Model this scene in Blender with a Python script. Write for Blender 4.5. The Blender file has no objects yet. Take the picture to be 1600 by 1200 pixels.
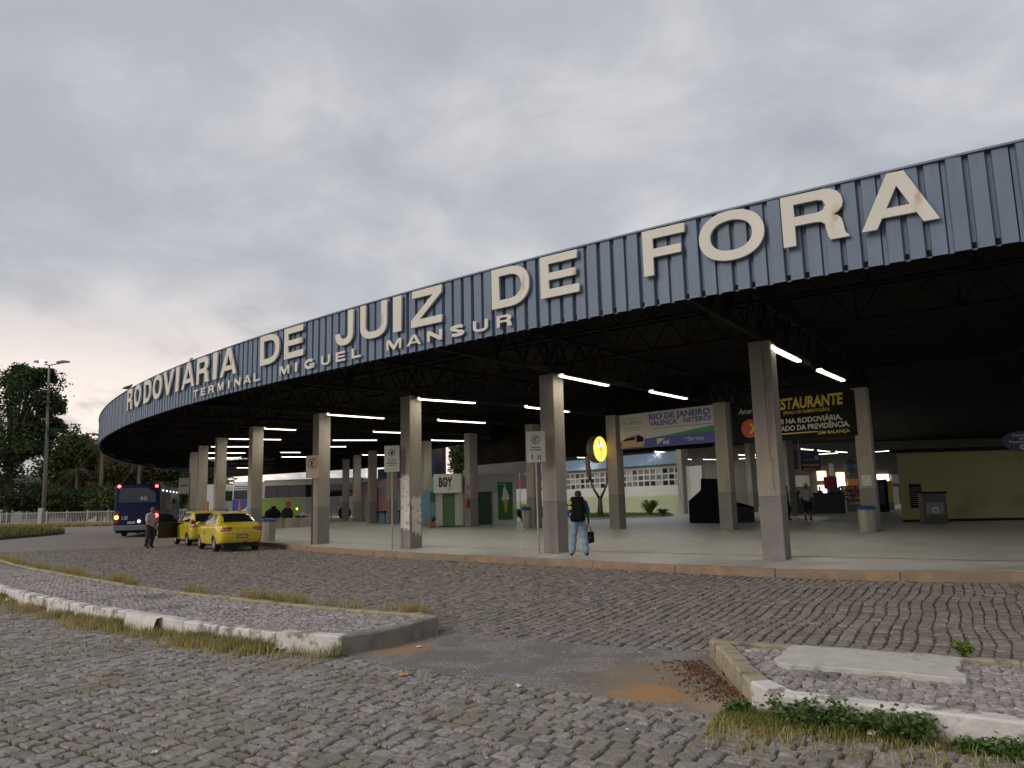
import bpy, bmesh, math, random
import numpy as np
from mathutils import Vector, Matrix

random.seed(7)
rng = np.random.default_rng(7)
scene = bpy.context.scene
COL = scene.collection

# ------------------------------------------------------------------ camera
CAM_H = 1.6
FPX = 1200.0                       # focal length in pixels of the 1600 px wide photograph
PITCH = math.atan(183 / 1200.0)
ROLL = math.radians(1.35)
fw = Vector((0, math.cos(PITCH), math.sin(PITCH)))
rt0 = Vector((1, 0, 0))
up0 = rt0.cross(fw)
rt = math.cos(ROLL) * rt0 - math.sin(ROLL) * up0
up = math.cos(ROLL) * up0 + math.sin(ROLL) * rt0
cam = bpy.data.cameras.new('camera')
cam.sensor_width = 36.0
cam.lens = 36.0 * FPX / 1600.0
cam.clip_start = 0.1
cam.clip_end = 3000.0
camo = bpy.data.objects.new('camera', cam)
COL.objects.link(camo)
M = Matrix.Identity(4)
for i in range(3):
    M[i][0] = rt[i]; M[i][1] = up[i]; M[i][2] = -fw[i]
M[2][3] = CAM_H
camo.matrix_world = M
scene.camera = camo

# ------------------------------------------------------------------ world
SUN_AZ = math.radians(-122.0)      # from +Y towards -X: the brightest part of the overcast lies behind the viewer
SUN_EL = math.radians(27.0)
world = bpy.data.worlds.new('World')
scene.world = world
world.use_nodes = True
wt = world.node_tree
wt.nodes.clear()


def wn(t, **kw):
    n = wt.nodes.new(t)
    for k, v in kw.items():
        setattr(n, k, v)
    return n


def wmath(op, a, b=None, clamp=False):
    n = wn('ShaderNodeMath', operation=op, use_clamp=clamp)
    for i, q in enumerate((a, b)):
        if q is None:
            continue
        if isinstance(q, (int, float)):
            n.inputs[i].default_value = q
        else:
            wt.links.new(q, n.inputs[i])
    return n.outputs[0]


def wmix(fac, a, b):
    n = wn('ShaderNodeMix', data_type='RGBA')
    for i, q in ((0, fac), (6, a), (7, b)):
        if isinstance(q, (int, float)):
            n.inputs[i].default_value = q
        elif isinstance(q, tuple):
            n.inputs[i].default_value = (*q, 1)
        else:
            wt.links.new(q, n.inputs[i])
    return n.outputs[2]


def wstep(v, lo, hi):
    n = wn('ShaderNodeMapRange', interpolation_type='SMOOTHSTEP')
    wt.links.new(v, n.inputs[0])
    n.inputs[1].default_value = lo
    n.inputs[2].default_value = hi
    return n.outputs[0]


def wnoise(vec, scale, detail, rough, dist=0.0, loc=(0, 0, 0), stretch=(1, 1, 1)):
    mp = wn('ShaderNodeMapping')
    mp.inputs['Location'].default_value = loc
    mp.inputs['Scale'].default_value = stretch
    wt.links.new(vec, mp.inputs[0])
    n = wn('ShaderNodeTexNoise')
    n.inputs['Scale'].default_value = scale
    n.inputs['Detail'].default_value = detail
    n.inputs['Roughness'].default_value = rough
    n.inputs['Distortion'].default_value = dist
    wt.links.new(mp.outputs[0], n.inputs['Vector'])
    return n.outputs[0]


tc = wn('ShaderNodeTexCoord')
sep = wn('ShaderNodeSeparateXYZ')
wt.links.new(tc.outputs['Generated'], sep.inputs[0])
zz = wmath('MAXIMUM', sep.outputs[2], 0.0)
den = wmath('ADD', zz, 0.30)
cmb = wn('ShaderNodeCombineXYZ')
wt.links.new(wmath('DIVIDE', sep.outputs[0], den), cmb.inputs[0])
wt.links.new(wmath('DIVIDE', sep.outputs[1], den), cmb.inputs[1])
P = cmb.outputs[0]
big = wnoise(P, 1.5, 7.0, 0.52, 0.3, (3.1, 1.9, 0), (1, 1, 1))
fine = wnoise(P, 3.6, 9.0, 0.58, 0.4, (8.3, 2.7, 0), (1, 1.0, 1))
band = wnoise(P, 0.33, 3.0, 0.5, 0.0, (1.7, 5.2, 0), (1, 1, 1))
dens = wmath('ADD', wmath('MULTIPLY', big, 0.55), wmath('MULTIPLY', fine, 0.45))
dark = wmath('MULTIPLY', wstep(dens, 0.48, 0.61), wmath('ADD', 0.35, wmath('MULTIPLY', wstep(band, 0.40, 0.58), 0.75)), True)
thin = wstep(dens, 0.52, 0.36)
hor = wstep(sep.outputs[2], 0.42, 0.0)            # 1 at the horizon
GLOW_AZ = math.radians(-50.0)                      # evening glow under the cloud edge on the left
sunv = (math.sin(GLOW_AZ), math.cos(GLOW_AZ))
az = wmath('ADD', wmath('MULTIPLY', sep.outputs[0], sunv[0]), wmath('MULTIPLY', sep.outputs[1], sunv[1]))
west = wstep(az, 0.42, 0.88)
base = wmix(wstep(band, 0.35, 0.65), (0.375, 0.385, 0.42), (0.43, 0.43, 0.455))
base = wmix(wmath('MULTIPLY', hor, 0.55), base, (0.52, 0.52, 0.545))
base = wmix(wmath('MULTIPLY', thin, 0.75), base, (0.57, 0.555, 0.56))
warm = wmath('MULTIPLY', wmath('MULTIPLY', wstep(sep.outputs[2], 0.30, 0.03), west), wmath('SUBTRACT', 1.0, wmath('MULTIPLY', dark, 0.8)))
base = wmix(wmath('MULTIPLY', warm, 1.0), base, (1.04, 0.86, 0.75))
base = wmix(wmath('MULTIPLY', dark, 0.78), base, (0.275, 0.292, 0.335))
sky = wn('ShaderNodeTexSky', sky_type='NISHITA')
sky.sun_disc = False
sky.sun_elevation = SUN_EL
sky.sun_rotation = SUN_AZ
sky.air_density = 1.5
sky.dust_density = 3.0
sc_ = wn('ShaderNodeVectorMath', operation='SCALE')
wt.links.new(base, sc_.inputs[0])
sc_.inputs['Scale'].default_value = 10.0
skymix = wmix(0.90, sky.outputs[0], sc_.outputs[0])   # nine tenths cloud, one tenth clear evening sky
bg = wn('ShaderNodeBackground')
bg.inputs['Strength'].default_value = 0.1
wt.links.new(skymix, bg.inputs['Color'])
wo = wn('ShaderNodeOutputWorld')
wt.links.new(bg.outputs[0], wo.inputs['Surface'])

sun = bpy.data.lights.new('sun', 'SUN')
sun.energy = 1.0
sun.angle = math.radians(30)
sun.color = (1.0, 0.92, 0.84)
suno = bpy.data.objects.new('sun', sun)
COL.objects.link(suno)
sd = Vector((math.sin(SUN_AZ) * math.cos(SUN_EL), math.cos(SUN_AZ) * math.cos(SUN_EL), math.sin(SUN_EL)))
suno.rotation_euler = (-sd).to_track_quat('-Z', 'Y').to_euler()
suno.location = (-40, 40, 40)

scene.view_settings.view_transform = 'Standard'
scene.view_settings.look = 'None'
scene.view_settings.exposure = 0.4
scene.view_settings.gamma = 1.0
scene.view_settings.use_curve_mapping = False
scene.render.engine = 'CYCLES'
scene.cycles.use_denoising = True
scene.cycles.max_bounces = 6
scene.cycles.sample_clamp_direct = 3.0      # keeps the edges of the lit tubes smooth

# ------------------------------------------------------------------ pixel and arc geometry
CAMP = Vector((0, 0, CAM_H))


def ray(px, py):
    return fw * FPX + rt * (px - 800) - up * (py - 600)


def U(px, py, z=0.0):
    """point where the pixel's ray meets the height z"""
    d = ray(px, py)
    return CAMP + d * ((z - CAM_H) / d.z)


def UY(px, py, y):
    d = ray(px, py)
    return CAMP + d * (y / d.y)


CX, CY, R0 = 47.33, 79.54, 79.34   # the terminal is built on a circle


def RR(th):
    t = (min(max(th, -176), -112) + 130) / 30
    return R0 + ((1.311 * t + 2.19) * t + 0.433) * t - 0.177


def pol(p):
    return math.degrees(math.atan2(p[1] - CY, p[0] - CX)), math.hypot(p[0] - CX, p[1] - CY) - R0


def A(th, off, z=0.0):
    """point on the arc: angle in degrees, metres outward of the roof edge"""
    r = RR(th) + off
    return Vector((CX + r * math.cos(math.radians(th)), CY + r * math.sin(math.radians(th)), z))


def zf(x, y):
    """height of the terminal floor: it rises gently away from the kerb"""
    s = -pol((x, y))[1] - 5.2
    return 0.15 + 0.018 * min(max(s, 0), 12) + 0.004 * min(max(y - 40, 0), 40)


def UF(px, py):
    z = 0.3
    for _ in range(6):
        p = U(px, py, z)
        z = zf(p.x, p.y)
    p.z = z
    return p


# ------------------------------------------------------------------ materials
MATS = {}


def nm(name):
    m = bpy.data.materials.new(name)
    m.use_nodes = True
    nt = m.node_tree
    b = nt.nodes['Principled BSDF']
    return m, nt, b


def setc(b, c):
    b.inputs['Base Color'].default_value = (c[0], c[1], c[2], 1)


def pm(name, col, rough=0.6, var=0.18, scale=6.0, bump=0.0, metal=0.0, spec=0.5, stretch=(1, 1, 1), bscale=None, dirt=None, coat=0.0, isl=0.0, world=False):
    """plain procedural material: colour broken up by two noises, fine relief"""
    if name in MATS:
        return MATS[name]
    m, nt, b = nm(name)
    L = nt.links.new
    b.inputs['Roughness'].default_value = rough
    b.inputs['Metallic'].default_value = metal
    b.inputs['Specular IOR Level'].default_value = spec
    b.inputs['Coat Weight'].default_value = coat
    t = nt.nodes.new('ShaderNodeTexCoord')
    mp = nt.nodes.new('ShaderNodeMapping')
    mp.inputs['Scale'].default_value = stretch
    if world:
        gw = nt.nodes.new('ShaderNodeNewGeometry'); L(gw.outputs['Position'], mp.inputs[0])
    else:
        L(t.outputs['Object'], mp.inputs[0])
    n = nt.nodes.new('ShaderNodeTexNoise')
    n.inputs['Scale'].default_value = scale
    n.inputs['Detail'].default_value = 6
    n.inputs['Roughness'].default_value = 0.6
    L(mp.outputs[0], n.inputs['Vector'])
    mr = nt.nodes.new('ShaderNodeMapRange')
    mr.inputs[1].default_value = 0.3
    mr.inputs[2].default_value = 0.7
    mr.inputs[3].default_value = 1 - var
    mr.inputs[4].default_value = 1 + var
    L(n.outputs[0], mr.inputs[0])
    val = mr.outputs[0]
    if isl:
        g = nt.nodes.new('ShaderNodeNewGeometry')
        oi = nt.nodes.new('ShaderNodeObjectInfo')
        ad = nt.nodes.new('ShaderNodeMath'); ad.operation = 'ADD'
        L(g.outputs['Random Per Island'], ad.inputs[0]); L(oi.outputs['Random'], ad.inputs[1])
        fr = nt.nodes.new('ShaderNodeMath'); fr.operation = 'FRACT'
        L(ad.outputs[0], fr.inputs[0])
        m2 = nt.nodes.new('ShaderNodeMapRange')
        m2.inputs[3].default_value = 1 - isl
        m2.inputs[4].default_value = 1 + isl
        L(fr.outputs[0], m2.inputs[0])
        mu = nt.nodes.new('ShaderNodeMath'); mu.operation = 'MULTIPLY'
        L(val, mu.inputs[0]); L(m2.outputs[0], mu.inputs[1])
        val = mu.outputs[0]
    vs = nt.nodes.new('ShaderNodeVectorMath'); vs.operation = 'SCALE'
    vs.inputs[0].default_value = col
    L(val, vs.inputs['Scale'])
    out = vs.outputs[0]
    if dirt:
        n2 = nt.nodes.new('ShaderNodeTexNoise')
        n2.inputs['Scale'].default_value = dirt[1]
        n2.inputs['Detail'].default_value = 8
        n2.inputs['Roughness'].default_value = 0.65
        L(mp.outputs[0], n2.inputs['Vector'])
        r2 = nt.nodes.new('ShaderNodeMapRange'); r2.interpolation_type = 'SMOOTHSTEP'
        r2.inputs[1].default_value = dirt[2]
        r2.inputs[2].default_value = dirt[3]
        L(n2.outputs[0], r2.inputs[0])
        mx = nt.nodes.new('ShaderNodeMix'); mx.data_type = 'RGBA'
        L(r2.outputs[0], mx.inputs[0])
        L(out, mx.inputs[6])
        mx.inputs[7].default_value = (*dirt[0], 1)
        out = mx.outputs[2]
    L(out, b.inputs['Base Color'])
    if bump:
        n3 = nt.nodes.new('ShaderNodeTexNoise')
        n3.inputs['Scale'].default_value = bscale or scale * 6
        n3.inputs['Detail'].default_value = 8
        L(mp.outputs[0], n3.inputs['Vector'])
        bp = nt.nodes.new('ShaderNodeBump')
        bp.inputs['Strength'].default_value = bump
        bp.inputs['Distance'].default_value = 0.02
        L(n3.outputs[0], bp.inputs['Height'])
        L(bp.outputs[0], b.inputs['Normal'])
    MATS[name] = m
    return m


def em(name, col, strength, base=(0.8, 0.8, 0.8)):
    if name in MATS:
        return MATS[name]
    m, nt, b = nm(name)
    setc(b, base)
    b.inputs['Emission Color'].default_value = (*col, 1)
    b.inputs['Emission Strength'].default_value = strength
    MATS[name] = m
    return m


def glass(name, col=(0.02, 0.025, 0.03), rough=0.06):
    if name in MATS:
        return MATS[name]
    m, nt, b = nm(name)
    setc(b, col)
    b.inputs['Roughness'].default_value = rough
    b.inputs['Specular IOR Level'].default_value = 0.6
    MATS[name] = m
    return m


def leafmat(name, c1, c2, rough=0.55, trans=0.25):
    if name in MATS:
        return MATS[name]
    m, nt, b = nm(name)
    L = nt.links.new
    g = nt.nodes.new('ShaderNodeNewGeometry')
    mx = nt.nodes.new('ShaderNodeMix'); mx.data_type = 'RGBA'
    L(g.outputs['Random Per Island'], mx.inputs[0])
    mx.inputs[6].default_value = (*c1, 1)
    mx.inputs[7].default_value = (*c2, 1)
    L(mx.outputs[2], b.inputs['Base Color'])
    b.inputs['Roughness'].default_value = rough
    b.inputs['Specular IOR Level'].default_value = 0.25
    tr = nt.nodes.new('ShaderNodeBsdfTranslucent')
    L(mx.outputs[2], tr.inputs[0])
    ms = nt.nodes.new('ShaderNodeMixShader')
    ms.inputs[0].default_value = trans
    L(b.outputs[0], ms.inputs[1]); L(tr.outputs[0], ms.inputs[2])
    L(ms.outputs[0], nt.nodes['Material Output'].inputs['Surface'])
    MATS[name] = m
    return m


# ------------------------------------------------------------------ building helpers
def tag(o, label=None, cat=None, group=None, kind=None):
    if label: o['label'] = label
    if cat: o['category'] = cat
    if group: o['group'] = group
    if kind: o['kind'] = kind
    return o


def thing(name, label, cat, loc=(0, 0, 0), rz=0.0, group=None):
    o = bpy.data.objects.new(name, None)
    o.empty_display_size = 0.2
    COL.objects.link(o)
    o.location = loc
    o.rotation_euler = (0, 0, rz)
    return tag(o, label, cat, group)


def link(name, me, parent=None, loc=None, rz=None):
    o = bpy.data.objects.new(name, me)
    COL.objects.link(o)
    if parent: o.parent = parent
    if loc is not None: o.location = loc
    if rz is not None: o.rotation_euler = (0, 0, rz)
    return o


class MB:
    def __init__(s):
        s.v = []; s.f = []; s.mi = []; s.cur = 0

    def mat(s, i):
        s.cur = i
        return s

    def add(s, vs, fs):
        b = len(s.v)
        s.v += [tuple(p) for p in vs]
        for q in fs:
            s.f.append(tuple(b + i for i in q)); s.mi.append(s.cur)
        return s

    def box(s, x0, x1, y0, y1, z0, z1):
        return s.add([(x0, y0, z0), (x1, y0, z0), (x1, y1, z0), (x0, y1, z0), (x0, y0, z1), (x1, y0, z1), (x1, y1, z1), (x0, y1, z1)],
                     [(3, 2, 1, 0), (4, 5, 6, 7), (0, 1, 5, 4), (1, 2, 6, 5), (2, 3, 7, 6), (3, 0, 4, 7)])

    def quad(s, a, b, c, d):
        return s.add([a, b, c, d], [(0, 1, 2, 3)])

    def beam(s, p0, p1, w, h):
        """rectangular bar from p0 to p1"""
        p0 = Vector(p0); p1 = Vector(p1)
        d = (p1 - p0).normalized()
        side = d.cross(Vector((0, 0, 1)))
        side = side.normalized() if side.length > 1e-4 else Vector((1, 0, 0))
        u = side.cross(d).normalized()
        vs = []
        for p in (p0, p1):
            for a, b in ((-1, -1), (1, -1), (1, 1), (-1, 1)):
                vs.append(p + side * a * w / 2 + u * b * h / 2)
        return s.add(vs, [(0, 1, 2, 3), (7, 6, 5, 4), (1, 0, 4, 5), (2, 1, 5, 6), (3, 2, 6, 7), (0, 3, 7, 4)])

    def tube(s, pts, rad, n=8, cap=True):
        pts = [Vector(p) for p in pts]
        if isinstance(rad, (int, float)): rad = [rad] * len(pts)
        b = len(s.v); rings = []
        prev = None
        for i, p in enumerate(pts):
            d = (pts[min(i + 1, len(pts) - 1)] - pts[max(i - 1, 0)]).normalized()
            if prev is None:
                ref = Vector((0, 0, 1)) if abs(d.z) < 0.9 else Vector((1, 0, 0))
                a = d.cross(ref).normalized()
            else:
                a = (prev - d * prev.dot(d)).normalized()
            prev = a
            c = d.cross(a)
            s.v += [tuple(p + (a * math.cos(t) + c * math.sin(t)) * rad[i]) for t in [2 * math.pi * k / n for k in range(n)]]
        for i in range(len(pts) - 1):
            for k in range(n):
                s.f.append((b + i * n + k, b + i * n + (k + 1) % n, b + (i + 1) * n + (k + 1) % n, b + (i + 1) * n + k)); s.mi.append(s.cur)
        if cap:
            s.f.append(tuple(b + k for k in range(n))[::-1]); s.mi.append(s.cur)
            e = b + (len(pts) - 1) * n
            s.f.append(tuple(e + k for k in range(n))); s.mi.append(s.cur)
        return s

    def lathe(s, prof, n=16, axis='z', c=(0, 0, 0)):
        b = len(s.v)
        for r, h in prof:
            for k in range(n):
                t = 2 * math.pi * k / n
                if axis == 'z': p = (c[0] + r * math.cos(t), c[1] + r * math.sin(t), c[2] + h)
                elif axis == 'y': p = (c[0] + r * math.cos(t), c[1] + h, c[2] + r * math.sin(t))
                else: p = (c[0] + h, c[1] + r * math.cos(t), c[2] + r * math.sin(t))
                s.v.append(p)
        for i in range(len(prof) - 1):
            for k in range(n):
                s.f.append((b + i * n + k, b + i * n + (k + 1) % n, b + (i + 1) * n + (k + 1) % n, b + (i + 1) * n + k)); s.mi.append(s.cur)
        return s

    def disc(s, c, r, n=24, axis='y', ry=None):
        ry = ry or r
        vs = []
        for k in range(n):
            t = 2 * math.pi * k / n
            if axis == 'y': vs.append((c[0] + r * math.cos(t), c[1], c[2] + ry * math.sin(t)))
            elif axis == 'x': vs.append((c[0], c[1] + r * math.cos(t), c[2] + ry * math.sin(t)))
            else: vs.append((c[0] + r * math.cos(t), c[1] + ry * math.sin(t), c[2]))
        return s.add(vs, [tuple(range(n))])

    def prism(s, poly, y0, y1):
        """polygon in x,z pushed from y0 to y1"""
        n = len(poly)
        vs = [(x, y0, z) for x, z in poly] + [(x, y1, z) for x, z in poly]
        fs = [tuple(range(n)), tuple(range(2 * n - 1, n - 1, -1))] + [(i, i + n, (i + 1) % n + n, (i + 1) % n) for i in range(n)]
        return s.add(vs, fs)

    def slab(s, poly, z0, z1):
        n = len(poly)
        vs = [(p[0], p[1], z0) for p in poly] + [(p[0], p[1], z1) for p in poly]
        fs = [tuple(range(n - 1, -1, -1)), tuple(range(n, 2 * n))] + [(i, (i + 1) % n, (i + 1) % n + n, i + n) for i in range(n)]
        return s.add(vs, fs)

    def mesh(s, name, mats, smooth=False, bevel=0.0, seg=2, fixn=True):
        me = bpy.data.meshes.new(name)
        me.from_pydata(s.v, [], s.f)
        for m in (mats if isinstance(mats, (list, tuple)) else [mats]):
            me.materials.append(m)
        me.polygons.foreach_set('material_index', s.mi)
        if bevel or fixn:
            bm = bmesh.new(); bm.from_mesh(me)
            if bevel:
                bmesh.ops.remove_doubles(bm, verts=bm.verts, dist=1e-5)
            bmesh.ops.recalc_face_normals(bm, faces=bm.faces)
            if bevel:
                ed = [e for e in bm.edges if len(e.link_faces) == 2 and e.calc_face_angle(0) > 0.6]
                bmesh.ops.bevel(bm, geom=ed, offset=bevel, segments=seg, profile=0.6, affect='EDGES', clamp_overlap=True)
            bm.to_mesh(me); bm.free()
        if smooth:
            me.polygons.foreach_set('use_smooth', [True] * len(me.polygons))
            if smooth == 'auto':
                try: me.set_sharp_from_angle(angle=math.radians(40))
                except Exception: pass
        me.update()
        return me

    def build(s, name, mats, parent=None, loc=None, rz=None, **kw):
        return link(name, s.mesh(name, mats, **kw), parent, loc, rz)


def np_mesh(name, V, F, mats, mi=None, smooth=False):
    """V (n,3), F (m,k) arrays of equal-sized polygons"""
    me = bpy.data.meshes.new(name)
    V = np.asarray(V, np.float32); F = np.asarray(F, np.int32)
    k = F.shape[1]
    me.vertices.add(len(V)); me.vertices.foreach_set('co', V.ravel())
    me.loops.add(F.size); me.loops.foreach_set('vertex_index', F.ravel())
    me.polygons.add(len(F))
    me.polygons.foreach_set('loop_start', np.arange(0, F.size, k, dtype=np.int32))
    for m in (mats if isinstance(mats, (list, tuple)) else [mats]):
        me.materials.append(m)
    if mi is not None: me.polygons.foreach_set('material_index', np.asarray(mi, np.int32))
    me.polygons.foreach_set('use_smooth', np.full(len(F), bool(smooth)))
    me.update(calc_edges=True)
    return me


def text_mesh(body, size, mat, bold=0.0, extrude=0.004, align='LEFT', shear=0.0, sx=1.0):
    cu = bpy.data.curves.new('writing', 'FONT')
    cu.body = body
    cu.size = size
    cu.offset = bold * size
    cu.extrude = extrude
    cu.align_x = align
    cu.shear = shear
    cu.resolution_u = 3
    o = bpy.data.objects.new('writing', cu)
    COL.objects.link(o)
    dg = bpy.context.evaluated_depsgraph_get()
    me = bpy.data.meshes.new_from_object(o.evaluated_get(dg))
    bpy.data.objects.remove(o)
    bpy.data.curves.remove(cu)
    # text lies in x,y: stand it up in x,z facing -y
    n = len(me.vertices)
    c = np.empty(n * 3, np.float32); me.vertices.foreach_get('co', c); c = c.reshape(-1, 3)
    c = np.stack([c[:, 0] * sx, -c[:, 2], c[:, 1]], 1)
    me.vertices.foreach_set('co', c.ravel().astype(np.float32))
    me.materials.clear(); me.materials.append(mat)
    me.update()
    return me


def text(body, size, mat, parent, loc, name='lettering', rz=None, **kw):
    return link(name, text_mesh(body, size, mat, **kw), parent, loc, rz)


class Front:
    """a vertical front standing on two floor points, seen left to right; local x along it, y away from the viewer"""
    def __init__(s, a, b, z=None):
        s.a = Vector((a[0], a[1], a[2] if z is None else z)); d = Vector((b[0] - a[0], b[1] - a[1], 0))
        s.w = d.length; s.rz = math.atan2(d.y, d.x); s.d = d.normalized(); s.n = Vector((-s.d.y, s.d.x, 0))

    def px(s, px, py, off=0.0):
        """pixel -> local (x, z) on the plane y = off"""
        d = ray(px, py); o = s.a + s.n * off
        t = (o - CAMP).dot(s.n) / d.dot(s.n)
        q = CAMP + d * t - s.a
        return q.dot(s.d), q.z


def densify(pts, n=8, closed=False):
    """Catmull-Rom through 2D/3D points"""
    P_ = [np.array(p, float) for p in pts]; out = []
    m = len(P_)
    for i in range(m - 1):
        p0 = P_[max(i - 1, 0)]; p1 = P_[i]; p2 = P_[i + 1]; p3 = P_[min(i + 2, m - 1)]
        for k in range(n):
            t = k / n
            out.append(0.5 * ((2 * p1) + (-p0 + p2) * t + (2 * p0 - 5 * p1 + 4 * p2 - p3) * t * t + (-p0 + 3 * p1 - 3 * p2 + p3) * t ** 3))
    out.append(P_[-1])
    return out


def inpoly(x, y, poly):
    """vectorised point in polygon"""
    x = np.asarray(x); y = np.asarray(y); r = np.zeros(x.shape, bool)
    n = len(poly); j = n - 1
    for i in range(n):
        xi, yi = poly[i][0], poly[i][1]; xj, yj = poly[j][0], poly[j][1]
        c = ((yi > y) != (yj > y)) & (x < (xj - xi) * (y - yi) / (yj - yi + 1e-12) + xi)
        r ^= c; j = i
    return r
# ------------------------------------------------------------------ setting: ground, roads, islands, platform
m_earth = pm('earth', (0.10, 0.095, 0.055), 0.95, 0.3, 0.6, 0.3)
m_joint = pm('joint_dirt', (0.085, 0.072, 0.045), 0.95, 0.35, 3.0, 0.4, dirt=((0.11, 0.105, 0.038), 1.3, 0.45, 0.6))


def cobble_mat(name, col, moss, mossamt):
    m = pm(name, col, 0.78, 0.42, 24.0, 0.9, isl=0.24, world=True, bscale=55.0, dirt=(moss, 1.1, mossamt, mossamt + 0.2))
    return m


m_stone = cobble_mat('granite_cobble', (0.245, 0.222, 0.202), (0.20, 0.18, 0.13), 0.48)
m_stone2 = cobble_mat('granite_sett', (0.205, 0.180, 0.160), (0.19, 0.155, 0.105), 0.50)
m_mosaic = cobble_mat('mosaic_stone', (0.34, 0.305, 0.29), (0.13, 0.12, 0.11), 0.52)
m_fardirt = pm('far_cobbles', (0.205, 0.181, 0.162), 0.85, 0.28, 6.0, 1.0, bscale=9.0, dirt=((0.21, 0.185, 0.155), 0.35, 0.45, 0.65))
m_asphalt = None

g = MB(); g.box(-1500, 1500, -60, 2500, -0.5, -0.09)
tag(g.build('ground', m_earth), kind='structure')

FL = [(-60, 62), (-30, 36.5), (-16.3, 22.3), (-9.94, 15.25), (-7.76, 13.07), (-5.39, 11.06), (-3.51, 9.56), (-2.35, 8.88), (-1.92, 8.75),
      (-1.68, 8.39), (-1.07, 7.86), (0.21, 6.95), (1.25, 6.16), (1.80, 6.12), (2.61, 5.6), (3.2, 5.1), (8, 1.6), (20, -7)]


def sheet(name, poly, z, mat, thick=0.05):
    b = MB(); b.slab(poly, z - thick, z)
    bm = bmesh.new(); me = b.mesh(name, mat)
    bm.from_mesh(me); bmesh.ops.triangulate(bm, faces=bm.faces); bm.to_mesh(me); bm.free()
    return link(name, me)


road = tag(sheet('near_road', FL + [(20, -12), (-60, -12)], -0.02, m_joint), kind='structure')
lane = tag(sheet('lane', FL[::-1] + [(-70, 70), (-70, 84.2), (0, 84.2), (30, 40), (30, -7)], -0.02, m_joint), kind='structure')
far = tag(sheet('far_lane', [(-20, 32.0), (2, 32.0), (12, 34), (12, 84.0), (-69, 84.0), (-69, 69), (-28, 36)], -0.012, m_fardirt, 0.01), kind='structure')

# -- kerb line of the platform, metres outward of the roof edge
KO = [(-190, -4.72), (-139.3, -4.72), (-138.5, -4.43), (-135.4, -4.1), (-131.9, -3.77), (-128.8, -3.58), (-125.8, -3.1), (-123.5, -2.68), (-121.8, -2.75), (-120.3, -3.1), (-105, -3.3)]


def ko(th):
    return float(np.interp(th, [k[0] for k in KO], [k[1] for k in KO])) + R0 - RR(th)


m_floor, nt, b_ = nm('polished_floor')
Lk = nt.links.new
t_ = nt.nodes.new('ShaderNodeTexCoord')
br = nt.nodes.new('ShaderNodeTexBrick')
br.offset = 0.0
br.inputs['Scale'].default_value = 1.0
br.inputs['Brick Width'].default_value = 1.0
br.inputs['Row Height'].default_value = 1.0
br.inputs['Mortar Size'].default_value = 0.012
br.inputs['Color1'].default_value = (0.43, 0.432, 0.40, 1)
br.inputs['Color2'].default_value = (0.47, 0.468, 0.43, 1)
br.inputs['Mortar'].default_value = (0.31, 0.31, 0.285, 1)
mp_ = nt.nodes.new('ShaderNodeMapping'); mp_.inputs['Rotation'].default_value = (0, 0, math.radians(-38))
Lk(t_.outputs['Object'], mp_.inputs[0]); Lk(mp_.outputs[0], br.inputs['Vector'])
n_ = nt.nodes.new('ShaderNodeTexNoise'); n_.inputs['Scale'].default_value = 0.8; n_.inputs['Detail'].default_value = 8; n_.inputs['Roughness'].default_value = 0.65
Lk(t_.outputs['Object'], n_.inputs['Vector'])
r_ = nt.nodes.new('ShaderNodeMapRange'); r_.inputs[1].default_value = 0.3; r_.inputs[2].default_value = 0.7; r_.inputs[3].default_value = 0.78; r_.inputs[4].default_value = 1.12
Lk(n_.outputs[0], r_.inputs[0])
vs_ = nt.nodes.new('ShaderNodeVectorMath'); vs_.operation = 'SCALE'
Lk(br.outputs[0], vs_.inputs[0]); Lk(r_.outputs[0], vs_.inputs['Scale']); Lk(vs_.outputs[0], b_.inputs['Base Color'])
r2_ = nt.nodes.new('ShaderNodeMapRange'); r2_.inputs[1].default_value = 0.3; r2_.inputs[2].default_value = 0.7; r2_.inputs[3].default_value = 0.30; r2_.inputs[4].default_value = 0.52
Lk(n_.outputs[0], r2_.inputs[0]); Lk(r2_.outputs[0], b_.inputs['Roughness'])

m_kerb_o = pm('ochre_kerb', (0.275, 0.19, 0.12), 0.85, 0.25, 3.0, 0.4, dirt=((0.21, 0.165, 0.13), 1.2, 0.46, 0.62))
m_kerb_g = pm('grey_kerb', (0.22, 0.205, 0.18), 0.85, 0.2, 3.0, 0.4)
m_kerb_w = pm('whitewashed_kerb', (0.60, 0.575, 0.54), 0.85, 0.14, 4.0, 0.5, world=True, dirt=((0.23, 0.205, 0.17), 3.4, 0.50, 0.60))
m_kerb_t = pm('tan_kerb', (0.31, 0.262, 0.175), 0.88, 0.22, 5.0, 0.5, dirt=((0.13, 0.115, 0.08), 4.0, 0.52, 0.66))
m_kerb_d = pm('dirty_kerb', (0.20, 0.18, 0.15), 0.88, 0.3, 4.0, 0.5, dirt=((0.42, 0.38, 0.33), 3.0, 0.55, 0.68))

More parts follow.
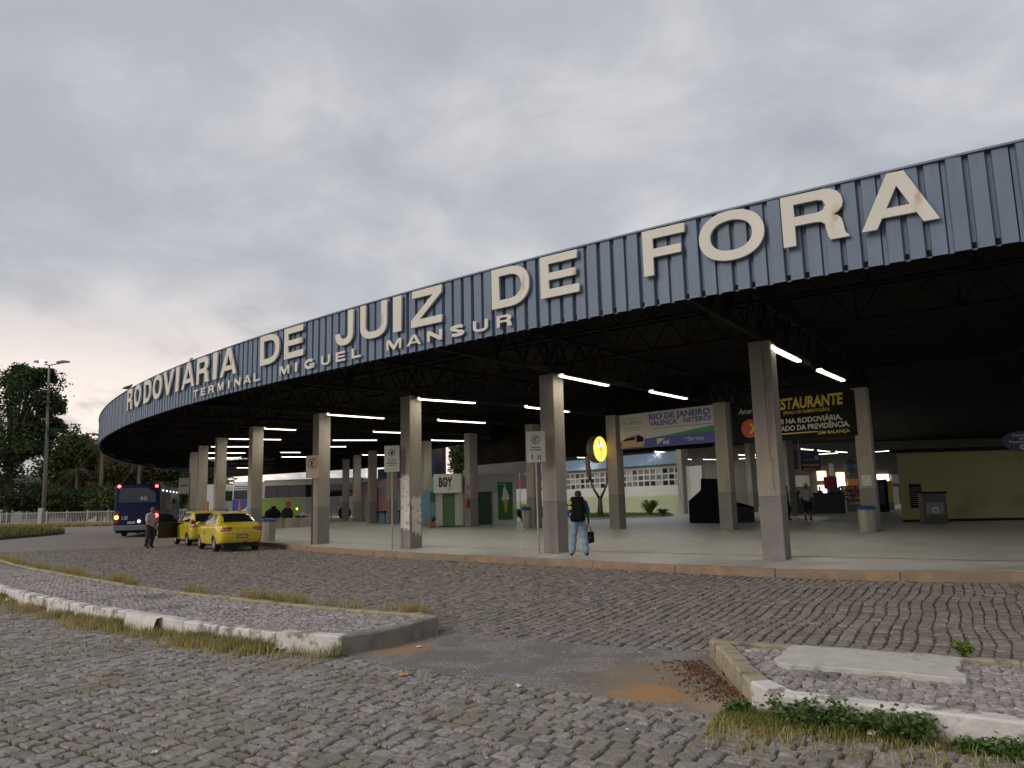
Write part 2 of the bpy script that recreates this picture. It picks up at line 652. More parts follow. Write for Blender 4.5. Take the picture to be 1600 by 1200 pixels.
# -- platform floor as a polar sheet with a solid front
ths = np.arange(-186, -103.9, 0.6)
offs = [0, 0.25, 0.6, 1, 1.6, 2.5, 4, 6, 8, 10, 12, 14, 17, 20, 25, 32, 40, 50, 62, 74]
V = []; F = []
for th in ths:
    k = ko(th)
    for j, o in enumerate(offs):
        p = A(th, min(k - 0.16, -2.0) - o)
        V.append((p.x, p.y, zf(p.x, p.y) if o > 0.3 else 0.15))
    p = A(th, min(k - 0.16, -2.0)); V.append((p.x, p.y, -0.08))
W = len(offs) + 1
for i in range(len(ths) - 1):
    for j in range(len(offs) - 1):
        F.append((i * W + j, i * W + j + 1, (i + 1) * W + j + 1, (i + 1) * W + j))
    F.append((i * W + W - 1, i * W, (i + 1) * W, (i + 1) * W + W - 1))
plat = tag(link('platform', np_mesh('platform', V, F, m_floor)), kind='structure')
b = MB()
for i in range(len(ths) - 1):
    q = []
    for th, o in ((ths[i], -5.9), (ths[i + 1], -5.9), (ths[i + 1], -5.98), (ths[i], -5.98)):
        p = A(th, o); q.append((p.x, p.y, zf(p.x, p.y) + 0.004))
    b.quad(*q)
b.build('inlay_strip', pm('dark_inlay', (0.07, 0.075, 0.07), 0.5), plat)


def kerb_stone(name, pts4, z0, z1, mat, parent, jit=0.007, bev=0.016):
    """one kerb stone over a four-cornered plan"""
    mb = MB()
    dz = random.uniform(-jit, jit)
    mb.slab([(p[0] + random.uniform(-jit, jit), p[1] + random.uniform(-jit, jit)) for p in pts4], z0, z1 + dz)
    return mb.build(name, mat, parent, bevel=bev, seg=1)


th = -150.0
while th < -112:
    dth = math.degrees(2.3 / R0)
    mt = m_kerb_o if th > -138.9 else m_kerb_g
    a0, a1 = th + 0.001, th + dth - 0.001
    pts = [A(a0, ko(a0)), A(a1, ko(a1)), A(a1, ko(a1) - 0.155), A(a0, ko(a0) - 0.155)]
    kerb_stone('kerb_stone', pts, -0.07, 0.156, mt, plat)
    th += dth
b = MB()
for a0 in np.arange(-186, -150.2, 1.2):
    a1 = min(a0 + 1.2, -150.0)
    b.slab([A(a0, ko(a0)), A(a1, ko(a1)), A(a1, ko(a1) - 0.155), A(a0, ko(a0) - 0.155)], -0.07, 0.156)
b.build('far_kerb', m_kerb_g, plat)


def run(pts, seg):
    """resample a polyline at about equal steps"""
    P_ = np.array([p[:2] for p in pts], float)
    d = np.r_[0, np.cumsum(np.linalg.norm(np.diff(P_, axis=0), axis=1))]
    n = max(1, int(round(d[-1] / seg)))
    s = np.linspace(0, d[-1], n + 1)
    return np.stack([np.interp(s, d, P_[:, 0]), np.interp(s, d, P_[:, 1])], 1)


def kerb_run(pts, w, z0, z1, mats, parent, seg=0.85, side=1, gap=0.0015):
    """kerb stones along a line; side +1 puts their width to the left of the direction of travel"""
    q = run(pts, seg)
    t = np.gradient(q, axis=0); t /= np.linalg.norm(t, axis=1)[:, None]
    nn = np.stack([-t[:, 1], t[:, 0]], 1) * side
    for i in range(len(q) - 1):
        e = (q[i + 1] - q[i]) / np.linalg.norm(q[i + 1] - q[i]) * gap
        mt = mats(i, len(q) - 1) if callable(mats) else mats
        kerb_stone('kerb_stone', [q[i] + e, q[i + 1] - e, q[i + 1] - e + nn[i + 1] * w, q[i] + e + nn[i] * w], z0, z1, mt, parent)
    return q + nn * w


def inset(poly, d):
    """move every corner of a plan polygon inward by d"""
    P_ = np.array(poly, float); n = len(P_)
    ar = 0.5 * np.sum(P_[:, 0] * np.roll(P_[:, 1], -1) - np.roll(P_[:, 0], -1) * P_[:, 1])
    t = np.roll(P_, -1, 0) - np.roll(P_, 1, 0); t /= np.linalg.norm(t, axis=1)[:, None] + 1e-9
    nn = np.stack([-t[:, 1], t[:, 0]], 1) * (1 if ar > 0 else -1)
    return [tuple(p) for p in P_ + nn * d]


# -- left island
LF = densify([(-24, 32.5), (-16, 21.6), (-9.94, 15.15), (-7.76, 12.97), (-5.39, 10.97), (-3.51, 9.49), (-2.35, 8.76), (-1.92, 8.60)], 5)
LE = densify([(-1.92, 8.60), (-1.66, 8.70), (-1.25, 9.35), (-0.98, 9.85), (-1.06, 10.12), (-1.25, 10.28)], 3)
LB = densify([(-1.25, 10.28), (-2.82, 11.32), (-5.57, 13.53), (-7.56, 15.32), (-12.72, 20.62), (-16.29, 24.74), (-26, 36.5)], 5)
isl = tag(sheet('traffic_island', inset([tuple(p) for p in LF[:-1]] + [tuple(p) for p in LE[:-1]] + [tuple(p) for p in LB], 0.11), 0.15, m_joint, 0.2), kind='structure')
kerb_run(LF, 0.16, -0.05, 0.205, m_kerb_w, isl, 0.9, 1)
kerb_run(LE, 0.17, -0.05, 0.205, lambda i, n: m_kerb_d if i < n - 1 else m_kerb_t, isl, 0.55, 1)
kerb_run(LB, 0.13, -0.05, 0.19, m_kerb_t, isl, 0.9, 1)
# -- right island
RE = [(1.95, 8.12), (1.86, 7.2), (1.79, 6.25)]
RT = [(1.79, 6.25), (1.84, 5.90)]
RF = densify([(1.86, 5.88), (2.49, 5.45), (3.11, 5.02), (4.2, 4.25), (7.5, 2.0)], 4)
RB = densify([(9.5, 3.6), (6.2, 5.62), (4.27, 6.78), (3.1, 7.5), (1.97, 8.12)], 4)
isr = tag(sheet('pavement_island', inset([(1.95, 8.1), (1.80, 6.25), (1.85, 5.9)] + [tuple(p) for p in RF[1:]] + [tuple(p) for p in RB[:-1]], 0.06), 0.125, m_joint, 0.16), kind='structure')
kerb_run(RE, 0.17, -0.05, 0.178, m_kerb_t, isr, 0.62, 1)
kerb_run(RT, 0.17, -0.05, 0.182, m_kerb_w, isr, 0.4, 1)
kerb_run(RF, 0.16, -0.05, 0.178, m_kerb_w, isr, 0.85, 1)
kerb_run(RB, 0.11, -0.05, 0.172, m_kerb_t, isr, 0.85, 1)
# white cement slab on it
sl = densify([(2.60, 7.63), (2.42, 7.30), (2.22, 6.89), (2.6, 6.62), (3.05, 6.36), (3.42, 6.15), (3.52, 6.5), (3.78, 6.9), (3.2, 7.27), (2.60, 7.63)], 6)[:-1]
sl = [(p[0] + random.uniform(-.022, .022), p[1] + random.uniform(-.022, .022)) for p in sl]
m_cement = pm('pale_cement', (0.46, 0.445, 0.39), 0.85, 0.12, 5.0, 0.4, dirt=((0.28, 0.26, 0.22), 3.5, 0.54, 0.7))
b = MB(); b.slab(sl, 0.12, 0.186)
b.build('cement_slab', m_cement, isr, bevel=0.012, seg=1)

# -- asphalt ramp between the islands
PATCH = densify([(-1.95, 8.80), (-1.5, 9.25), (-0.98, 9.85), (-0.07, 9.42), (0.6, 9.0), (1.3, 8.57), (1.95, 8.23), (1.86, 7.3), (1.80, 6.25), (1.58, 5.94), (1.25, 6.14), (0.75, 6.55), (0.21, 6.95), (-0.45, 7.4), (-1.07, 7.86), (-1.68, 8.39), (-1.95, 8.80)], 5)[:-1]
PATCH = [(p[0] + random.uniform(-.025, .025), p[1] + random.uniform(-.025, .025)) for p in PATCH]
m_asph, nt, b_ = nm('worn_asphalt'); Lk = nt.links.new
t_ = nt.nodes.new('ShaderNodeTexCoord')


def tnoise(nt, vec, sc, det=8, ro=0.6):
    n = nt.nodes.new('ShaderNodeTexNoise'); n.inputs['Scale'].default_value = sc; n.inputs['Detail'].default_value = det; n.inputs['Roughness'].default_value = ro
    nt.links.new(vec, n.inputs['Vector']); return n.outputs[0]


def tramp(nt, v, lo, hi, a=0.0, b=1.0):
    n = nt.nodes.new('ShaderNodeMapRange'); n.interpolation_type = 'SMOOTHSTEP'
    n.inputs[1].default_value = lo; n.inputs[2].default_value = hi; n.inputs[3].default_value = a; n.inputs[4].default_value = b
    nt.links.new(v, n.inputs[0]); return n.outputs[0]


def tmath(nt, op, a, b):
    n = nt.nodes.new('ShaderNodeMath'); n.operation = op
    for i, q in enumerate((a, b)):
        if isinstance(q, (int, float)): n.inputs[i].default_value = q
        else: nt.links.new(q, n.inputs[i])
    return n.outputs[0]


def tmix(nt, f, a, b):
    n = nt.nodes.new('ShaderNodeMix'); n.data_type = 'RGBA'
    for i, q in ((0, f), (6, a), (7, b)):
        if isinstance(q, (int, float)): n.inputs[i].default_value = q
        elif isinstance(q, tuple): n.inputs[i].default_value = (*q, 1)
        else: nt.links.new(q, n.inputs[i])
    return n.outputs[2]


def blob(nt, vec, c, r, amp=0.5):
    """soft irregular patch round a place on the ground"""
    d = nt.nodes.new('ShaderNodeVectorMath'); d.operation = 'DISTANCE'
    nt.links.new(vec, d.inputs[0]); d.inputs[1].default_value = (*c, 0)
    k = tmath(nt, 'ADD', d.outputs['Value'], tmath(nt, 'MULTIPLY', tmath(nt, 'SUBTRACT', tnoise(nt, vec, 2.4), 0.5), amp))
    return tramp(nt, k, r, r * 0.45)


oc = t_.outputs['Object']
c0 = tmix(nt, tramp(nt, tnoise(nt, oc, 48, 5, 0.75), 0.40, 0.62), (0.10, 0.09, 0.085), (0.36, 0.325, 0.295))
c0 = tmix(nt, tmath(nt, 'MULTIPLY', tramp(nt, tnoise(nt, oc, 1.6), 0.44, 0.56), 0.6), c0, (0.125, 0.113, 0.105))
c0 = tmix(nt, tramp(nt, tnoise(nt, oc, 15, 3), 0.66, 0.72), c0, (0.42, 0.39, 0.36))
c0 = tmix(nt, tmath(nt, 'MULTIPLY', blob(nt, oc, (1.5, 7.1), 1.1, 0.7), 0.75), c0, (0.235, 0.175, 0.10))
c0 = tmix(nt, tmath(nt, 'MULTIPLY', blob(nt, oc, (1.08, 6.65), 0.42, 0.45), 0.85), c0, (0.36, 0.20, 0.07))
c0 = tmix(nt, tmath(nt, 'MULTIPLY', blob(nt, oc, (1.62, 6.25), 0.38, 0.3), 0.8), c0, (0.33, 0.25, 0.16))
c0 = tmix(nt, tmath(nt, 'MULTIPLY', blob(nt, oc, (-1.35, 8.95), 0.5, 0.4), 0.8), c0, (0.33, 0.21, 0.09))
Lk(c0, b_.inputs['Base Color'])
b_.inputs['Roughness'].default_value = 0.9
bp = nt.nodes.new('ShaderNodeBump'); bp.inputs['Strength'].default_value = 0.7; bp.inputs['Distance'].default_value = 0.012
Lk(tnoise(nt, oc, 70, 6, 0.7), bp.inputs['Height']); Lk(bp.outputs[0], b_.inputs['Normal'])
tag(sheet('asphalt_ramp', PATCH, 0.004, m_asph, 0.06), kind='structure')

# ------------------------------------------------------------------ cobbles
def stone_variant(n8, seed, inset=0.86, rough=0.075):
    r = np.random.default_rng(seed)
    if n8:
        base = np.array([(-1, -1), (0, -1), (1, -1), (1, 0), (1, 1), (0, 1), (-1, 1), (-1, 0)], float)
        base[1::2] *= 1.0
        base[0::2] *= 0.92
        base += r.uniform(-rough, rough, base.shape) * 0.8
        n = 8
    else:
        base = np.array([(-1, -1), (1, -1), (1, 1), (-1, 1)], float) * 0.95 + r.uniform(-rough, rough, (4, 2))
        n = 4
    rings = [np.c_[base * 1.0, np.full(n, -0.05)], np.c_[base, np.full(n, -0.013) + r.uniform(-.004, .002, n)], np.c_[base * inset + r.uniform(-.03, .03, (n, 2)), r.uniform(-.004, .003, n)]]
    V = np.concatenate(rings)
    F = []
    for k in range(2):
        for i in range(n):
            F.append((k * n + i, k * n + (i + 1) % n, (k + 1) * n + (i + 1) % n, (k + 1) * n + i))
    t = 2 * n
    F += [(t, t + 1, t + 2, t + 3), (t, t + 3, t + 4, t + 7), (t + 4, t + 5, t + 6, t + 7)] if n8 else [(t, t + 1, t + 2, t + 3)]
    return V, np.array(F)


def frustum(x, y, m):
    """inside the camera's view on the ground, m metres to spare"""
    return (np.abs(x) < 0.70 * y + m) & (y > 2.0)


def courses(d, u0, u1, v0, v1, cw, cl, seed, wob=0.03, lvar=0.3):
    """rows of stones along direction d: arrays of centre, size and angle"""
    r = np.random.default_rng(seed)
    d = np.array(d) / np.linalg.norm(d); e = np.array([-d[1], d[0]])
    out = []
    v = v0; j = 0
    while v < v1:
        w = cw * r.uniform(0.88, 1.12)
        n = int((u1 - u0) / cl * 1.3) + 4
        Ls = cl * r.uniform(1 - lvar, 1 + lvar, n)
        uu = u0 + r.uniform(0, cl) + np.cumsum(Ls) - Ls / 2
        ph = 0.9 * np.sin(j * 0.13)
        vv = v + w / 2 + wob * np.sin(uu * 1.1 + ph) + wob * 0.7 * np.sin(uu * 2.7 + j * 0.21) + r.normal(0, 0.004, n)
        an = math.atan2(d[1], d[0]) + r.normal(0, 0.035, n)
        x = uu * d[0] + vv * e[0]; y = uu * d[1] + vv * e[1]
        out.append(np.stack([x, y, Ls - r.uniform(.008, .022, n), np.full(n, w) - r.uniform(.008, .024, n), an], 1))
        v += w; j += 1
    return np.concatenate(out)


def lay(S, mat, parent, name, n_single, z, seed, zj=0.004, tj=0.02, n8dist=11.0, pick=None):
    """set the stones: the ones that show largest as single objects, the rest as one mesh"""
    r = np.random.default_rng(seed)
    d = np.hypot(S[:, 0], S[:, 1])
    area = S[:, 2] * S[:, 3] / d ** 3
    vis = (np.abs(S[:, 0]) < 0.655 * S[:, 1]) & (S[:, 1] > 4.72)
    order = np.argsort(-np.where(vis, area, 0))
    N = len(S)
    zz = z + r.normal(0, zj, N); tx = r.normal(0, tj, N); ty = r.normal(0, tj, N)
    v8 = [stone_variant(True, 100 + k) for k in range(12)]
    v4 = [stone_variant(False, 200 + k) for k in range(8)]
    me8 = [np_mesh(name, v, f, mat) for v, f in v8]
    single = set(order[:n_single].tolist())
    for i in order[:n_single]:
        o = link(name, me8[int(r.integers(12))], parent)
        o.location = (S[i, 0], S[i, 1], zz[i])
        o.rotation_euler = (tx[i], ty[i], S[i, 4] + (math.pi if r.random() < .5 else 0))
        o.scale = (S[i, 2] / 2, S[i, 3] / 2, 1)
    VV = []; FF = []; base = 0
    rest = np.array([i for i in range(N) if i not in single])
    for lst, sel in ((v8, rest[d[rest] < n8dist]), (v4, rest[d[rest] >= n8dist])):
        if not len(sel): continue
        k = r.integers(0, len(lst), len(sel))
        for q in range(len(lst)):
            ii = sel[k == q]
            if not len(ii): continue
            v, f = lst[q]
            lx = v[None, :, 0] * S[ii, 2][:, None] / 2; ly = v[None, :, 1] * S[ii, 3][:, None] / 2
            lz = v[None, :, 2] + tx[ii][:, None] * ly - ty[ii][:, None] * lx + zz[ii][:, None]
            c = np.cos(S[ii, 4])[:, None]; s_ = np.sin(S[ii, 4])[:, None]
            P_ = np.stack([S[ii, 0][:, None] + c * lx - s_ * ly, S[ii, 1][:, None] + s_ * lx + c * ly, lz], 2)
            VV.append(P_.reshape(-1, 3))
            FF.append((f[None] + (base + np.arange(len(ii)) * len(v))[:, None, None]).reshape(-1, 4))
            base += len(ii) * len(v)
    o = link(name + 's', np_mesh(name + 's', np.concatenate(VV), np.concatenate(FF), mat), parent)
    tag(o, kind='stuff')
    return o


def off_of(x, y):
    return np.hypot(x - CX, y - CY) - R0


# near road: rows run along the street
nearpoly = FL + [(20, -12), (-60, -12)]
S = courses((0.81, -0.59), -40, 16, -4, 24, 0.135, 0.175, 11)
k = frustum(S[:, 0], S[:, 1], 2.5) & inpoly(S[:, 0], S[:, 1], nearpoly) & (S[:, 1] < 24)
NEAR = S[k]
lay(NEAR, m_stone, road, 'cobblestone', 300, 0.0, 21)
# lane: rows run across it
lanepoly = FL[::-1] + [(-70, 70), (-70, 84.2), (0, 84.2), (30, 40), (30, -7)]
islL = [tuple(p) for p in LF] + [tuple(p) for p in LE] + [tuple(p) for p in LB]
islR = [(1.9, 8.12), (1.76, 6.2), (1.8, 5.85)] + [tuple(p) for p in RF] + [tuple(p) for p in RB]
S = courses((0.50, 0.865), -8, 44, -24, 34, 0.145, 0.20, 12)
kth = np.degrees(np.arctan2(S[:, 1] - CY, S[:, 0] - CX))
kof = np.interp(kth, [q[0] for q in KO], [q[1] for q in KO])
k = frustum(S[:, 0], S[:, 1], 2.5) & inpoly(S[:, 0], S[:, 1], lanepoly) & (S[:, 1] < 34) & (off_of(S[:, 0], S[:, 1]) > kof + 0.10)
for pl in (islL, islR, PATCH):
    cx_, cy_ = np.mean([p[0] for p in pl]), np.mean([p[1] for p in pl])
    k &= ~inpoly(S[:, 0], S[:, 1], pl)
LANE = S[k]
lay(LANE, m_stone2, lane, 'granite_sett', 300, 0.0, 22, n8dist=12.0)


# island paving: small broken stones
def mosaic(poly, z, parent, n_single, seed, ymax=22, pit=0.088, zj=0.004):
    r = np.random.default_rng(seed)
    xs = [p[0] for p in poly]; ys = [p[1] for p in poly]
    gx, gy = np.meshgrid(np.arange(min(xs), max(xs), pit), np.arange(min(ys), min(max(ys), ymax), pit * 0.9))
    gx = gx + (np.arange(gx.shape[0]) % 2)[:, None] * pit / 2
    gx = gx.ravel() + r.uniform(-.016, .016, gx.size); gy = gy.ravel() + r.uniform(-.014, .014, gy.size)
    c = np.array([np.mean(xs), np.mean(ys)])
    k = inpoly(gx, gy, poly) & frustum(gx, gy, 2.0)
    gx, gy = gx[k], gy[k]
    S = np.stack([gx, gy, pit * r.uniform(.78, 1.02, len(gx)), pit * 0.9 * r.uniform(.78, 1.0, len(gx)), r.uniform(-0.6, 0.6, len(gx))], 1)
    return lay(S, m_mosaic, parent, 'paving_stone', n_single, z, seed, zj, 0.05, 9.0)


inL = inset(islL, 0.20)
inR = inset([(1.95, 8.1), (1.80, 6.25), (1.85, 5.9)] + [tuple(p) for p in RF[1:]] + [tuple(p) for p in RB[:-1]], 0.19)
mosaic(inL, 0.172, isl, 300, 31, 20)
mosaic(inR, 0.148, isr, 300, 32, 12)
b = MB(); b.slab(inset(islL, 0.22), 0.151, 0.158)
me = b.mesh('island_bed', m_fardirt)
bm = bmesh.new(); bm.from_mesh(me); bmesh.ops.triangulate(bm, faces=bm.faces); bm.to_mesh(me); bm.free()
link('island_bed', me, isl)
# ------------------------------------------------------------------ canopy
ZB, ZT = 5.15, 6.62
m_blue = pm('blue_painted_steel', (0.128, 0.170, 0.240), 0.55, 0.13, 2.2, 0.15, stretch=(1, 1, 0.25), bscale=14, dirt=((0.092, 0.122, 0.168), 1.3, 0.52, 0.70), isl=0.0)
m_trim = pm('trim_steel', (0.16, 0.19, 0.25), 0.55, 0.1, 3.0)
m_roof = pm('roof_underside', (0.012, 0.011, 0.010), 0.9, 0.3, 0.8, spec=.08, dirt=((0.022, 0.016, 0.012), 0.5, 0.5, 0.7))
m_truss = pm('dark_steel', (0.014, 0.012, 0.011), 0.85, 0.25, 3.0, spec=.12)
canopy = thing('terminal_canopy', 'long curved canopy with ribbed blue metal edge on concrete columns', 'canopy', (0, 0, 0))

PITCHR = 0.30


def panel_mesh(nr, idx):
    w = nr * PITCHR
    prof = []
    x = -w / 2
    for i in range(nr):
        prof += [(x, 0.085), (x + 0.055, 0.085), (x + 0.075, 0.0), (x + 0.28, 0.0)]
        x += PITCHR
    prof.append((x, 0.085))
    n = len(prof); b = MB()
    zt, zb = ZT - ZB, 0.0
    vs = [(p[0], p[1], zb) for p in prof] + [(p[0], p[1], zt) for p in prof] + [(p[0], p[1] + 0.006, zb) for p in prof] + [(p[0], p[1] + 0.006, zt) for p in prof]
    fs = []
    for i in range(n - 1):
        fs += [(i, i + 1, n + i + 1, n + i), (2 * n + i + 1, 2 * n + i, 3 * n + i, 3 * n + i + 1), (i + 1, i, 2 * n + i, 2 * n + i + 1), (n + i, n + i + 1, 3 * n + i + 1, 3 * n + i)]
    b.add(vs, fs)
    # screw heads along the top and bottom
    for i in range(nr):
        xc = -w / 2 + i * PITCHR + 0.17
        for z in (0.08, zt - 0.12):
            b.add([(xc - .009, -.006, z - .009), (xc + .009, -.006, z - .009), (xc + .009, -.006, z + .009), (xc - .009, -.006, z + .009)], [(0, 1, 2, 3)])
    return b.mesh('fascia_panel', m_blue, fixn=False)


pmesh = [panel_mesh(3, i) for i in range(3)]
th = -176.0; i = 0
dth = math.degrees(3 * PITCHR / R0)
while th < -111.5:
    p = A(th + dth / 2, 0.0, ZB)
    o = link('fascia_panel', pmesh[i % 3], canopy, (p.x, p.y, p.z + random.uniform(-.006, .006)), math.radians(th + dth / 2 + 90) + random.uniform(-.004, .004))
    th += dth; i += 1


def sweep(name, o0, o1, z0, z1, mat, t0=-176, t1=-111, step=0.65, parent=canopy):
    b = MB(); n = int((t1 - t0) / step)
    ts = np.linspace(t0, t1, n + 1); vs = []
    for t in ts:
        for o, z in ((o0, z0), (o1, z0), (o1, z1), (o0, z1)):
            q = A(t, o, z); vs.append(q)
    fs = []
    for i in range(n):
        for k in range(4):
            fs.append((i * 4 + k, i * 4 + (k + 1) % 4, (i + 1) * 4 + (k + 1) % 4, (i + 1) * 4 + k))
    fs += [(0, 1, 2, 3), (4 * n + 3, 4 * n + 2, 4 * n + 1, 4 * n)]
    b.add(vs, fs)
    return b.build(name, mat, parent)


sweep('edge_trim', 0.035, -0.16, ZT + 0.002, ZT + 0.035, m_trim)
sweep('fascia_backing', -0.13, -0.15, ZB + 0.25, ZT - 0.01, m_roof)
sweep('bottom_rail', -0.075, -0.125, ZB + 0.03, ZB + 0.12, m_truss)

# roof sheet: corrugated along the arc
ts = np.linspace(-176, -111, 104); os_ = np.arange(-0.16, -19.6, -0.11)
V = []
for t in ts:
    for j, o in enumerate(os_):
        q = A(t, o); V.append((q.x, q.y, 6.33 + 0.018 * (j % 2) - 0.006 * o))
W = len(os_); F = []
for i in range(len(ts) - 1):
    for j in range(W - 1):
        F.append((i * W + j, i * W + j + 1, (i + 1) * W + j + 1, (i + 1) * W + j))
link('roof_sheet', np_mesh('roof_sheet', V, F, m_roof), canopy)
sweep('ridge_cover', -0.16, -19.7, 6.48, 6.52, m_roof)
# roof of the hall behind, on the right
hall = [(-2.1, 43.2), (-3.4, 76), (46, 84), (52, 50), (30, 20.5), (24, 22)]
b = MB(); b.slab([(A(t, -19.2).x, A(t, -19.2).y) for t in np.arange(-131.0, -112, 2.0)] + [(52, 60), (48, 84), (-3.4, 79), (0.9, 72.6), (12.5, 55.7)], 6.42, 6.47)
me = b.mesh('hall_roof', m_roof); bm = bmesh.new(); bm.from_mesh(me); bmesh.ops.triangulate(bm, faces=bm.faces); bm.to_mesh(me); bm.free()
link('hall_roof', me, canopy)

# dark sheet added at the roof's inner edge to hide the court sky
sweep('blackout_sheet', -19.36, -19.44, 3.75, 6.50, m_roof, -145.6, -130.2, 1.0)

for a0_, y0_, a1_, y1_, zb2 in ((560, 62.0, 768, 42.6, 5.0), (290, 84.0, 600, 66.0, 4.72)):  # two more dark sheets, added to shut out bright sky under the roof
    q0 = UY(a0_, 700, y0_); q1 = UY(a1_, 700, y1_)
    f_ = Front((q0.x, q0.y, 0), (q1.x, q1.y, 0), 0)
    MB().box(0, f_.w - .02, 0, .06, zb2, 6.45).build('blackout_sheet', m_roof, canopy, (q0.x, q0.y, 0), f_.rz)
TH = [-123.8 - 4.66 * k for k in range(11)]


def truss(p0, p1, zb_, zt_, pan, cw, ww, name):
    """lattice girder between two plan points"""
    p0 = Vector((p0[0], p0[1], 0)); p1 = Vector((p1[0], p1[1], 0)); Ln = (p1 - p0).length
    n = max(2, int(round(Ln / pan)))
    b = MB()
    b.beam(p0 + Vector((0, 0, zb_)), p1 + Vector((0, 0, zb_)), cw, cw)
    b.beam(p0 + Vector((0, 0, zt_)), p1 + Vector((0, 0, zt_)), cw, cw)
    o = b.build(name, m_truss, canopy)
    b = MB()
    for i in range(n):
        a = p0.lerp(p1, i / n); m_ = p0.lerp(p1, (i + .5) / n); c = p0.lerp(p1, (i + 1) / n)
        b.beam(a + Vector((0, 0, zb_)), m_ + Vector((0, 0, zt_)), ww, ww)
        b.beam(m_ + Vector((0, 0, zt_)), c + Vector((0, 0, zb_)), ww, ww)
        if i % 2 == 0:
            b.beam(a + Vector((0, 0, zb_)), a + Vector((0, 0, zt_)), ww, ww)
    b.build('web', m_truss, o)
    return o


for t in [-114.5, -119.14] + TH:
    truss(A(t, -0.2), A(t, -19.3), 5.235, 6.20, 1.15, 0.13, 0.045, 'radial_truss')
for qa, qb in ((A(-139.5, -19.0, 6.42), Vector((5.6, 66.0, 6.42))), (A(-134.5, -19.0, 6.42), Vector((9.6, 60.0, 6.42)))):
    MB().beam(qa, qb, .14, .2).build('court_beam', m_truss, canopy)
rings = [-2.6, -5.2, -10.5, -16.0]
allth = [-109.9, -114.5, -119.14] + TH
for o in rings:
    for i in range(len(allth) - 1):
        if o < -8 and i > 7: continue
        truss(A(allth[i], o), A(allth[i + 1], o), 5.56 if o != -5.2 else 5.42, 6.13, 0.95, 0.06, 0.03, 'purlin_truss')
for px0, py0, px1, py1 in ((1430, 676, 1600, 668),):
    pass

# ------------------------------------------------------------------ columns
m_conc = pm('column_concrete', (0.300, 0.268, 0.228), 0.85, 0.16, 1.6, 0.35, stretch=(1, 1, 0.12), bscale=9, dirt=((0.175, 0.135, 0.105), 2.2, 0.53, 0.72))
m_band = pm('column_grey_paint', (0.195, 0.182, 0.166), 0.75, 0.13, 2.0, 0.25, dirt=((0.14, 0.125, 0.11), 1.7, 0.55, 0.75))


def column(x, y, rz, w, label, top=5.17, group='columns under the canopy', band=1.42):
    z = zf(x, y)
    t = thing('column', label, 'column', (x, y, z), rz, group)
    h = w / 2
    MB().box(-h, h, -h, h, band, top - z).build('shaft', m_conc, t, bevel=0.018, seg=2)
    MB().box(-h - .003, h + .003, -h - .003, h + .003, 0.0, band).build('painted_base', m_band, t, bevel=0.018, seg=2)
    return t


CP = [(5.93, 17.86), (1.13, 21.92), (-3.43, 25.72), (-7.52, 30.1), (-11.56, 34.49), (-15.06, 39.55), (-17.85, 44.22), (-20.4, 49.15)]
CL = ['concrete column carrying rust streaks, between the dark restaurant banner and the kerb', 'concrete column beside the man with the black backpack',
      'concrete column with torn white poster remains on its foot', 'concrete column just behind the round letter E parking sign',
      'concrete column rising behind the nearer yellow taxi', 'concrete column rising behind the farther yellow taxi roof', 'outer concrete column between the dark blue bus and the taxis', 'outer concrete column nearest the dark blue bus']
cols = []
for (x, y), l in zip(CP, CL):
    th = pol((x, y))[0]
    cols.append(column(x, y, math.radians(th + 90), 0.50, l))
for k in (8, 9):
    q = A(TH[k], -5.2); column(q.x, q.y, math.radians(TH[k] + 90), 0.5, 'far concrete column of the outer row, standing in front of the parked coaches')
DP = [(12.0, 26.3), (8.07, 29.5), (4.37, 33.2), (.91, 36.3), (-2.25, 40.4), (-5.1, 44.7), (-7.7, 48.6), (-9.5, 51.8), (-11.4, 56.0), (-13.2, 60.6)]
DL = ['concrete column with a round sticker and a lidded bin at its foot', 'concrete column at the right end of the Rio de Janeiro banner', 'concrete column at the left end of the Rio de Janeiro banner',
      'inner concrete column with a grey bin with blue lid beside it', 'inner concrete column with the red fire extinguisher', 'inner concrete column left of the small shop with green shutter',
      'inner concrete column in front of the light blue kiosk', 'inner concrete column in front of the pink kiosk', 'inner concrete column at the pink kiosk corner', 'inner concrete column beside the white coach front']
for (x, y), l in zip(DP, DL):
    th = pol((x, y))[0]
    cols.append(column(x, y, math.radians(th + 90), 0.5, l))
for px, py, w, l in ((1236, 806, .55, 'pale column deep in the hall beside the ticket counter'), (1178, 800, .5, 'pale column deep in the hall behind the black covered stall')):
    q = UF(px, py); column(q.x, q.y, 0.5, w, l, 6.4, 'columns in the hall')

# rust streaks on the nearest column
m_rust = pm('rust_stain', (.19, .145, .115), .9, .35, 12, stretch=(1, 1, .2))
for xa, xb, za, zb3 in ((.06, .085, 2.2, 4.9), (.12, .13, 1.6, 4.6), (.17, .178, 2.6, 4.2)):
    bb = MB(); rj = random.Random(int(xa * 1000)); n = 18
    L1 = [(xa + rj.uniform(-.008, .004), za + (zb3 - za) * i / n) for i in range(n + 1)]; L2 = [(xb + rj.uniform(-.004, .012), za + (zb3 - za) * i / n) for i in range(n + 1)]
    bb.prism(L1 + L2[::-1], -.2518, -.2495); bb.build('rust_streak', m_rust, cols[0])
# torn poster remains on the third column
m_paper = pm('torn_paper', (0.60, 0.56, 0.53), 0.9, 0.12, 6.0, 0.3, dirt=((0.33, 0.29, 0.25), 4.0, 0.52, 0.62))
c3 = cols[2]


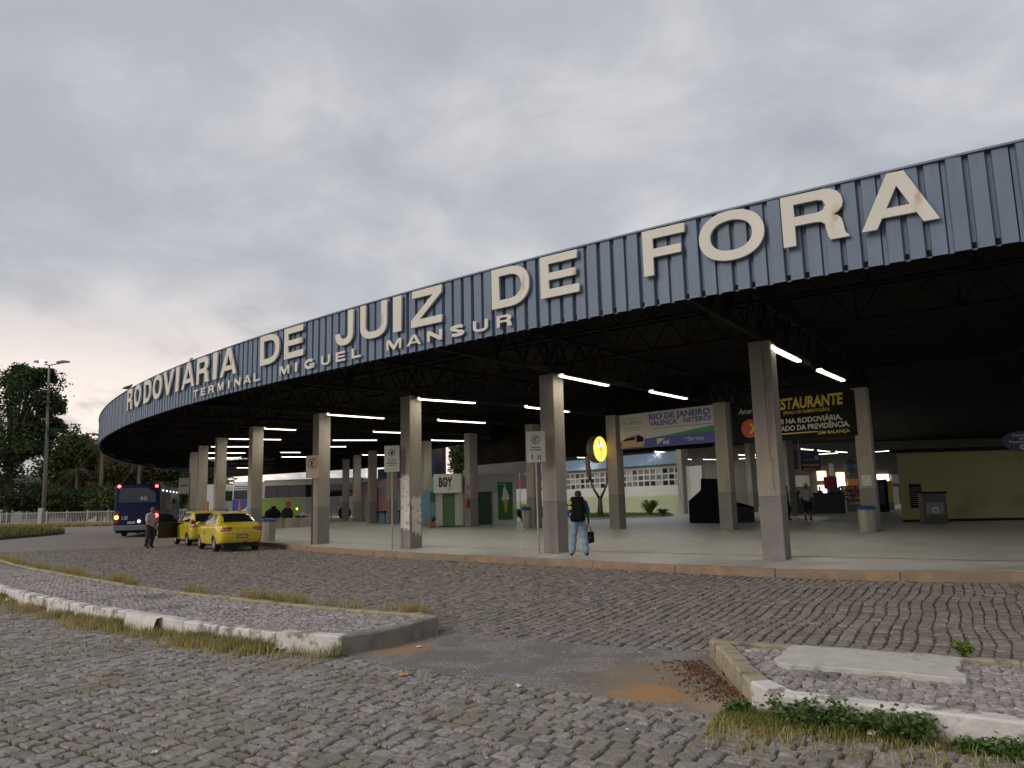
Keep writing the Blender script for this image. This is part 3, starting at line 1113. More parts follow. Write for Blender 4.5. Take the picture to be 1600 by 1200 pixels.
def ragged(x0, x1, z0, z1, y, n=14, amp=0.05):
    b = MB(); pts = []
    r = random.Random(5)
    for i in range(n): pts.append((x0 + (x1 - x0) * i / n, z0 + r.uniform(-amp, amp)))
    for i in range(n): pts.append((x1 + r.uniform(-amp * .6, amp * .2) * .5, z0 + (z1 - z0) * i / n))
    for i in range(n): pts.append((x1 - (x1 - x0) * i / n, z1 + r.uniform(-amp, amp)))
    for i in range(n): pts.append((x0 + r.uniform(0, amp * .5), z1 - (z1 - z0) * i / n))
    return b.prism(pts, y - 0.004, y)


ragged(-0.245, 0.235, 0.62, 2.35, -0.256, amp=0.07).build('torn_poster', m_paper, c3)
e = ragged(-0.20, 0.22, 0.45, 1.62, -0.256, amp=0.10).build('torn_poster', m_paper, c3)
e.rotation_euler = (0, 0, math.radians(90))

# ------------------------------------------------------------------ lettering on the canopy edge
def arcp(cx, cy, rx, ry, a0, a1, n=10, ex=1.0):
    o = []
    for i in range(n + 1):
        a = math.radians(a0 + (a1 - a0) * i / n); c, s = math.cos(a), math.sin(a)
        o.append((cx + rx * math.copysign(abs(c) ** ex, c), cy + ry * math.copysign(abs(s) ** ex, s)))
    return o


def ribbon(path, t):
    P_ = np.array(path); d = np.gradient(P_, axis=0); d /= np.linalg.norm(d, axis=1)[:, None]
    n = np.stack([-d[:, 1], d[:, 0]], 1) * t / 2
    return [tuple(p) for p in P_ + n] + [tuple(p) for p in (P_ - n)[::-1]]


def glyph(ch, w, t, h=0.2):
    if ch == 'I': return [[(0, 0), (w, 0), (w, 1), (0, 1)]]
    if ch == 'E': return [[(0, 0), (w, 0), (w, h), (t, h), (t, .41), (w * .93, .41), (w * .93, .59), (t, .59), (t, 1 - h), (w * .97, 1 - h), (w * .97, 1), (0, 1)]]
    if ch == 'F': return [[(0, 0), (t, 0), (t, .39), (w * .90, .39), (w * .90, .58), (t, .58), (t, 1 - h), (w, 1 - h), (w, 1), (0, 1)]]
    if ch == 'L': return [[(0, 0), (w, 0), (w, h), (t, h), (t, 1), (0, 1)]]
    if ch == 'T': return [[(w / 2 - t / 2, 0), (w / 2 + t / 2, 0), (w / 2 + t / 2, 1 - h), (w, 1 - h), (w, 1), (0, 1), (0, 1 - h), (w / 2 - t / 2, 1 - h)]]
    if ch == 'Z': return [[(0, 0), (w, 0), (w, h), (t * 1.35, h), (w, 1 - h), (w, 1), (w * .04, 1), (w * .04, 1 - h), (w - t * 1.35, 1 - h), (0, h)]]
    if ch == 'N': return [[(0, 0), (t, 0), (t, .60), (w - t * 1.02, 0), (w, 0), (w, 1), (w - t, 1), (w - t, .40), (t * 1.02, 1), (0, 1)]]
    if ch == 'M': return [[(0, 0), (t * .85, 0), (t * .85, .68), (w / 2 - t * .4, 0), (w / 2 + t * .4, 0), (w - t * .85, .68), (w - t * .85, 0), (w, 0), (w, 1), (w - t * 1.25, 1), (w / 2, .38), (t * 1.25, 1), (0, 1)]]
    if ch == 'O': return [arcp(w / 2, .5, w / 2, .515, 0, 355, 40, .92), arcp(w / 2, .5, w / 2 - t * 1.02, .5 - h * .95, 0, 355, 40, .92)]
    if ch == 'D':
        rx = w * .56
        return [[(0, 0)] + arcp(w - rx, .5, rx, .5, -90, 90, 20, .85) + [(0, 1)], [(t, h)] + arcp(w - rx, .5, rx - t * 1.02, .5 - h, -90, 90, 20, .85) + [(t, 1 - h)]]
    if ch == 'U':
        o = [(0, 1)] + arcp(w / 2, .37, w / 2, .39, 180, 360, 18, .85) + [(w, 1), (w - t, 1)] + arcp(w / 2, .37, w / 2 - t, .39 - h, 360, 180, 18, .85) + [(t, 1)]
        return [o]
    if ch == 'J':
        return [[(0, .36)] + arcp(w / 2, .34, w / 2, .36, 180, 360, 16, .85)[1:] + [(w, 1), (w - t, 1)] + arcp(w / 2, .34, w / 2 - t, .36 - h, 360, 180, 14, .85) + [(t, .36)]]
    if ch == 'V':
        k = t * .58; dx = w / 2 - k; lw = t * 1.12; ym = 1 - (w / 2 - lw) / dx
        return [[(0, 1), (w / 2 - k, 0), (w / 2 + k, 0), (w, 1), (w - lw, 1), (w / 2, ym), (lw, 1)]]
    if ch == 'A':
        k = t * .58; dx = w / 2 - k; lw = t * 1.10; ya = (w / 2 - lw) / dx
        return [[(0, 0), (lw, 0), (lw + dx * .19, .19), (w - lw - dx * .19, .19), (w - lw, 0), (w, 0), (w / 2 + k, 1), (w / 2 - k, 1)], [(lw + dx * .36, .36), (w / 2, ya * .985), (w - lw - dx * .36, .36)]]
    if ch == 'R':
        o = [(0, 0), (t, 0), (t, .39), (w * .50, .39), (w * .60, .375), (w * .655, .32), (w * .67, .18), (w * .69, .07), (w * .715, 0), (w, 0), (w * .99, .045), (w * .955, .075), (w * .935, .14), (w * .925, .27), (w * .90, .38), (w * .855, .44), (w * .79, .475)]
        o += [(w * .87, .52), (w * .925, .60), (w * .945, .70), (w * .925, .82), (w * .87, .91), (w * .78, .975), (w * .66, 1), (0, 1)]
        return [o, [(t, .57), (w * .56, .57), (w * .64, .595), (w * .68, .69), (w * .64, .785), (w * .56, .81), (t, .81)]]
    if ch == 'G':
        pth = arcp(w / 2, .5, w / 2 - t / 2, .5 - h / 2, 40, 330, 24, .9)
        o = ribbon(pth, t * .95)
        return [o, [(w * .52, .34), (w, .34), (w, .02), (w * .82, .02), (w * .82, .16), (w * .70, .30), (w * .70, .34), (w * .70, .36), (w * .52, .36 + .16), (w, .52), (w, .345), (w * .52, .345)][:0] or [(w * .52, .52), (w * .52, .35), (w * .78, .35), (w * .78, .0), (w, .0), (w, .52)]]
    if ch == 'S':
        q = arcp(w / 2, .735, w / 2 - t * .5, .265 - h / 2, 25, 250, 14) + arcp(w / 2, .265, w / 2 - t * .5, .265 - h / 2, 75, -155, 16)
        return [ribbon(q, t * .85)]


def glyph_mesh(loops_sets, hgt, depth, bev, mats):
    cu = bpy.data.curves.new('letter', 'CURVE'); cu.dimensions = '2D'; cu.fill_mode = 'BOTH'
    cu.extrude = depth / 2; cu.bevel_depth = bev; cu.bevel_resolution = 1; cu.offset = -bev
    for lp in loops_sets:
        sp = cu.splines.new('POLY'); sp.points.add(len(lp) - 1)
        for i, p in enumerate(lp): sp.points[i].co = (p[0] * hgt, p[1] * hgt, 0, 1)
        sp.use_cyclic_u = True
    o = bpy.data.objects.new('letter', cu); COL.objects.link(o)
    dg = bpy.context.evaluated_depsgraph_get()
    me = bpy.data.meshes.new_from_object(o.evaluated_get(dg))
    bpy.data.objects.remove(o); bpy.data.curves.remove(cu)
    n = len(me.vertices); c = np.empty(n * 3, np.float32); me.vertices.foreach_get('co', c); c = c.reshape(-1, 3)
    me.vertices.foreach_set('co', np.stack([c[:, 0], -c[:, 2], c[:, 1]], 1).ravel().astype(np.float32))
    me.materials.clear(); me.materials.append(mats)
    me.update()
    return me


m_letter = pm('cream_letter', (0.62, 0.585, 0.52), 0.6, 0.08, 1.5, 0.1, dirt=((0.40, 0.28, 0.10), 1.9, 0.62, 0.80), stretch=(1, 1, 0.35))
BIG = [('R', -142.75, .98), ('O', -141.82, 1.05), ('D', -140.76, 1.0), ('O', -139.84, 1.10), ('V', -138.93, 1.16), ('I', -138.24, .30), ('Á', -137.5, 1.2), ('R', -136.58, 1.02), ('I', -135.88, .30), ('A', -135.18, 1.18), ('D', -133.30, 1.08), ('E', -132.36, .98),
       ('J', -130.66, .74), ('U', -129.806, 1.01), ('I', -129.159, .29), ('Z', -128.437, 1.0), ('D', -126.616, 1.0), ('E', -125.703, .92), ('F', -124.03, .84), ('O', -123.112, 1.16), ('R', -122.101, 1.03), ('A', -121.202, 1.1)]
SMALL = [('T', -137.0, .38), ('E', -136.55, .36), ('R', -136.08, .42), ('M', -135.58, .44), ('I', -135.15, .1), ('N', -134.73, .42), ('A', -134.27, .48), ('L', -133.84, .38), ('M', -132.72, .50), ('I', -132.28, .12), ('G', -131.81, .46), ('U', -131.26, .40), ('E', -130.785, .40), ('L', -130.31, .37),
         ('M', -129.266, .52), ('A', -128.756, .49), ('N', -128.257, .47), ('S', -127.739, .44), ('U', -127.242, .42), ('R', -126.753, .42)]
s1 = thing('sign_lettering', 'large cream raised letters RODOVIÁRIA DE JUIZ DE FORA on the canopy edge', 'sign', (0, 0, 0))
s2 = thing('sign_lettering', 'small cream raised letters TERMINAL MIGUEL MANSUR under the large ones', 'sign', (0, 0, 0))
for par, L_, zb_, hh, tt, dep in ((s1, BIG, 5.69, .88, .235, .05), (s2, SMALL, 5.28, .255, .30, .03)):
    for ch, th, w in L_:
        wu = w / hh
        t_w = min(tt, wu)
        if par is s2: t_w = min(0.34, wu)
        loops = glyph('A' if ch == 'Á' else ch, wu, t_w, .2 if par is s1 else .23)
        if ch == 'Á': loops = loops + [[(wu * .46, 1.03), (wu * .60, 1.03), (wu * .74, 1.16), (wu * .54, 1.16)]]
        me = glyph_mesh(loops, hh, dep, .006 if par is s1 else .004, m_letter)
        q = A(th, 0.0); rz = math.radians(th + 90)
        d = Vector((math.cos(rz), math.sin(rz), 0)); nrm = Vector((-d.y, d.x, 0))
        loc = q - d * w / 2 - nrm * (0.05 + dep / 2)
        o = link('letter', me, par, (loc.x, loc.y, zb_), rz)
    # fixing rails the letters hang on
for z in (5.82, 6.40):
    pass

# ------------------------------------------------------------------ fluorescent lamps
m_tube = em('lit_tube', (1.0, 0.93, 0.78), 32.0)
m_tubeh = em('lit_hall_tube', (1.0, 0.95, 0.84), 48.0)
m_house = pm('lamp_housing', (0.10, 0.10, 0.09), 0.6)
LAMPS = [(1205, 544, 1248, 565), (1278, 579, 1321, 597), (876, 588, 950, 603), (1014, 612, 1075, 624), (655, 624, 742, 630), (820, 636, 890, 644), (512, 648, 600, 654), (686, 657, 757, 661), (414, 670, 462, 672), (357, 686, 440, 687), (330, 698, 395, 698), (322, 708, 383, 708), (322, 716, 376, 715), (370, 731, 393, 731), (585, 675, 650, 677), (520, 688, 589, 688), (505, 698, 541, 698), (675, 688, 727, 689), (566, 711, 605, 711), (440, 714, 480, 714), (510, 734, 540, 733), (903, 715, 923, 715), (971, 704, 998, 704), (1024, 706, 1048, 707), (973, 716, 990, 716), (1012, 717, 1036, 717), (1059, 717, 1080, 718), (1100, 718, 1120, 718), (1155, 711, 1180, 711), (1155, 717, 1184, 715), (1221, 700, 1236, 701), (1253, 702, 1270, 703), (1277, 704, 1298, 706), (1307, 706, 1323, 707), (1278, 710, 1308, 708), (1368, 706, 1396, 704), (1310, 717, 1335, 718), (441, 707, 467, 707)]
lamps_meshes = {}
CN = ['the rust streaked column', 'the column beside the backpack man', 'the column with torn poster remains', 'the column behind the letter E sign', 'the column behind the nearer taxi']
LLAB = {0: 0, 1: 0, 2: 1, 3: 1, 4: 2, 5: 2, 6: 3, 7: 3, 8: 4}
for j, (x0, y0, x1, y1) in enumerate(LAMPS):
    p = U(x0, y0, 5.0); q = U(x1, y1, 5.0)
    if j == 1: p, q = U(1280, 579.5, 5.0), U(1318, 595.5, 5.0)
    c = (p + q) / 2; d = q - p; Ln = round(min(max(d.length, 1.2), 2.5), 1)
    hall_ = c.y > 54 and c.x > 0
    t = thing('tube_lamp', 'lit tube lamp hanging in the hall deep under the roof' if hall_ else 'lit fluorescent tube lamp hanging under the canopy roof', 'lamp', (c.x, c.y, 5.0), math.atan2(d.y, d.x), 'tube lamps in the hall' if hall_ else 'tube lamps under the canopy')
    if j in LLAB:
        t['label'] = ('lit tube lamp starting at the head of ' if j in (0, 2, 4, 6, 8) else 'second lit tube lamp inward from ') + CN[LLAB[j]]
    hk = hall_
    if (Ln, hk) not in lamps_meshes:
        h = Ln / 2
        a = MB(); a.prism([(-.12, .01), (-.07, .08), (.07, .08), (.12, .01), (.11, .01), (.065, .07), (-.065, .07), (-.11, .01)], -h - .03, h + .03)
        a.v = [(y, x, z) for x, y, z in a.v]
        tb = MB(); tb.tube([(-h, -.035, .012), (h, -.035, .012)], .03, 8); tb.tube([(-h, .035, .012), (h, .035, .012)], .03, 8)
        rd = MB(); rd.tube([(0, 0, .07), (0, 0, .24 if not hall_ else 1.4)], .006, 4)
        lamps_meshes[(Ln, hk)] = (a.mesh('housing', m_house), tb.mesh('tube', m_tubeh if hk else m_tube, smooth=True), rd.mesh('hanger', m_truss))
    for nme, me in zip(('housing', 'tube', 'hanger'), lamps_meshes[(Ln, hk)]):
        if nme == 'hanger':
            for sx_ in (-.35, .35): link(nme, me, t, (sx_ * Ln, 0, 0))
        else:
            link(nme, me, t)
# ------------------------------------------------------------------ signs and furniture under the canopy
m_white = pm('white_paint', (0.62, 0.62, 0.58), 0.6, 0.06, 3.0)
m_signw = pm('sign_face', (0.50, 0.48, 0.43), 0.6, 0.08, 4.0)
m_signbeige = pm('sign_face_beige', (0.50, 0.40, 0.28), 0.6, 0.08, 4.0)
m_black = pm('black_print', (0.015, 0.015, 0.015), 0.5, 0.1)
m_brown = pm('brown_ring', (0.28, 0.10, 0.045), 0.6, 0.1)
m_pole = pm('sign_pole', (0.30, 0.28, 0.25), 0.5, 0.15, metal=0.3)
m_poled = pm('dark_pole', (0.05, 0.04, 0.035), 0.6, 0.2)
m_greenst = pm('green_shutter', (0.075, 0.17, 0.075), 0.55, 0.1, 4.0)
m_poster = pm('green_poster', (0.012, 0.125, 0.02), 0.5, 0.05)
m_blk = pm('black_tarp', (0.006, 0.006, 0.007), 0.85, 0.2, 3.0, 0.5, bscale=4, spec=.12)
m_bin = pm('bin_concrete', (0.25, 0.25, 0.21), 0.8, 0.15, 4.0, 0.2)
m_lid = pm('blue_lid', (0.02, 0.05, 0.20), 0.5, 0.1)
m_bann = pm('banner_cream', (0.47, 0.45, 0.40), 0.6, 0.05, 2.0)
m_bblue = pm('banner_blue', (0.060, 0.068, 0.27), 0.55, 0.05)
m_bgreen = pm('banner_green', (0.035, 0.22, 0.10), 0.55, 0.05)
m_ink = pm('banner_ink_blue', (0.075, 0.085, 0.30), 0.55, 0.05)
m_inkg = pm('banner_ink_green', (0.16, 0.26, 0.17), 0.55, 0.05)
m_bdark = pm('banner_dark', (0.010, 0.011, 0.008), 0.8, 0.1, spec=.15)
m_yel = pm('yellow_ink', (0.62, 0.46, 0.03), 0.55, 0.08)
m_red = pm('red_ink', (0.42, 0.055, 0.02), 0.55, 0.08)
m_tile = pm('white_wall_tile', (0.40, 0.40, 0.375), 0.45, 0.06, 2.0)
m_navy = pm('navy_sign', (0.020, 0.030, 0.085), 0.5, 0.1)
m_orange = pm('orange_panel', (0.55, 0.25, 0.05), 0.6, 0.1)

_cap = {}


def text_fit(body, parent, x0, x1, z0, h, y, mat, bold=0.0, shear=0.0, name='lettering'):
    """writing squeezed into x0..x1 with capitals h high standing on z0, facing -y"""
    if 'H' not in _cap:
        t = text_mesh('H', 1.0, mat); _cap['H'] = max(v.co.z for v in t.vertices); bpy.data.meshes.remove(t)
    me = text_mesh(body, 1.0, mat, bold=bold, extrude=0.0, shear=shear)
    n = len(me.vertices); c = np.empty(n * 3, np.float32); me.vertices.foreach_get('co', c); c = c.reshape(-1, 3)
    xa, xb = c[:, 0].min(), c[:, 0].max()
    c[:, 0] = x0 + (c[:, 0] - xa) / (xb - xa) * (x1 - x0)
    c[:, 2] = z0 + c[:, 2] * h / _cap['H']
    c[:, 1] = y
    me.vertices.foreach_set('co', c.ravel())
    me.update()
    return link(name, me, parent)


def ptext(fr, body, xy0, xy1, hpx, parent, mat, off=-0.03, **kw):
    """writing between two pixels of its baseline on a front"""
    x0, z0 = fr.px(*xy0, off); x1, z1 = fr.px(*xy1, off)
    _, zt = fr.px(xy0[0], xy0[1] - hpx, off)
    return text_fit(body, parent, x0, x1, (z0 + z1) / 2 - fr.a.z, (zt - z0), off, mat, **kw)


def pbox(fr, b, px0, py0, px1, py1, y0, y1):
    """box over a pixel rectangle of a front"""
    x0, zt = fr.px(px0, py0, y0); x1, zb_ = fr.px(px1, py1, y0)
    return b.box(x0, x1, y0, y1, zb_ - fr.a.z, zt - fr.a.z)


def fthing(fr, name, label, cat, group=None):
    return thing(name, label, cat, fr.a, fr.rz, group)


def bars(parent, x0, x1, zs, y, h, mat, frac=None, name='small_print'):
    """lines of print too small to read"""
    b = MB(); r = random.Random(3)
    for i, z in enumerate(zs):
        f = frac[i] if frac else 1.0
        xc = (x0 + x1) / 2; w = (x1 - x0) * f; x = xc - w / 2
        while x < xc + w / 2 - 0.01:
            wl = min(r.uniform(.03, .09), xc + w / 2 - x)
            b.quad((x, y, z), (x + wl, y, z), (x + wl, y, z + h), (x, y, z + h)); x += wl + .014
    return tag(b.build(name, mat, parent), kind='stuff')


def sign_post(px, py, label, face, polemat, kind, rz=0.0):
    p = U(px, py, 0.15)
    t = thing('parking_sign', label, 'sign', (p.x, p.y, 0.15), rz)
    MB().tube([(0, 0, 0), (0, 0, 3.3)], .03, 8).build('pole', polemat, t, smooth='auto')
    MB().box(-.26, .26, -.05, -.035, 2.5, 3.36).build('panel', face, t, bevel=.006, seg=1)
    b = MB()
    cz = 3.12 if kind != 'e' else 3.06
    R_ = .20 if kind == 'e' else .12
    for r0, r1, mt in ((R_, R_ * .8, 0),):
        n = 28
        vs = [(r * math.cos(2 * math.pi * k / n), -.054, cz + r * math.sin(2 * math.pi * k / n)) for r in (r0, r1) for k in range(n)]
        b.add(vs, [(k, (k + 1) % n, n + (k + 1) % n, n + k) for k in range(n)])
    b.build('ring', m_brown if kind == 'e' else m_black, t)
    if kind in ('e', 'h'):
        s = .20 if kind == 'e' else .11
        text_fit('E', t, -s * .36, s * .36, cz - s * .5, s, -.055, m_black, bold=.03)
    else:
        q = MB(); q.add([(-.05, -.055, cz - .05), (.02, -.055, cz - .065), (.06, -.055, cz + .01), (.03, -.055, cz + .06), (-.04, -.055, cz + .05)], [(0, 1, 2, 3, 4)]); q.build('symbol', m_black, t)
    if kind == 'e':
        bars(t, -.2, .2, [2.70, 2.60], -.055, .025, m_signw, [.3, .8])
    elif kind == 'c':
        bars(t, -.2, .2, [2.90, 2.83, 2.76, 2.69], -.055, .03, m_black, [.7, .6, .9, .6]); bars(t, -.2, .2, [2.58], -.055, .015, m_band, [.9])
    else:
        bars(t, -.2, .2, [2.90, 2.83], -.055, .03, m_black, [.6, .8])
        q = MB(); q.box(.05, .075, -.056, -.052, 2.56, 2.70); q.box(.12, .145, -.056, -.052, 2.56, 2.70); q.box(-.12, -.09, -.056, -.052, 2.58, 2.72); q.build('symbol', m_black, t)
    return t


sign_post(487, 851, 'parking sign with a large letter E in a brown ring on a dark pole', m_signbeige, m_poled, 'e', -.15)
sign_post(613, 858, 'white parking sign with a small black round symbol above four lines of print', m_signw, m_pole, 'c', -.15)
sign_post(842, 866, 'white parking sign with a small ringed E beside the backpack man column', m_signw, m_pole, 'h', -.1)

# round lit clock on a bracket
c3_ = Vector((4.37, 33.2, 0)); p = UY(937, 702, 32.9)
t = thing('wall_clock', 'round lit yellow clock with black hands held on a bracket of a column', 'clock', (p.x - .12, p.y, 0), math.radians(52))
zc = p.z; R_ = .57
b = MB(); b.lathe([(R_ * .96, .18), (R_, .14), (R_, -.14), (R_ * .97, -.17)], 40, 'y', (0, 0, zc)); b.disc((0, .18, zc), R_ * .96, 40)
b.build('case', pm('clock_case', (0.10, 0.095, 0.07), 0.4), t, smooth='auto')
b = MB(); b.disc((0, -.168, zc), R_ * .94, 40); b.build('face', em('clock_light', (1.0, 0.60, 0.055), 1.15), t)
b = MB(); b.box(-.20, .22, -.174, -.171, zc + .10, zc + .30); b.build('logo_patch', em('clock_patch', (0.75, 0.55, 0.85), 0.9), t)
text_fit('ap', t, -.12, .14, zc + .15, .12, -.178, em('clock_white', (1, 1, 1), 1.0), bold=.02)
b = MB(); b.beam((0, -.19, zc), (-.13, -.19, zc + .42), .028, .006); b.build('hand', m_black, t)
b = MB(); b.beam((0, -.195, zc), (.16, -.195, zc - .06), .045, .006); b.beam((0, -.195, zc), (.06, -.195, zc - .46), .014, .004); b.build('hand', m_black, t)
for z in (zc - .22, zc + .22):
    b = MB(); b.beam((.1, .1, z), (.66, .38, z), .05, .05); b.build('bracket', m_truss, t)

# banner between two columns: Rio de Janeiro
f = Front((4.37, 32.92, 0), (8.07, 29.22, 0), 0)
t = fthing(f, 'banner', 'cream and blue banner reading RIO DE JANEIRO VALENÇA NITERÓI between two columns', 'banner')
x0, zt0 = f.px(968, 648); x1, zt1 = f.px(1115, 634); _, zb0 = f.px(972, 703); _, zb1 = f.px(1119, 690)
zt_, zb_ = (zt0 + zt1) / 2, (zb0 + zb1) / 2
MB().box(x0, x1, -.02, .02, zb_, zt_).build('sheet', m_bann, t)
MB().box(x0 - .02, x1 + .02, -.015, .045, zt_ + .002, zt_ + .05).build('rail', m_truss, t)
H_ = zt_ - zb_; Wd = x1 - x0
b = MB(); b.add([(x0, -.024, zb_), (x1, -.024, zb_), (x1, -.024, zb_ + .30 * H_), (x0 + .30 * Wd, -.024, zb_ + .26 * H_), (x0, -.024, zb_ + .22 * H_)], [(0, 1, 2, 3, 4)]); b.build('blue_band', m_bblue, t)
b = MB(); b.add([(x0 + .36 * Wd, -.027, zb_ + .265 * H_), (x1, -.027, zb_ + .30 * H_), (x1, -.027, zb_ + .46 * H_), (x0 + .62 * Wd, -.027, zb_ + .345 * H_)], [(0, 1, 2, 3)]); b.build('green_band', m_bgreen, t)
L_ = lambda u, v: (x0 + u * Wd, zb_ + v * H_)
for body, u0, u1, v, h, mt, bo in (('RIO DE JANEIRO', .335, .965, .775, .155, m_ink, .038), ('VALENÇA', .335, .63, .60, .13, m_ink, .038), ('NITEROI', .70, .97, .60, .13, m_ink, .038), ('DE GRAÇA', .035, .25, .70, .10, m_inkg, .03)):
    text_fit(body, t, *(L_(u0, 0)[0], L_(u1, 0)[0], L_(0, v)[1], h * H_), -.028, mt, bold=bo)
b = MB(); q = L_(.905, .745); b.add([(q[0], -.029, q[1]), (q[0] + .07, -.029, q[1]), (q[0] + .13, -.029, q[1] + .07), (q[0] + .05, -.029, q[1] + .07)], [(0, 1, 2, 3)]); b.build('accent', m_ink, t)
bars(t, x0 + .04 * Wd, x0 + .25 * Wd, [zb_ + v * H_ for v in (.86, .59, .52)], -.028, .035, m_inkg, [.7, .9, .95])
bars(t, x0 + .34 * Wd, x0 + .97 * Wd, [zb_ + .50 * H_], -.028, .04, m_inkg)
# small printed coach
b = MB(); gx, gz = L_(.02, .03)
b.add([(gx, -.030, gz), (gx + .25 * Wd, -.030, gz + .02), (gx + .26 * Wd, -.030, gz + .26 * H_), (gx + .20 * Wd, -.030, gz + .38 * H_), (gx + .05 * Wd, -.030, gz + .30 * H_), (gx, -.030, gz + .24 * H_)], [(0, 1, 2, 3, 4, 5)])
b.build('printed_coach', pm('print_tan', (0.36, 0.27, 0.17), .6), t)
b = MB(); b.add([(gx + .02, -.032, gz + .19 * H_), (gx + .15 * Wd, -.032, gz + .22 * H_), (gx + .15 * Wd, -.032, gz + .31 * H_), (gx + .05 * Wd, -.032, gz + .27 * H_)], [(0, 1, 2, 3)])
b.add([(gx + .165 * Wd, -.032, gz + .14 * H_), (gx + .245 * Wd, -.032, gz + .16 * H_), (gx + .245 * Wd, -.032, gz + .26 * H_), (gx + .20 * Wd, -.032, gz + .34 * H_), (gx + .165 * Wd, -.032, gz + .33 * H_)], [(0, 1, 2, 3, 4)])
b.build('printed_windows', m_bdark, t)
b = MB(); a0 = L_(.41, .07); a1 = L_(.50, .23)
b.add([(a0[0], -.028, a0[1]), (a0[0] + .04, -.028, a0[1]), (a1[0], -.028, a1[1]), (a0[0], -.028, a1[1])], [(0, 1, 2, 3)]); b.build('logo_mark', m_signw, t)
text_fit('útil', t, L_(.475, 0)[0], L_(.54, 0)[0], L_(0, .06)[1], .11 * H_, -.029, m_signw, bold=.03)
text_fit('brisa', t, L_(.74, 0)[0], L_(.89, 0)[0], L_(0, .10)[1], .11 * H_, -.029, m_signw, shear=.2)
b = MB(); q = L_(.69, .17); b.box(q[0], q[0] + .26, -.029, -.0285, q[1], q[1] + .02); b.build('logo_mark', m_signw, t)

# dark restaurant banner
f = Front((8.33, 29.22, 0), (12.0, 25.95, 0), 0)
t = fthing(f, 'banner', 'black restaurant banner with yellow and white writing and a red disc', 'banner')
x0, zt_ = f.px(1144, 632); x1, z2 = f.px(1334, 606); _, zb_ = f.px(1150, 694)
zt_ = (zt_ + z2) / 2
MB().box(x0, x1, -.02, .02, zb_, zt_).build('sheet', m_bdark, t)
ptext(f, 'RESTAURANTE', (1203, 641), (1318, 631.5), 16, t, m_yel, bold=.03, shear=.12)
ptext(f, '(PRAÇA DE ALIMENTAÇÃO)', (1224, 647.5), (1296, 641.5), 4.5, t, m_yel, bold=.015)
ptext(f, 'AQUI NA RODOVIÁRIA,', (1199, 664), (1316, 655.5), 7.3, t, m_signw, bold=.03)
ptext(f, 'AO LADO DA PREVIDÊNCIA.', (1199, 675), (1328, 666), 7.3, t, m_signw, bold=.03)
ptext(f, 'SEM BALANÇA', (1278, 679), (1328, 674.5), 4.6, t, m_yel, bold=.02)
ptext(f, 'Amarelinho', (1154, 648), (1200, 643), 8, t, m_signw, shear=.25)
xa, za = f.px(1199, 681, -.03); xb, zb2 = f.px(1277, 674.5, -.03)
b = MB(); b.add([(xa, -.03, za), (xb, -.03, za), (xb, -.03, za + .04), (xa, -.03, za + .04)], [(0, 1, 2, 3)]); b.build('rule', m_yel, t)
xc, zc = f.px(1172, 669.5, -.03); xr, _ = f.px(1186, 669, -.03)
b = MB(); b.disc((xc, -.026, zc), xr - xc, 32); b.build('red_disc', m_red, t)
b = MB(); r_ = (xr - xc) * .55
b.add([(xc - .2 * r_, -.03, zc + r_), (xc + .3 * r_, -.03, zc + r_), (xc + r_, -.03, zc), (xc + .3 * r_, -.03, zc - r_), (xc - .2 * r_, -.03, zc - r_), (xc + .5 * r_, -.03, zc)], [(0, 1, 2, 5), (5, 2, 3, 4)]); b.build('chevron', m_yel, t)

# lidded bins
def bin_(px, py, label, h=.95, w=.46, p=None):
    q = p or UF(px, py)
    t = thing('litter_bin', label, 'bin', (q.x, q.y, q.z), .3, 'lidded litter bins')
    b = MB(); n = 8
    b.lathe([(w * .50, 0), (w * .56, h * .86), (w * .50, h * .86)], n, 'z'); b.disc((0, 0, h * .80), w * .5, n, 'z'); b.disc((0, 0, .002), w * .5, n, 'z')
    b.build('body', m_bin, t)
    b = MB(); b.lathe([(w * .58, h * .862), (w * .60, h * .94), (w * .45, h), (w * .2, h * 1.02)], n, 'z'); b.disc((0, 0, h * 1.02), w * .2, n, 'z')
    b.build('lid', m_lid, t)
    return t


bin_(824, 825.5, 'grey octagonal bin with blue lid next to an inner column')
bin_(0, 0, 'pale bin with blue lid standing against the column with the round sticker', p=Vector((11.55, 25.62, zf(11.55, 25.6))), h=.85, w=.5)
q = U(420, 845.5, .15)
bin_(0, 0, 'bluish grey bin with blue lid at the kerb behind the nearer taxi', p=Vector((q.x, q.y, .15)), h=.95, w=.5)
# dark bag slumped on the low wall behind it
q = UF(425, 826)
b = MB(); b.lathe([(.02, 0), (.34, .05), (.40, .25), (.33, .45), (.20, .58), (.10, .66), (.14, .72), (.05, .76)], 14, 'z')
b.v = [(x * (1.25 + .12 * math.sin(5 * z + 3 * x)) + .1 * z, y * (1 + .15 * math.sin(7 * x + 4 * z)), z) for x, y, z in b.v]
bag = MB.build(b, 'refuse_bag', m_blk, None, (q.x, q.y, 0.9), .2, smooth=True)
tag(bag, 'black knotted refuse bag on a low wall near the railing', 'bag')
b = MB(); b.box(-1.6, 2.4, -.12, .12, 0, .62)
tag(b.build('low_wall', m_conc, None, (q.x, q.y, zf(q.x, q.y)), .45, bevel=.02, seg=1), 'low concrete wall near the railing beside the coaches', 'wall')
bag.location.z = zf(q.x, q.y) + .62

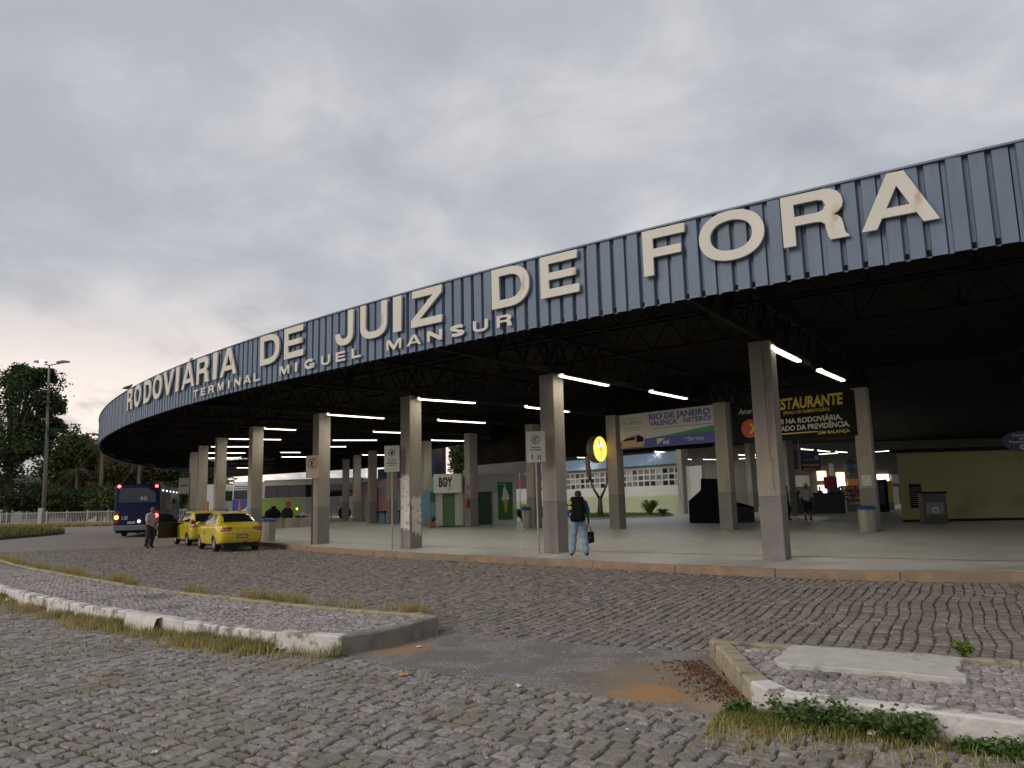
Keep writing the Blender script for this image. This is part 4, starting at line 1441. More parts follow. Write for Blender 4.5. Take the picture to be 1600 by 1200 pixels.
# sticker and paper on the column with the bin
cD1 = cols[8]
b = MB(); n = 24
b.add([(r * math.cos(2 * math.pi * k / n), -.256, 2.62 + r * math.sin(2 * math.pi * k / n)) for r in (.12, .10) for k in range(n)], [(k, (k + 1) % n, n + (k + 1) % n, n + k) for k in range(n)])
b.box(-.07, .07, -.257, -.254, 2.60, 2.63)
b.build('sticker', m_brown, cD1)
b = MB(); b.box(-.15, .15, -.259, -.255, 1.50, 1.86); b.build('notice', m_signw, cD1)
# fire extinguisher on an inner column
p = cols[12].location
t = thing('fire_extinguisher', 'red fire extinguisher hung on an inner column', 'extinguisher', (p.x, p.y, p.z), cols[12].rotation_euler[2])
b = MB(); b.lathe([(.0, .95), (.085, .96), (.09, 1.0), (.09, 1.38), (.06, 1.46), (.03, 1.50), (.03, 1.55)], 14, 'z', (.12, -.36, 0)); b.build('cylinder', pm('extinguisher_red', (.30, .02, .015), .35, .05), t, smooth='auto')
b = MB(); b.beam((.12, -.36, 1.56), (.12, -.46, 1.58), .03, .05); b.tube([(.15, -.36, 1.55), (.23, -.38, 1.4), (.24, -.37, 1.1)], .012, 6); b.build('valve_hose', m_black, t)
b = MB(); b.disc((.12, -.31 - .115, 1.25), .055, 16); b.build('label_patch', m_signw, t)
b = MB(); b.box(-.02, .02, -.05, .0, 1.2, 1.26); b.box(.08, .16, -.28, -.25, 1.15, 1.3); b.build('bracket', m_black, t)
b = MB(); b.box(-.03, .17, -.262, -.254, 1.92, 2.12); b.build('warning_plate', m_brown, cols[12])

# ------------------------------------------------------------------ small shop with green shutter
f = Front(U(681.5, 822, .40), U(724, 821, .40), .40)
t = fthing(f, 'shop', 'small white shop with a green roller shutter under a BOY sign', 'shop')
w = f.w; _, zt_ = f.px(690, 730)
zt_ -= f.a.z
b = MB(); b.box(0, w * .24, 0, .25, 0, zt_); b.box(w * .70, w, 0, .25, 0, zt_); b.box(w * .24, w * .70, 0, .25, zt_ - 1.0, zt_); b.box(.003, w - .003, .25, 2.4, 0, zt_ - .01); b.build('wall', m_tile, t)
x0, z1 = f.px(691, 757); x1, _ = f.px(711, 757)
for i in range(16):
    h = (z1 - f.a.z) / 16
    b = MB(); b.box(x0, x1, .05, .10, i * h, (i + 1) * h - .012); b.build('shutter_slat', m_greenst, t, bevel=.008, seg=1)
MB().box(x0, x1, .10, .12, 0, z1 - f.a.z).build('shutter_back', m_greenst, t)
b = MB(); pbox(f, b, 677, 729, 721, 757.5, -.45, -.05); sg = b.build('sign_box', m_white, t, bevel=.01, seg=1)
ptext(f, 'BOY', (685.5, 749), (707, 747.5), 13.5, sg, m_black, off=-.455, bold=.05)
x0, z0 = f.px(695.5, 743, -.455)
b = MB(); b.disc((x0, -.458, z0 - f.a.z), .10, 20); b.build('logo_patch', m_band, sg)
b = MB(); pbox(f, b, 698, 752, 705, 753, -.457, -.455); b.build('small_print', m_band, sg)

# shop wall with ice cream poster
f = Front(U(735, 820.5, .40), U(808, 818, .40), .40)
t = fthing(f, 'shop_wall', 'white tiled shop front with a green ice cream poster and green door', 'shop')
_, zt_ = f.px(770, 727); zt_ -= f.a.z; w = f.w
x0, zd = f.px(746, 757); x1, _ = f.px(768, 757); zd -= f.a.z
n = 22
for i in range(n):
    z0, z1 = zt_ * i / n, zt_ * (i + 1) / n - .012
    if z0 >= zd:
        MB().box(0, w, 0, .2, z0, z1).build('wall_board', m_tile, t)
    else:
        MB().box(0, x0, 0, .2, z0, z1).build('wall_board', m_tile, t)
        MB().box(x1, w, 0, .2, z0, z1).build('wall_board', m_tile, t)
MB().box(0, w, .201, 3.0, zd, zt_ - .01).build('upper_block', m_tile, t)
MB().box(x0, x1, .14, .19, 0, zd).build('door', pm('dark_green_door', (.02, .055, .025), .5), t)
MB().box(x0 - .06, x0, -.03, .05, 0, zd).build('door_frame', m_band, t); MB().box(x1, x1 + .06, -.03, .05, 0, zd).build('door_frame', m_band, t)
b = MB(); pbox(f, b, 778, 742, 801.5, 799.5, -.06, -.005); po = b.build('poster', m_poster, t)
xa, za = f.px(789.5, 769, -.063); za -= f.a.z
px_m = (f.px(801, 770, -.06)[0] - f.px(779, 770, -.06)[0]) / 22
b = MB(); s_ = px_m
for k, (dx, dz, rw, rh) in enumerate(((0, 2, 6.6, 3.0), (.6, 6, 5.2, 3.2), (0, 10.5, 4.2, 3.4), (-.8, 14.5, 2.6, 3.6), (-1.2, 18.5, 1.1, 2.6))):
    b.disc((xa + dx * s_, -.064 - k * .001, za + dz * s_), rw * s_, 18, 'y', rh * s_)
b.build('printed_ice_cream', m_white, po)
b = MB(); b.add([(xa - 4.2 * s_, -.066, za), (xa + 4.2 * s_, -.066, za), (xa + 1.6 * s_, -.066, za - 19 * s_), (xa - .6 * s_, -.066, za - 19 * s_)], [(0, 1, 2, 3)]); b.build('printed_cone', m_orange, po)
ptext(f, 'Sorvetes', (780, 746), (790, 745.5), 2.4, po, m_white, off=-.064)
# totem and cut-out stand by the door
q = UF(764, 818.5)
t = thing('totem', 'narrow pale green upright dispenser totem beside the green shop door', 'dispenser', q, .1)
MB().box(-.17, .17, -.12, .12, 0, .93).build('body', pm('pale_green_panel', (.40, .44, .30), .5), t, bevel=.02)
MB().box(-.21, .21, -.16, .14, .932, 1.12).build('head', m_tile, t, bevel=.02)
q = UF(752, 818)
t = thing('advert_stand', 'small white and blue advert stand on the floor before the green door', 'advert stand', q, .1)
MB().box(-.22, .22, -.02, .02, .05, .85).build('board', pm('stand_print', (.32, .37, .40), .5, .45, 9.0), t)
b = MB(); b.box(-.2, .2, -.15, .15, 0, .05); b.build('foot', m_band, t)

# ------------------------------------------------------------------ pink and blue kiosks further along
m_pink = pm('pink_panel', (.32, .17, .19), .6, .1); m_lblue = pm('light_blue_panel', (.16, .28, .34), .6, .1)
m_dkglass = glass('dark_window', (.012, .018, .035), .15)
f = Front(U(563, 814, .43), U(597, 815, .42), .42)
t = fthing(f, 'kiosk', 'pink kiosk with a pale grey door behind the inner columns', 'kiosk')
MB().box(0, f.w, 0, 2.5, 0, 2.75).build('wall', m_pink, t)
b = MB(); pbox(f, b, 567, 763, 575.5, 813, -.05, -.005); b.build('door', pm('grey_door', (.25, .27, .27), .5), t)
MB().box(-.3, f.w + .2, -.3, 2.5, 2.752, 2.95).build('roof', m_lblue, t)
f = Front(U(589, 816, .42), U(632, 817, .40), .41)
t = fthing(f, 'kiosk', 'light blue kiosk with a pink serving hatch panel', 'kiosk')
w = f.w
MB().box(0, w, 0, 2.5, 0, 2.85).build('wall', m_lblue, t)
b = MB(); pbox(f, b, 589.5, 762, 609, 789, -.06, -.005); b.build('hatch_panel', m_pink, t)
b = MB(); pbox(f, b, 589, 743, 632, 749, -.2, -.005); b.build('cornice', m_pink, t)
b = MB(); pbox(f, b, 588, 789.3, 609.5, 790.8, -.3, -.005); b.build('shelf', m_blk, t)
b = MB(); pbox(f, b, 590, 724, 632, 742.5, .3, .35); b.build('upper_window', pm('blue_curtain', (.03, .07, .16), .7, .3, 8, stretch=(8, 1, .3)), t)
b = MB(); pbox(f, b, 625, 742, 632, 812, -.06, -.005); b.build('side_panel', pm('kiosk_blue', (.10, .22, .30), .5), t)
for i in range(2):
    q = UF(604 + i * 22, 818)
    s = thing('bar_stool', 'black bar stool in front of the light blue kiosk', 'stool', q, 0, 'bar stools at the kiosk')
    for a in range(4):
        MB().tube([(.17 * math.cos(a * 1.57 + .78), .17 * math.sin(a * 1.57 + .78), 0), (.11 * math.cos(a * 1.57 + .78), .11 * math.sin(a * 1.57 + .78), .72)], .014, 5).build('leg', m_blk, s)
    b = MB(); b.lathe([(0, .72), (.17, .72), (.18, .75), (.16, .78), (0, .79)], 14); b.build('seat', m_blk, s)
# dark block behind the kiosks
b = MB(); q = U(560, 813, .4)
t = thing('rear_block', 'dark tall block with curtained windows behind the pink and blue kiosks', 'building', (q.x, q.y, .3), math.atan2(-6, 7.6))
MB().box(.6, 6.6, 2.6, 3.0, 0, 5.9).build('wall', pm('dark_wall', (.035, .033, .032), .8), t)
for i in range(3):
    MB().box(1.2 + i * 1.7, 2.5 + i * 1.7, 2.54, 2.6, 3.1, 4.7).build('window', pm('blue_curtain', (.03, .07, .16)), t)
# green plate at the passage left of the shop
f = Front(U(668, 823, .40), U(681, 822.5, .40), .40)
t = fthing(f, 'passage_wall', 'wall of the passage beside the small shop with a green plate and flower box', 'wall')
MB().box(-.3, f.w, .6, .75, 0, 1.9).build('wall', m_lblue, t)
b = MB(); pbox(f, b, 673, 757, 680, 773, .45, .49); b.build('green_plate', pm('plate_green', (.02, .15, .09), .5), t)
b = MB(); pbox(f, b, 672, 803.5, 681, 820, .1, .5); b.build('flower_box', pm('terracotta', (.27, .13, .08), .8), t)

# ------------------------------------------------------------------ black covered stalls
q = UF(1077, 817.5); q2 = UF(1129, 817.5)
f = Front(q, q2, q.z)
t = fthing(f, 'covered_stall', 'tall stall covered in black sheeting, standing on the open floor', 'stall')
w = f.w
b = MB(); b.prism([(0, 0), (w, 0), (w, 1.72), (w * .72, 2.05), (w * .42, 2.1), (w * .40, 1.55), (0, 1.05)], 0, 1.6)
b.build('sheeting', m_blk, t, bevel=.06, seg=2, smooth=True)
q = UF(1128, 818); q2 = UF(1186, 816)
f = Front(q, q2, q.z)
t = fthing(f, 'covered_stall', 'lower stall with sloping top covered in black sheeting', 'stall')
w = f.w
b = MB(); b.prism([(.05, 0), (w, 0), (w, .72), (w * .55, .95), (.05, 1.45)], .3, 2.2); b.build('sheeting', m_blk, t, bevel=.05, seg=2, smooth=True)
MB().box(w * .25, w * .98, .28, .29, .0, .72).build('front_cloth', pm('charcoal_cloth', (.02, .022, .025), .8), t)

# ------------------------------------------------------------------ building on the right
m_ochre = pm('dull_olive_wall', (.27, .245, .115), .85, .10, .9, .3, dirt=((.20, .175, .09), .7, .5, .7))
f = Front(UF(1411, 816), UF(1600, 812.5))
t = fthing(f, 'ticket_building', 'low flat olive building with a dark notice board and a machine along its wall', 'building')
_, zt_ = f.px(1411, 694); zt_ -= f.a.z
MB().slab([(0, 0), (14, 0), (14, 8), (5.0, 8)], 0, zt_).build('wall', m_ochre, t)
MB().slab([(-.35, -.25), (14, -.25), (14, 8.1), (4.7, 8.1)], zt_ + .002, zt_ + .14).build('roof_slab', m_truss, t)
MB().box(-.002, 14, -.02, -.002, 0, .1).build('skirting', m_truss, t)
b = MB(); pbox(f, b, 1419.5, 742.5, 1441, 779.5, -.05, -.005); nb = b.build('notice_board', m_bdark, t)
x0, z0 = f.px(1421, 775, -.055); x1, z1 = f.px(1439, 746, -.055)
bars(nb, x0 + .05, x1 - .05, [z0 - f.a.z + i * .085 for i in range(9)], -.054, .025, m_band)
for q_ in (0, 1):
    b = MB(); pbox(f, b, 1480, 803 + q_ * 3, 1553, 804.5 + q_ * 3, -.12, -.07); b.build('rail', m_truss, t)
q = UF(1464, 818.5)
t = thing('drinks_machine', 'dark waist-high machine with a grey front against the olive wall', 'machine', q, f.rz)
b = MB(); b.box(-.42, .42, -.02, .5, 0, 1.15); b.build('cabinet', pm('machine_dark', (.045, .032, .03), .5), t, bevel=.02)
MB().box(-.34, .30, -.035, -.02, .35, .82).build('front_panel', pm('machine_grey', (.12, .125, .12), .35), t, bevel=.006, seg=1)
b = MB(); b.lathe([(.05, 0), (.1, .02), (.12, .05)], 14, 'y', (-.02, -.09, .52)); b.build('dispenser', m_signw, t)
MB().box(-.45, .45, -.06, .5, 1.152, 1.22).build('top', m_truss, t)
# hanging oval sign
p = UY(1596, 689, 27.0)
t = thing('hanging_sign', 'oval navy hanging sign with white writing and an arrow near the olive building', 'sign', (p.x, p.y, 0), -.1)
zc = p.z
b = MB(); b.lathe([(0, -.02), (.66, -.02), (.66, .03), (0, .03)], 36, 'y', (0, 0, 0)); b.v = [(x, y, zc + z * .52) for x, y, z in b.v]; b.build('plate', m_navy, t)
for i, (tx, w_, z_) in enumerate((('Compra', .30, .17), ('de', .07, .06), ('Passagens', .42, -.06))):
    text_fit(tx, t, -w_, w_, zc + z_, .075, -.024, m_signw, bold=.02)
b = MB(); b.disc((0, -.024, zc - .21), .09, 20); b.build('arrow_disc', m_signw, t)
b = MB(); b.add([(-.015, -.027, zc - .16), (.015, -.027, zc - .16), (.015, -.027, zc - .22), (.05, -.027, zc - .21), (0, -.027, zc - .27), (-.05, -.027, zc - .21), (-.015, -.027, zc - .22)], [(0, 1, 2, 6), (3, 4, 5)]); b.build('arrow', m_navy, t)
for s in (-.3, .3):
    MB().tube([(s, 0, zc + .25), (s, 0, 6.3)], .008, 5).build('hanger', m_truss, t)

# ------------------------------------------------------------------ hall far on the right
m_lit = em('lit_shop_white', (1.0, .93, .80), 3.0); m_lito = em('lit_shop_orange', (1.0, .62, .38), 2.2)
f = Front(UF(1240, 804), UF(1322, 802))
t = fthing(f, 'counter', 'long dark information counter in the hall', 'counter')
w = f.w
for i in range(5):
    MB().box(w * i / 5 + .005, w * (i + 1) / 5 - .005, 0, .5, 0, 1.22).build('front_panel', pm('counter_dark', (.035, .035, .037), .5), t, bevel=.008, seg=1)
MB().box(-.05, w + .05, -.06, .6, 1.222, 1.27).build('top', m_blk, t)
b = MB(); pbox(f, b, 1295, 752, 1313, 769, .1, .5); mn = b.build('monitor', pm('monitor_grey', (.10, .105, .10), .5), t, bevel=.01, seg=1)
b = MB(); pbox(f, b, 1287, 735, 1308, 753.5, .2, .35); b.build('red_sign', pm('red_sign', (.33, .035, .035), .5), t)
b = MB(); pbox(f, b, 1302, 752, 1304, 772, .35, .4); b.build('sign_pole', m_truss, t)
# hanging direction boards
f = Front((UY(1222, 720, 45).x, 45.0, 0), (UY(1282, 720, 45.5).x, 45.5, 0), 0)
t = fthing(f, 'direction_sign', 'two navy hanging direction boards with white lines of writing in the hall', 'sign')
b = MB(); pbox(f, b, 1223, 703, 1248, 733, -.02, .02); b.build('board', m_navy, t)
xa, z1 = f.px(1249.5, 703); xb, _ = f.px(1281, 703); _, z0 = f.px(1250, 735)
b = MB(); pl = [(xa, z0), (xb - .05, z0), (xb, z0 + (z1 - z0) * .35), (xb - .03, z0 + (z1 - z0) * .7), (xb - .25, z0 + (z1 - z0) * .93), (xa + .3, z1), (xa, z1)]
b.prism(pl, -.02, .02); b.build('board', m_navy, t)
x0, za = f.px(1226, 730, -.03); x1, zb2 = f.px(1246, 708, -.03)
bars(t, x0, x1, [za + (zb2 - za) * i / 5 for i in range(5)], -.024, .09, m_band, [.95, .8, .6, .8, .6])
bars(t, xa + .1, xa + .85, [za + (zb2 - za) * v for v in (.45, .85)], -.024, .09, m_band, [.9, .4]); bars(t, xa + .1, xb - .15, [za + .05], -.024, .1, m_yel)
b = MB(); xc, zc = f.px(1276, 715, -.03); b.disc((xc, -.025, zc), .13, 18); b.build('arrow_disc', m_signw, t)
MB().tube([(xa - .05, 0, 6.4), (xa - .05, 0, z0)], .02, 6).build('pole', m_pole, t)
b = MB(); pbox(f, b, 1256, 731, 1275, 736, -.05, .0); b.build('pink_plate', pm('pink_plate', (.35, .12, .14), .5), t)
# shop fronts along the back of the hall
back = Front((14.0, 74.0, .5), (44.0, 72.0, .5), .5)
t = fthing(back, 'shop_row', 'row of lit shop fronts closing the far end of the hall', 'shops')
MB().box(-18, 34, .3, .6, 0, 5.9).build('back_wall', pm('hall_wall', (.10, .095, .085), .8, .2, .5), t)
for (a0, c0, a1, c1, mt, nme) in ((1241, 735, 1265, 752, m_signw, 'shop_sign'), (1276, 728, 1291, 742, m_lito, 'lit_sign'), (1306, 730, 1320, 748, m_lito, 'lit_sign'), (1278, 750, 1296, 770, m_lit, 'lit_window'), (1309, 748, 1322, 765, m_lit, 'lit_window'), (1295, 716, 1303, 735, m_signw, 'shop_sign'), (1323, 740, 1341, 750, m_orange, 'shop_sign'), (1370, 733, 1389, 748, m_lit, 'shop_sign'), (1391, 733, 1406, 747, m_signw, 'shop_sign'), (1392, 752, 1407, 792, m_signw, 'door'), (1087, 750, 1094, 756, m_lit, 'lit_sign'), (1112, 748, 1122, 756, m_lito, 'lit_sign'), (1124, 752, 1134, 757, m_lit, 'lit_sign'), (1186, 745, 1196, 760, m_lit, 'lit_window'), (1345, 735, 1352, 760, m_orange, 'shop_sign'), (1186, 770, 1194, 792, m_band, 'door')):
    b = MB(); pbox(back, b, a0, c0, a1, c1, .15, .298); b.build(nme, mt, t)
text_fit('CAFÉ', t, back.px(1373, 745, .1)[0], back.px(1386, 745, .1)[0], back.px(1373, 744, .1)[1] - .5, .35, .14, m_red, bold=.02)
# merchandise stand
f = Front(UF(1325, 800), UF(1356, 799))
t = fthing(f, 'display_rack', 'rack of packaged goods in rows beside the counter in the hall', 'rack')
w = f.w
MB().box(0, w, .02, .5, 0, .45).build('base', m_band, t)
MB().box(0, w, .45, .5, .452, 1.7).build('back_panel', m_band, t)
r = random.Random(8)
for k in range(4):
    MB().box(0, w, .05, .45, .46 + k * .32, .48 + k * .32).build('shelf', m_pole, t)
    x = .03
    while x < w - .15:
        ww = r.uniform(.09, .16)
        MB().box(x, x + ww, .08, .35, .481 + k * .32, .481 + k * .32 + r.uniform(.14, .26)).build('package', [m_red, m_lblue, m_signw, m_yel, m_orange, m_pink][r.randrange(6)], t)
        x += ww + .02
p = UY(1328.5, 729, 50.0)
b = MB(); b.lathe([(.02, -.46), (.2, -.42), (.36, -.26), (.42, 0), (.36, .26), (.2, .42), (.02, .46)], 24)
o = b.build('round_lantern', pm('blue_grey_globe', (.16, .21, .30), .2), None, (p.x, p.y, p.z), 0, smooth=True)
tag(o, 'round blue-grey globe hanging above the goods rack in the hall', 'globe')
MB().tube([(0, 0, .45), (0, 0, 6.42 - p.z)], .01, 5).build('cord', m_truss, o)
f = Front(UF(1386, 797), UF(1398, 797))
t = fthing(f, 'display_stand', 'yellow display stand near the corner of the olive building', 'stand')
MB().box(0, f.w, 0, .05, .0, .5).build('base', m_band, t); MB().box(0, f.w, -.02, .04, .502, 1.95).build('board', pm('stand_yellow', (.40, .34, .05), .6, .3, 5), t)
q = UF(1380, 800)
t = thing('vending_machine', 'tall black vending machine beside the yellow display stand', 'machine', q, .1)
MB().box(-.45, .45, 0, .7, 0, 2.0).build('cabinet', m_blk, t, bevel=.02)
MB().box(-.36, .18, -.012, -.001, .5, 1.8).build('window', m_dkglass, t)

# ------------------------------------------------------------------ garden court and the building with the window band
m_pgreen = pm('pale_green_wall', (.40, .43, .27), .85, .08, 1.0, .2, dirt=((.33, .35, .24), 1.2, .52, .72))
m_pwhite = pm('offwhite_wall', (.50, .50, .46), .85, .07, 1.0, .2)
m_grass0 = pm('lawn_soil', (.05, .085, .022), .95, .3, 4.0, .5)
A0 = Vector((1.2, 71.5, .5)); B0 = Vector((11.9, 55.3, .44))
f = Front(A0, B0, .45)
t = fthing(f, 'garden_building', 'pale green low building with a long band of small panes behind the garden', 'building')
w = f.w
MB().box(0, w, 0, .3, 0, 1.30).build('green_wall', m_pgreen, t)
MB().box(0, w, .01, .29, 1.302, 1.98).build('white_wall', m_pwhite, t)
n = 30; wz0, wz1 = 1.99, 3.32
panes = [m_dkglass, glass('grey_pane', (.13, .14, .145), .2), glass('pale_pane', (.28, .30, .30), .3)]
r = random.Random(4)
for i in range(n):
    for k in range(3):
        za = wz0 + (wz1 - wz0) * k / 3; zb2 = wz0 + (wz1 - wz0) * (k + 1) / 3
        MB().box(w * i / n + .05, w * (i + 1) / n - .05, .12, .14, za + .05, zb2 - .05).build('window_pane', panes[r.choice((0, 0, 1, 1, 2))], t)
b = MB()
for i in range(n + 1): b.box(w * i / n - .05, w * i / n + .05, .05, .2, wz0, wz1)
for k in range(4):
    z = wz0 + (wz1 - wz0) * k / 3; b.box(.0, w, .06, .19, z - .05, z + .05)
b.build('window_frame', m_pwhite, t)
MB().box(0, w, 0, .3, 3.38, 3.62).build('lintel', m_pwhite, t)
b = MB(); nr = int(w / .3); pr = []
for i in range(nr):
    x = i * w / nr; pr += [(x, -.35), (x + .12, -.35), (x + .16, -.40), (x + .26, -.40)]
vs = [(x, y, 3.55) for x, y in pr] + [(x, y + 1.0, 4.5) for x, y in pr]
b.add(vs, [(i, i + 1, len(pr) + i + 1, len(pr) + i) for i in range(len(pr) - 1)])
b.build('roof_sheet', pm('blue_roof', (.13, .19, .26), .5), t)
MB().box(w, w + .5, -.35, .3, 0, 5.6).build('pilaster', m_conc, t)
MB().box(w + .52, w + 2.0, .0, .3, 0, 3.3).build('side_wall', m_pwhite, t)
# lawn
lw = [UF(700, 806), UF(840, 809), UF(930, 812), UF(1000, 808.5), UF(1052, 806), Vector((11.0, 55.9, 0)), Vector((1.0, 70.5, 0)), Vector((-8, 66, 0))]
b = MB(); b.slab([(p.x, p.y) for p in lw], .40, .50)
lawn = tag(b.build('lawn', m_grass0), kind='structure')
b = MB(); b.slab([(p.x, p.y - .12) for p in lw[:5]] + [(p.x, p.y - .005) for p in lw[4::-1]], .3, .515)
b.build('garden_kerb', m_pwhite, lawn)
# garden boundary wall on the left of the building
f2 = Front((-9, 76.5, .4), (1.1, 71.7, .4), .4)
t = fthing(f2, 'garden_wall', 'white and pale green boundary wall of the garden court', 'wall')
MB().box(-6, f2.w, 0, .25, 0, 1.2).build('green_wall', m_pgreen, t); MB().box(-6, f2.w, .005, .245, 1.202, 2.3).build('white_wall', m_pwhite, t)
# coloured boards seen beyond the shop
f2 = Front(UF(806, 806), UF(848, 807))
t = fthing(f2, 'advert_boards', 'small dark red and grey boards mounted in the garden court', 'boards')
b = MB(); pbox(f2, b, 808, 742, 816, 748, 0, .05); b.build('red_board', pm('dull_red', (.20, .04, .035), .6), t)
b = MB(); pbox(f2, b, 809, 755, 814, 763, 0, .05); b.build('white_notice', m_pwhite, t)
MB().tube([(f2.px(812, 800)[0], .06, -.1), (f2.px(812, 800)[0], .06, 3.3)], .04, 6).build('pole', m_pole, t)
# ------------------------------------------------------------------ vehicles
m_taxi = pm('taxi_yellow', (.60, .47, .025), .28, .04, 2.0, spec=.5, coat=.5)
m_tyre = pm('tyre', (.014, .014, .014), .85, .2)
m_rim = pm('alloy_rim', (.50, .50, .50), .35, .05, metal=.6)
m_cglass = glass('car_glass', (.012, .016, .018), .05)
m_tail = pm('tail_light', (.22, .012, .015), .2, .1, coat=.6)
m_tailw = pm('tail_light_pale', (.50, .36, .36), .2, .1)
m_under = pm('underbody', (.012, .012, .012), .9)
m_plate = pm('red_plate', (.22, .035, .035), .5)
m_seam = pm('panel_gap', (.05, .04, .01), .8)


class Car:
    def __init__(s, tab, L):
        s.tab = tab; s.L = L

    def g(s, key, x):
        t = s.tab[key]
        return float(np.interp(x, [q[0] for q in t], [q[1] for q in t]))

    def ring(s, x):
        """half section: list of (y, z) from the bottom centre to the top centre"""
        zl, zb_, zt_, hb, hr = (s.g(k, x) for k in ('low', 'belt', 'top', 'hb', 'hr'))
        zb_ = min(zb_, zt_ - .012)
        m_ = zl + (zb_ - zl) * .45
        gh = max(0.0, min(1.0, (zt_ - zb_) / .25))
        ey = hb * .955
        hr2 = hb * .80 * (1 - gh) + hr * gh
        P_ = [(0, zl), (hb * .86, zl), (hb * .955, zl + .05), (hb * .985, zl + .14), (hb, m_), (hb * .995, zb_ - .13 * min(1, (zb_ - zl) / .5)), (hb * .98, zb_ - .04), (ey, zb_)]
        P_ += [(ey * .965 * gh + (ey * .95) * (1 - gh), zb_ + (zt_ - zb_) * .05), (ey + (hr2 - ey) * .5 + .02 * gh, zb_ + (zt_ - zb_) * .5), (hr2 + .015, zt_ - (zt_ - zb_) * .14), (hr2 - .03, zt_ - (zt_ - zb_) * .045), (hr2 * .75, zt_ - .008 * gh), (hr2 * .4, zt_ - .002), (0, zt_)]
        return P_

    def half(s, x, z):
        """half width at height z"""
        R_ = s.ring(x); R_ = R_[1:-1]
        zs = [p[1] for p in R_]; ys = [p[0] for p in R_]
        if z < zs[0] or z > zs[-1]: return 0.0
        return float(np.interp(z, zs, ys))

    def rear_x(s, y, z):
        for x in np.arange(-s.L / 2, -s.L / 2 + 1.6, .008):
            if s.half(x, z) >= abs(y): return float(x)
        return -s.L / 2

    def top_z(s, x, y):
        R_ = s.ring(x)[7:]
        return float(np.interp(abs(y), [p[0] for p in R_][::-1], [p[1] for p in R_][::-1]))

    def body(s, mat, parent, axles, ar):
        xs = np.unique(np.round(np.concatenate([np.linspace(-s.L / 2, -s.L / 2 + .2, 7), np.linspace(-s.L / 2 + .2, s.L / 2 - .2, 44), np.linspace(s.L / 2 - .2, s.L / 2, 7)]), 4))
        b = MB(); n = None
        for x in xs:
            R_ = s.ring(x); full = R_ + [(-y, z) for y, z in R_[-2:0:-1]]
            n = len(full)
            b.v += [(x, y, z) for y, z in full]
        for i in range(len(xs) - 1):
            for k in range(n):
                b.f.append((i * n + k, i * n + (k + 1) % n, (i + 1) * n + (k + 1) % n, (i + 1) * n + k)); b.mi.append(0)
        b.f.append(tuple(range(n))); b.mi.append(0); b.f.append(tuple(range((len(xs) - 1) * n, len(xs) * n))); b.mi.append(0)
        me = b.mesh('body', [mat, m_under])
        o = link('body', me)
        cu = MB()
        for ax in axles:
            for sgn in (-1, 1):
                cu.tube([(ax, sgn * .50, ar * .98 - .02), (ax, sgn * 1.2, ar * .98 - .02)], ar * 1.16, 28)
        c = link('cut', cu.mesh('cut', m_under))
        md = o.modifiers.new('b', 'BOOLEAN'); md.operation = 'DIFFERENCE'; md.object = c; md.solver = 'EXACT'
        dg = bpy.context.evaluated_depsgraph_get()
        me2 = bpy.data.meshes.new_from_object(o.evaluated_get(dg))
        bpy.data.objects.remove(o); bpy.data.objects.remove(c)
        me2.polygons.foreach_set('use_smooth', [True] * len(me2.polygons))
        try: me2.set_sharp_from_angle(angle=math.radians(33))
        except Exception: pass
        return link('body', me2, parent)

    def rear_patch(s, name, poly_fn, ny, nz, y0, y1, z0, z1, mat, parent, off=.008):
        b = MB()
        for i in range(nz + 1):
            for j in range(ny + 1):
                y, z = poly_fn(j / ny, i / nz) if poly_fn else (y0 + (y1 - y0) * j / ny, z0 + (z1 - z0) * i / nz)
                b.v.append((s.rear_x(y, z) - off, y, z))
        for i in range(nz):
            for j in range(ny):
                b.f.append((i * (ny + 1) + j, i * (ny + 1) + j + 1, (i + 1) * (ny + 1) + j + 1, (i + 1) * (ny + 1) + j)); b.mi.append(0)
        return b.build(name, mat, parent, smooth=True, fixn=False)

    def side_patch(s, name, fn, nx, nz, sgn, mat, parent, off=.007):
        """fn(u, v) -> x, z"""
        b = MB()
        for i in range(nz + 1):
            for j in range(nx + 1):
                x, z = fn(j / nx, i / nz); b.v.append((x, sgn * (s.half(x, z) + off), z))
        for i in range(nz):
            for j in range(nx):
                b.f.append((i * (nx + 1) + j, i * (nx + 1) + j + 1, (i + 1) * (nx + 1) + j + 1, (i + 1) * (nx + 1) + j)); b.mi.append(0)
        return b.build(name, mat, parent, smooth=True, fixn=False)

    def top_patch(s, name, x0, x1, f0, f1, mat, parent, n=10, off=.006):
        """glass over a sloping top between two stations; f = share of the roof half width"""
        b = MB()
        for i in range(n + 1):
            x = x0 + (x1 - x0) * i / n
            R_ = s.ring(x); hw = R_[10][0] * (f0 + (f1 - f0) * i / n)
            for j in range(n + 1):
                y = hw * (2 * j / n - 1); b.v.append((x, y, s.top_z(x, y) + off))
        for i in range(n):
            for j in range(n):
                b.f.append((i * (n + 1) + j, i * (n + 1) + j + 1, (i + 1) * (n + 1) + j + 1, (i + 1) * (n + 1) + j)); b.mi.append(0)
        return b.build(name, mat, parent, smooth=True, fixn=False)


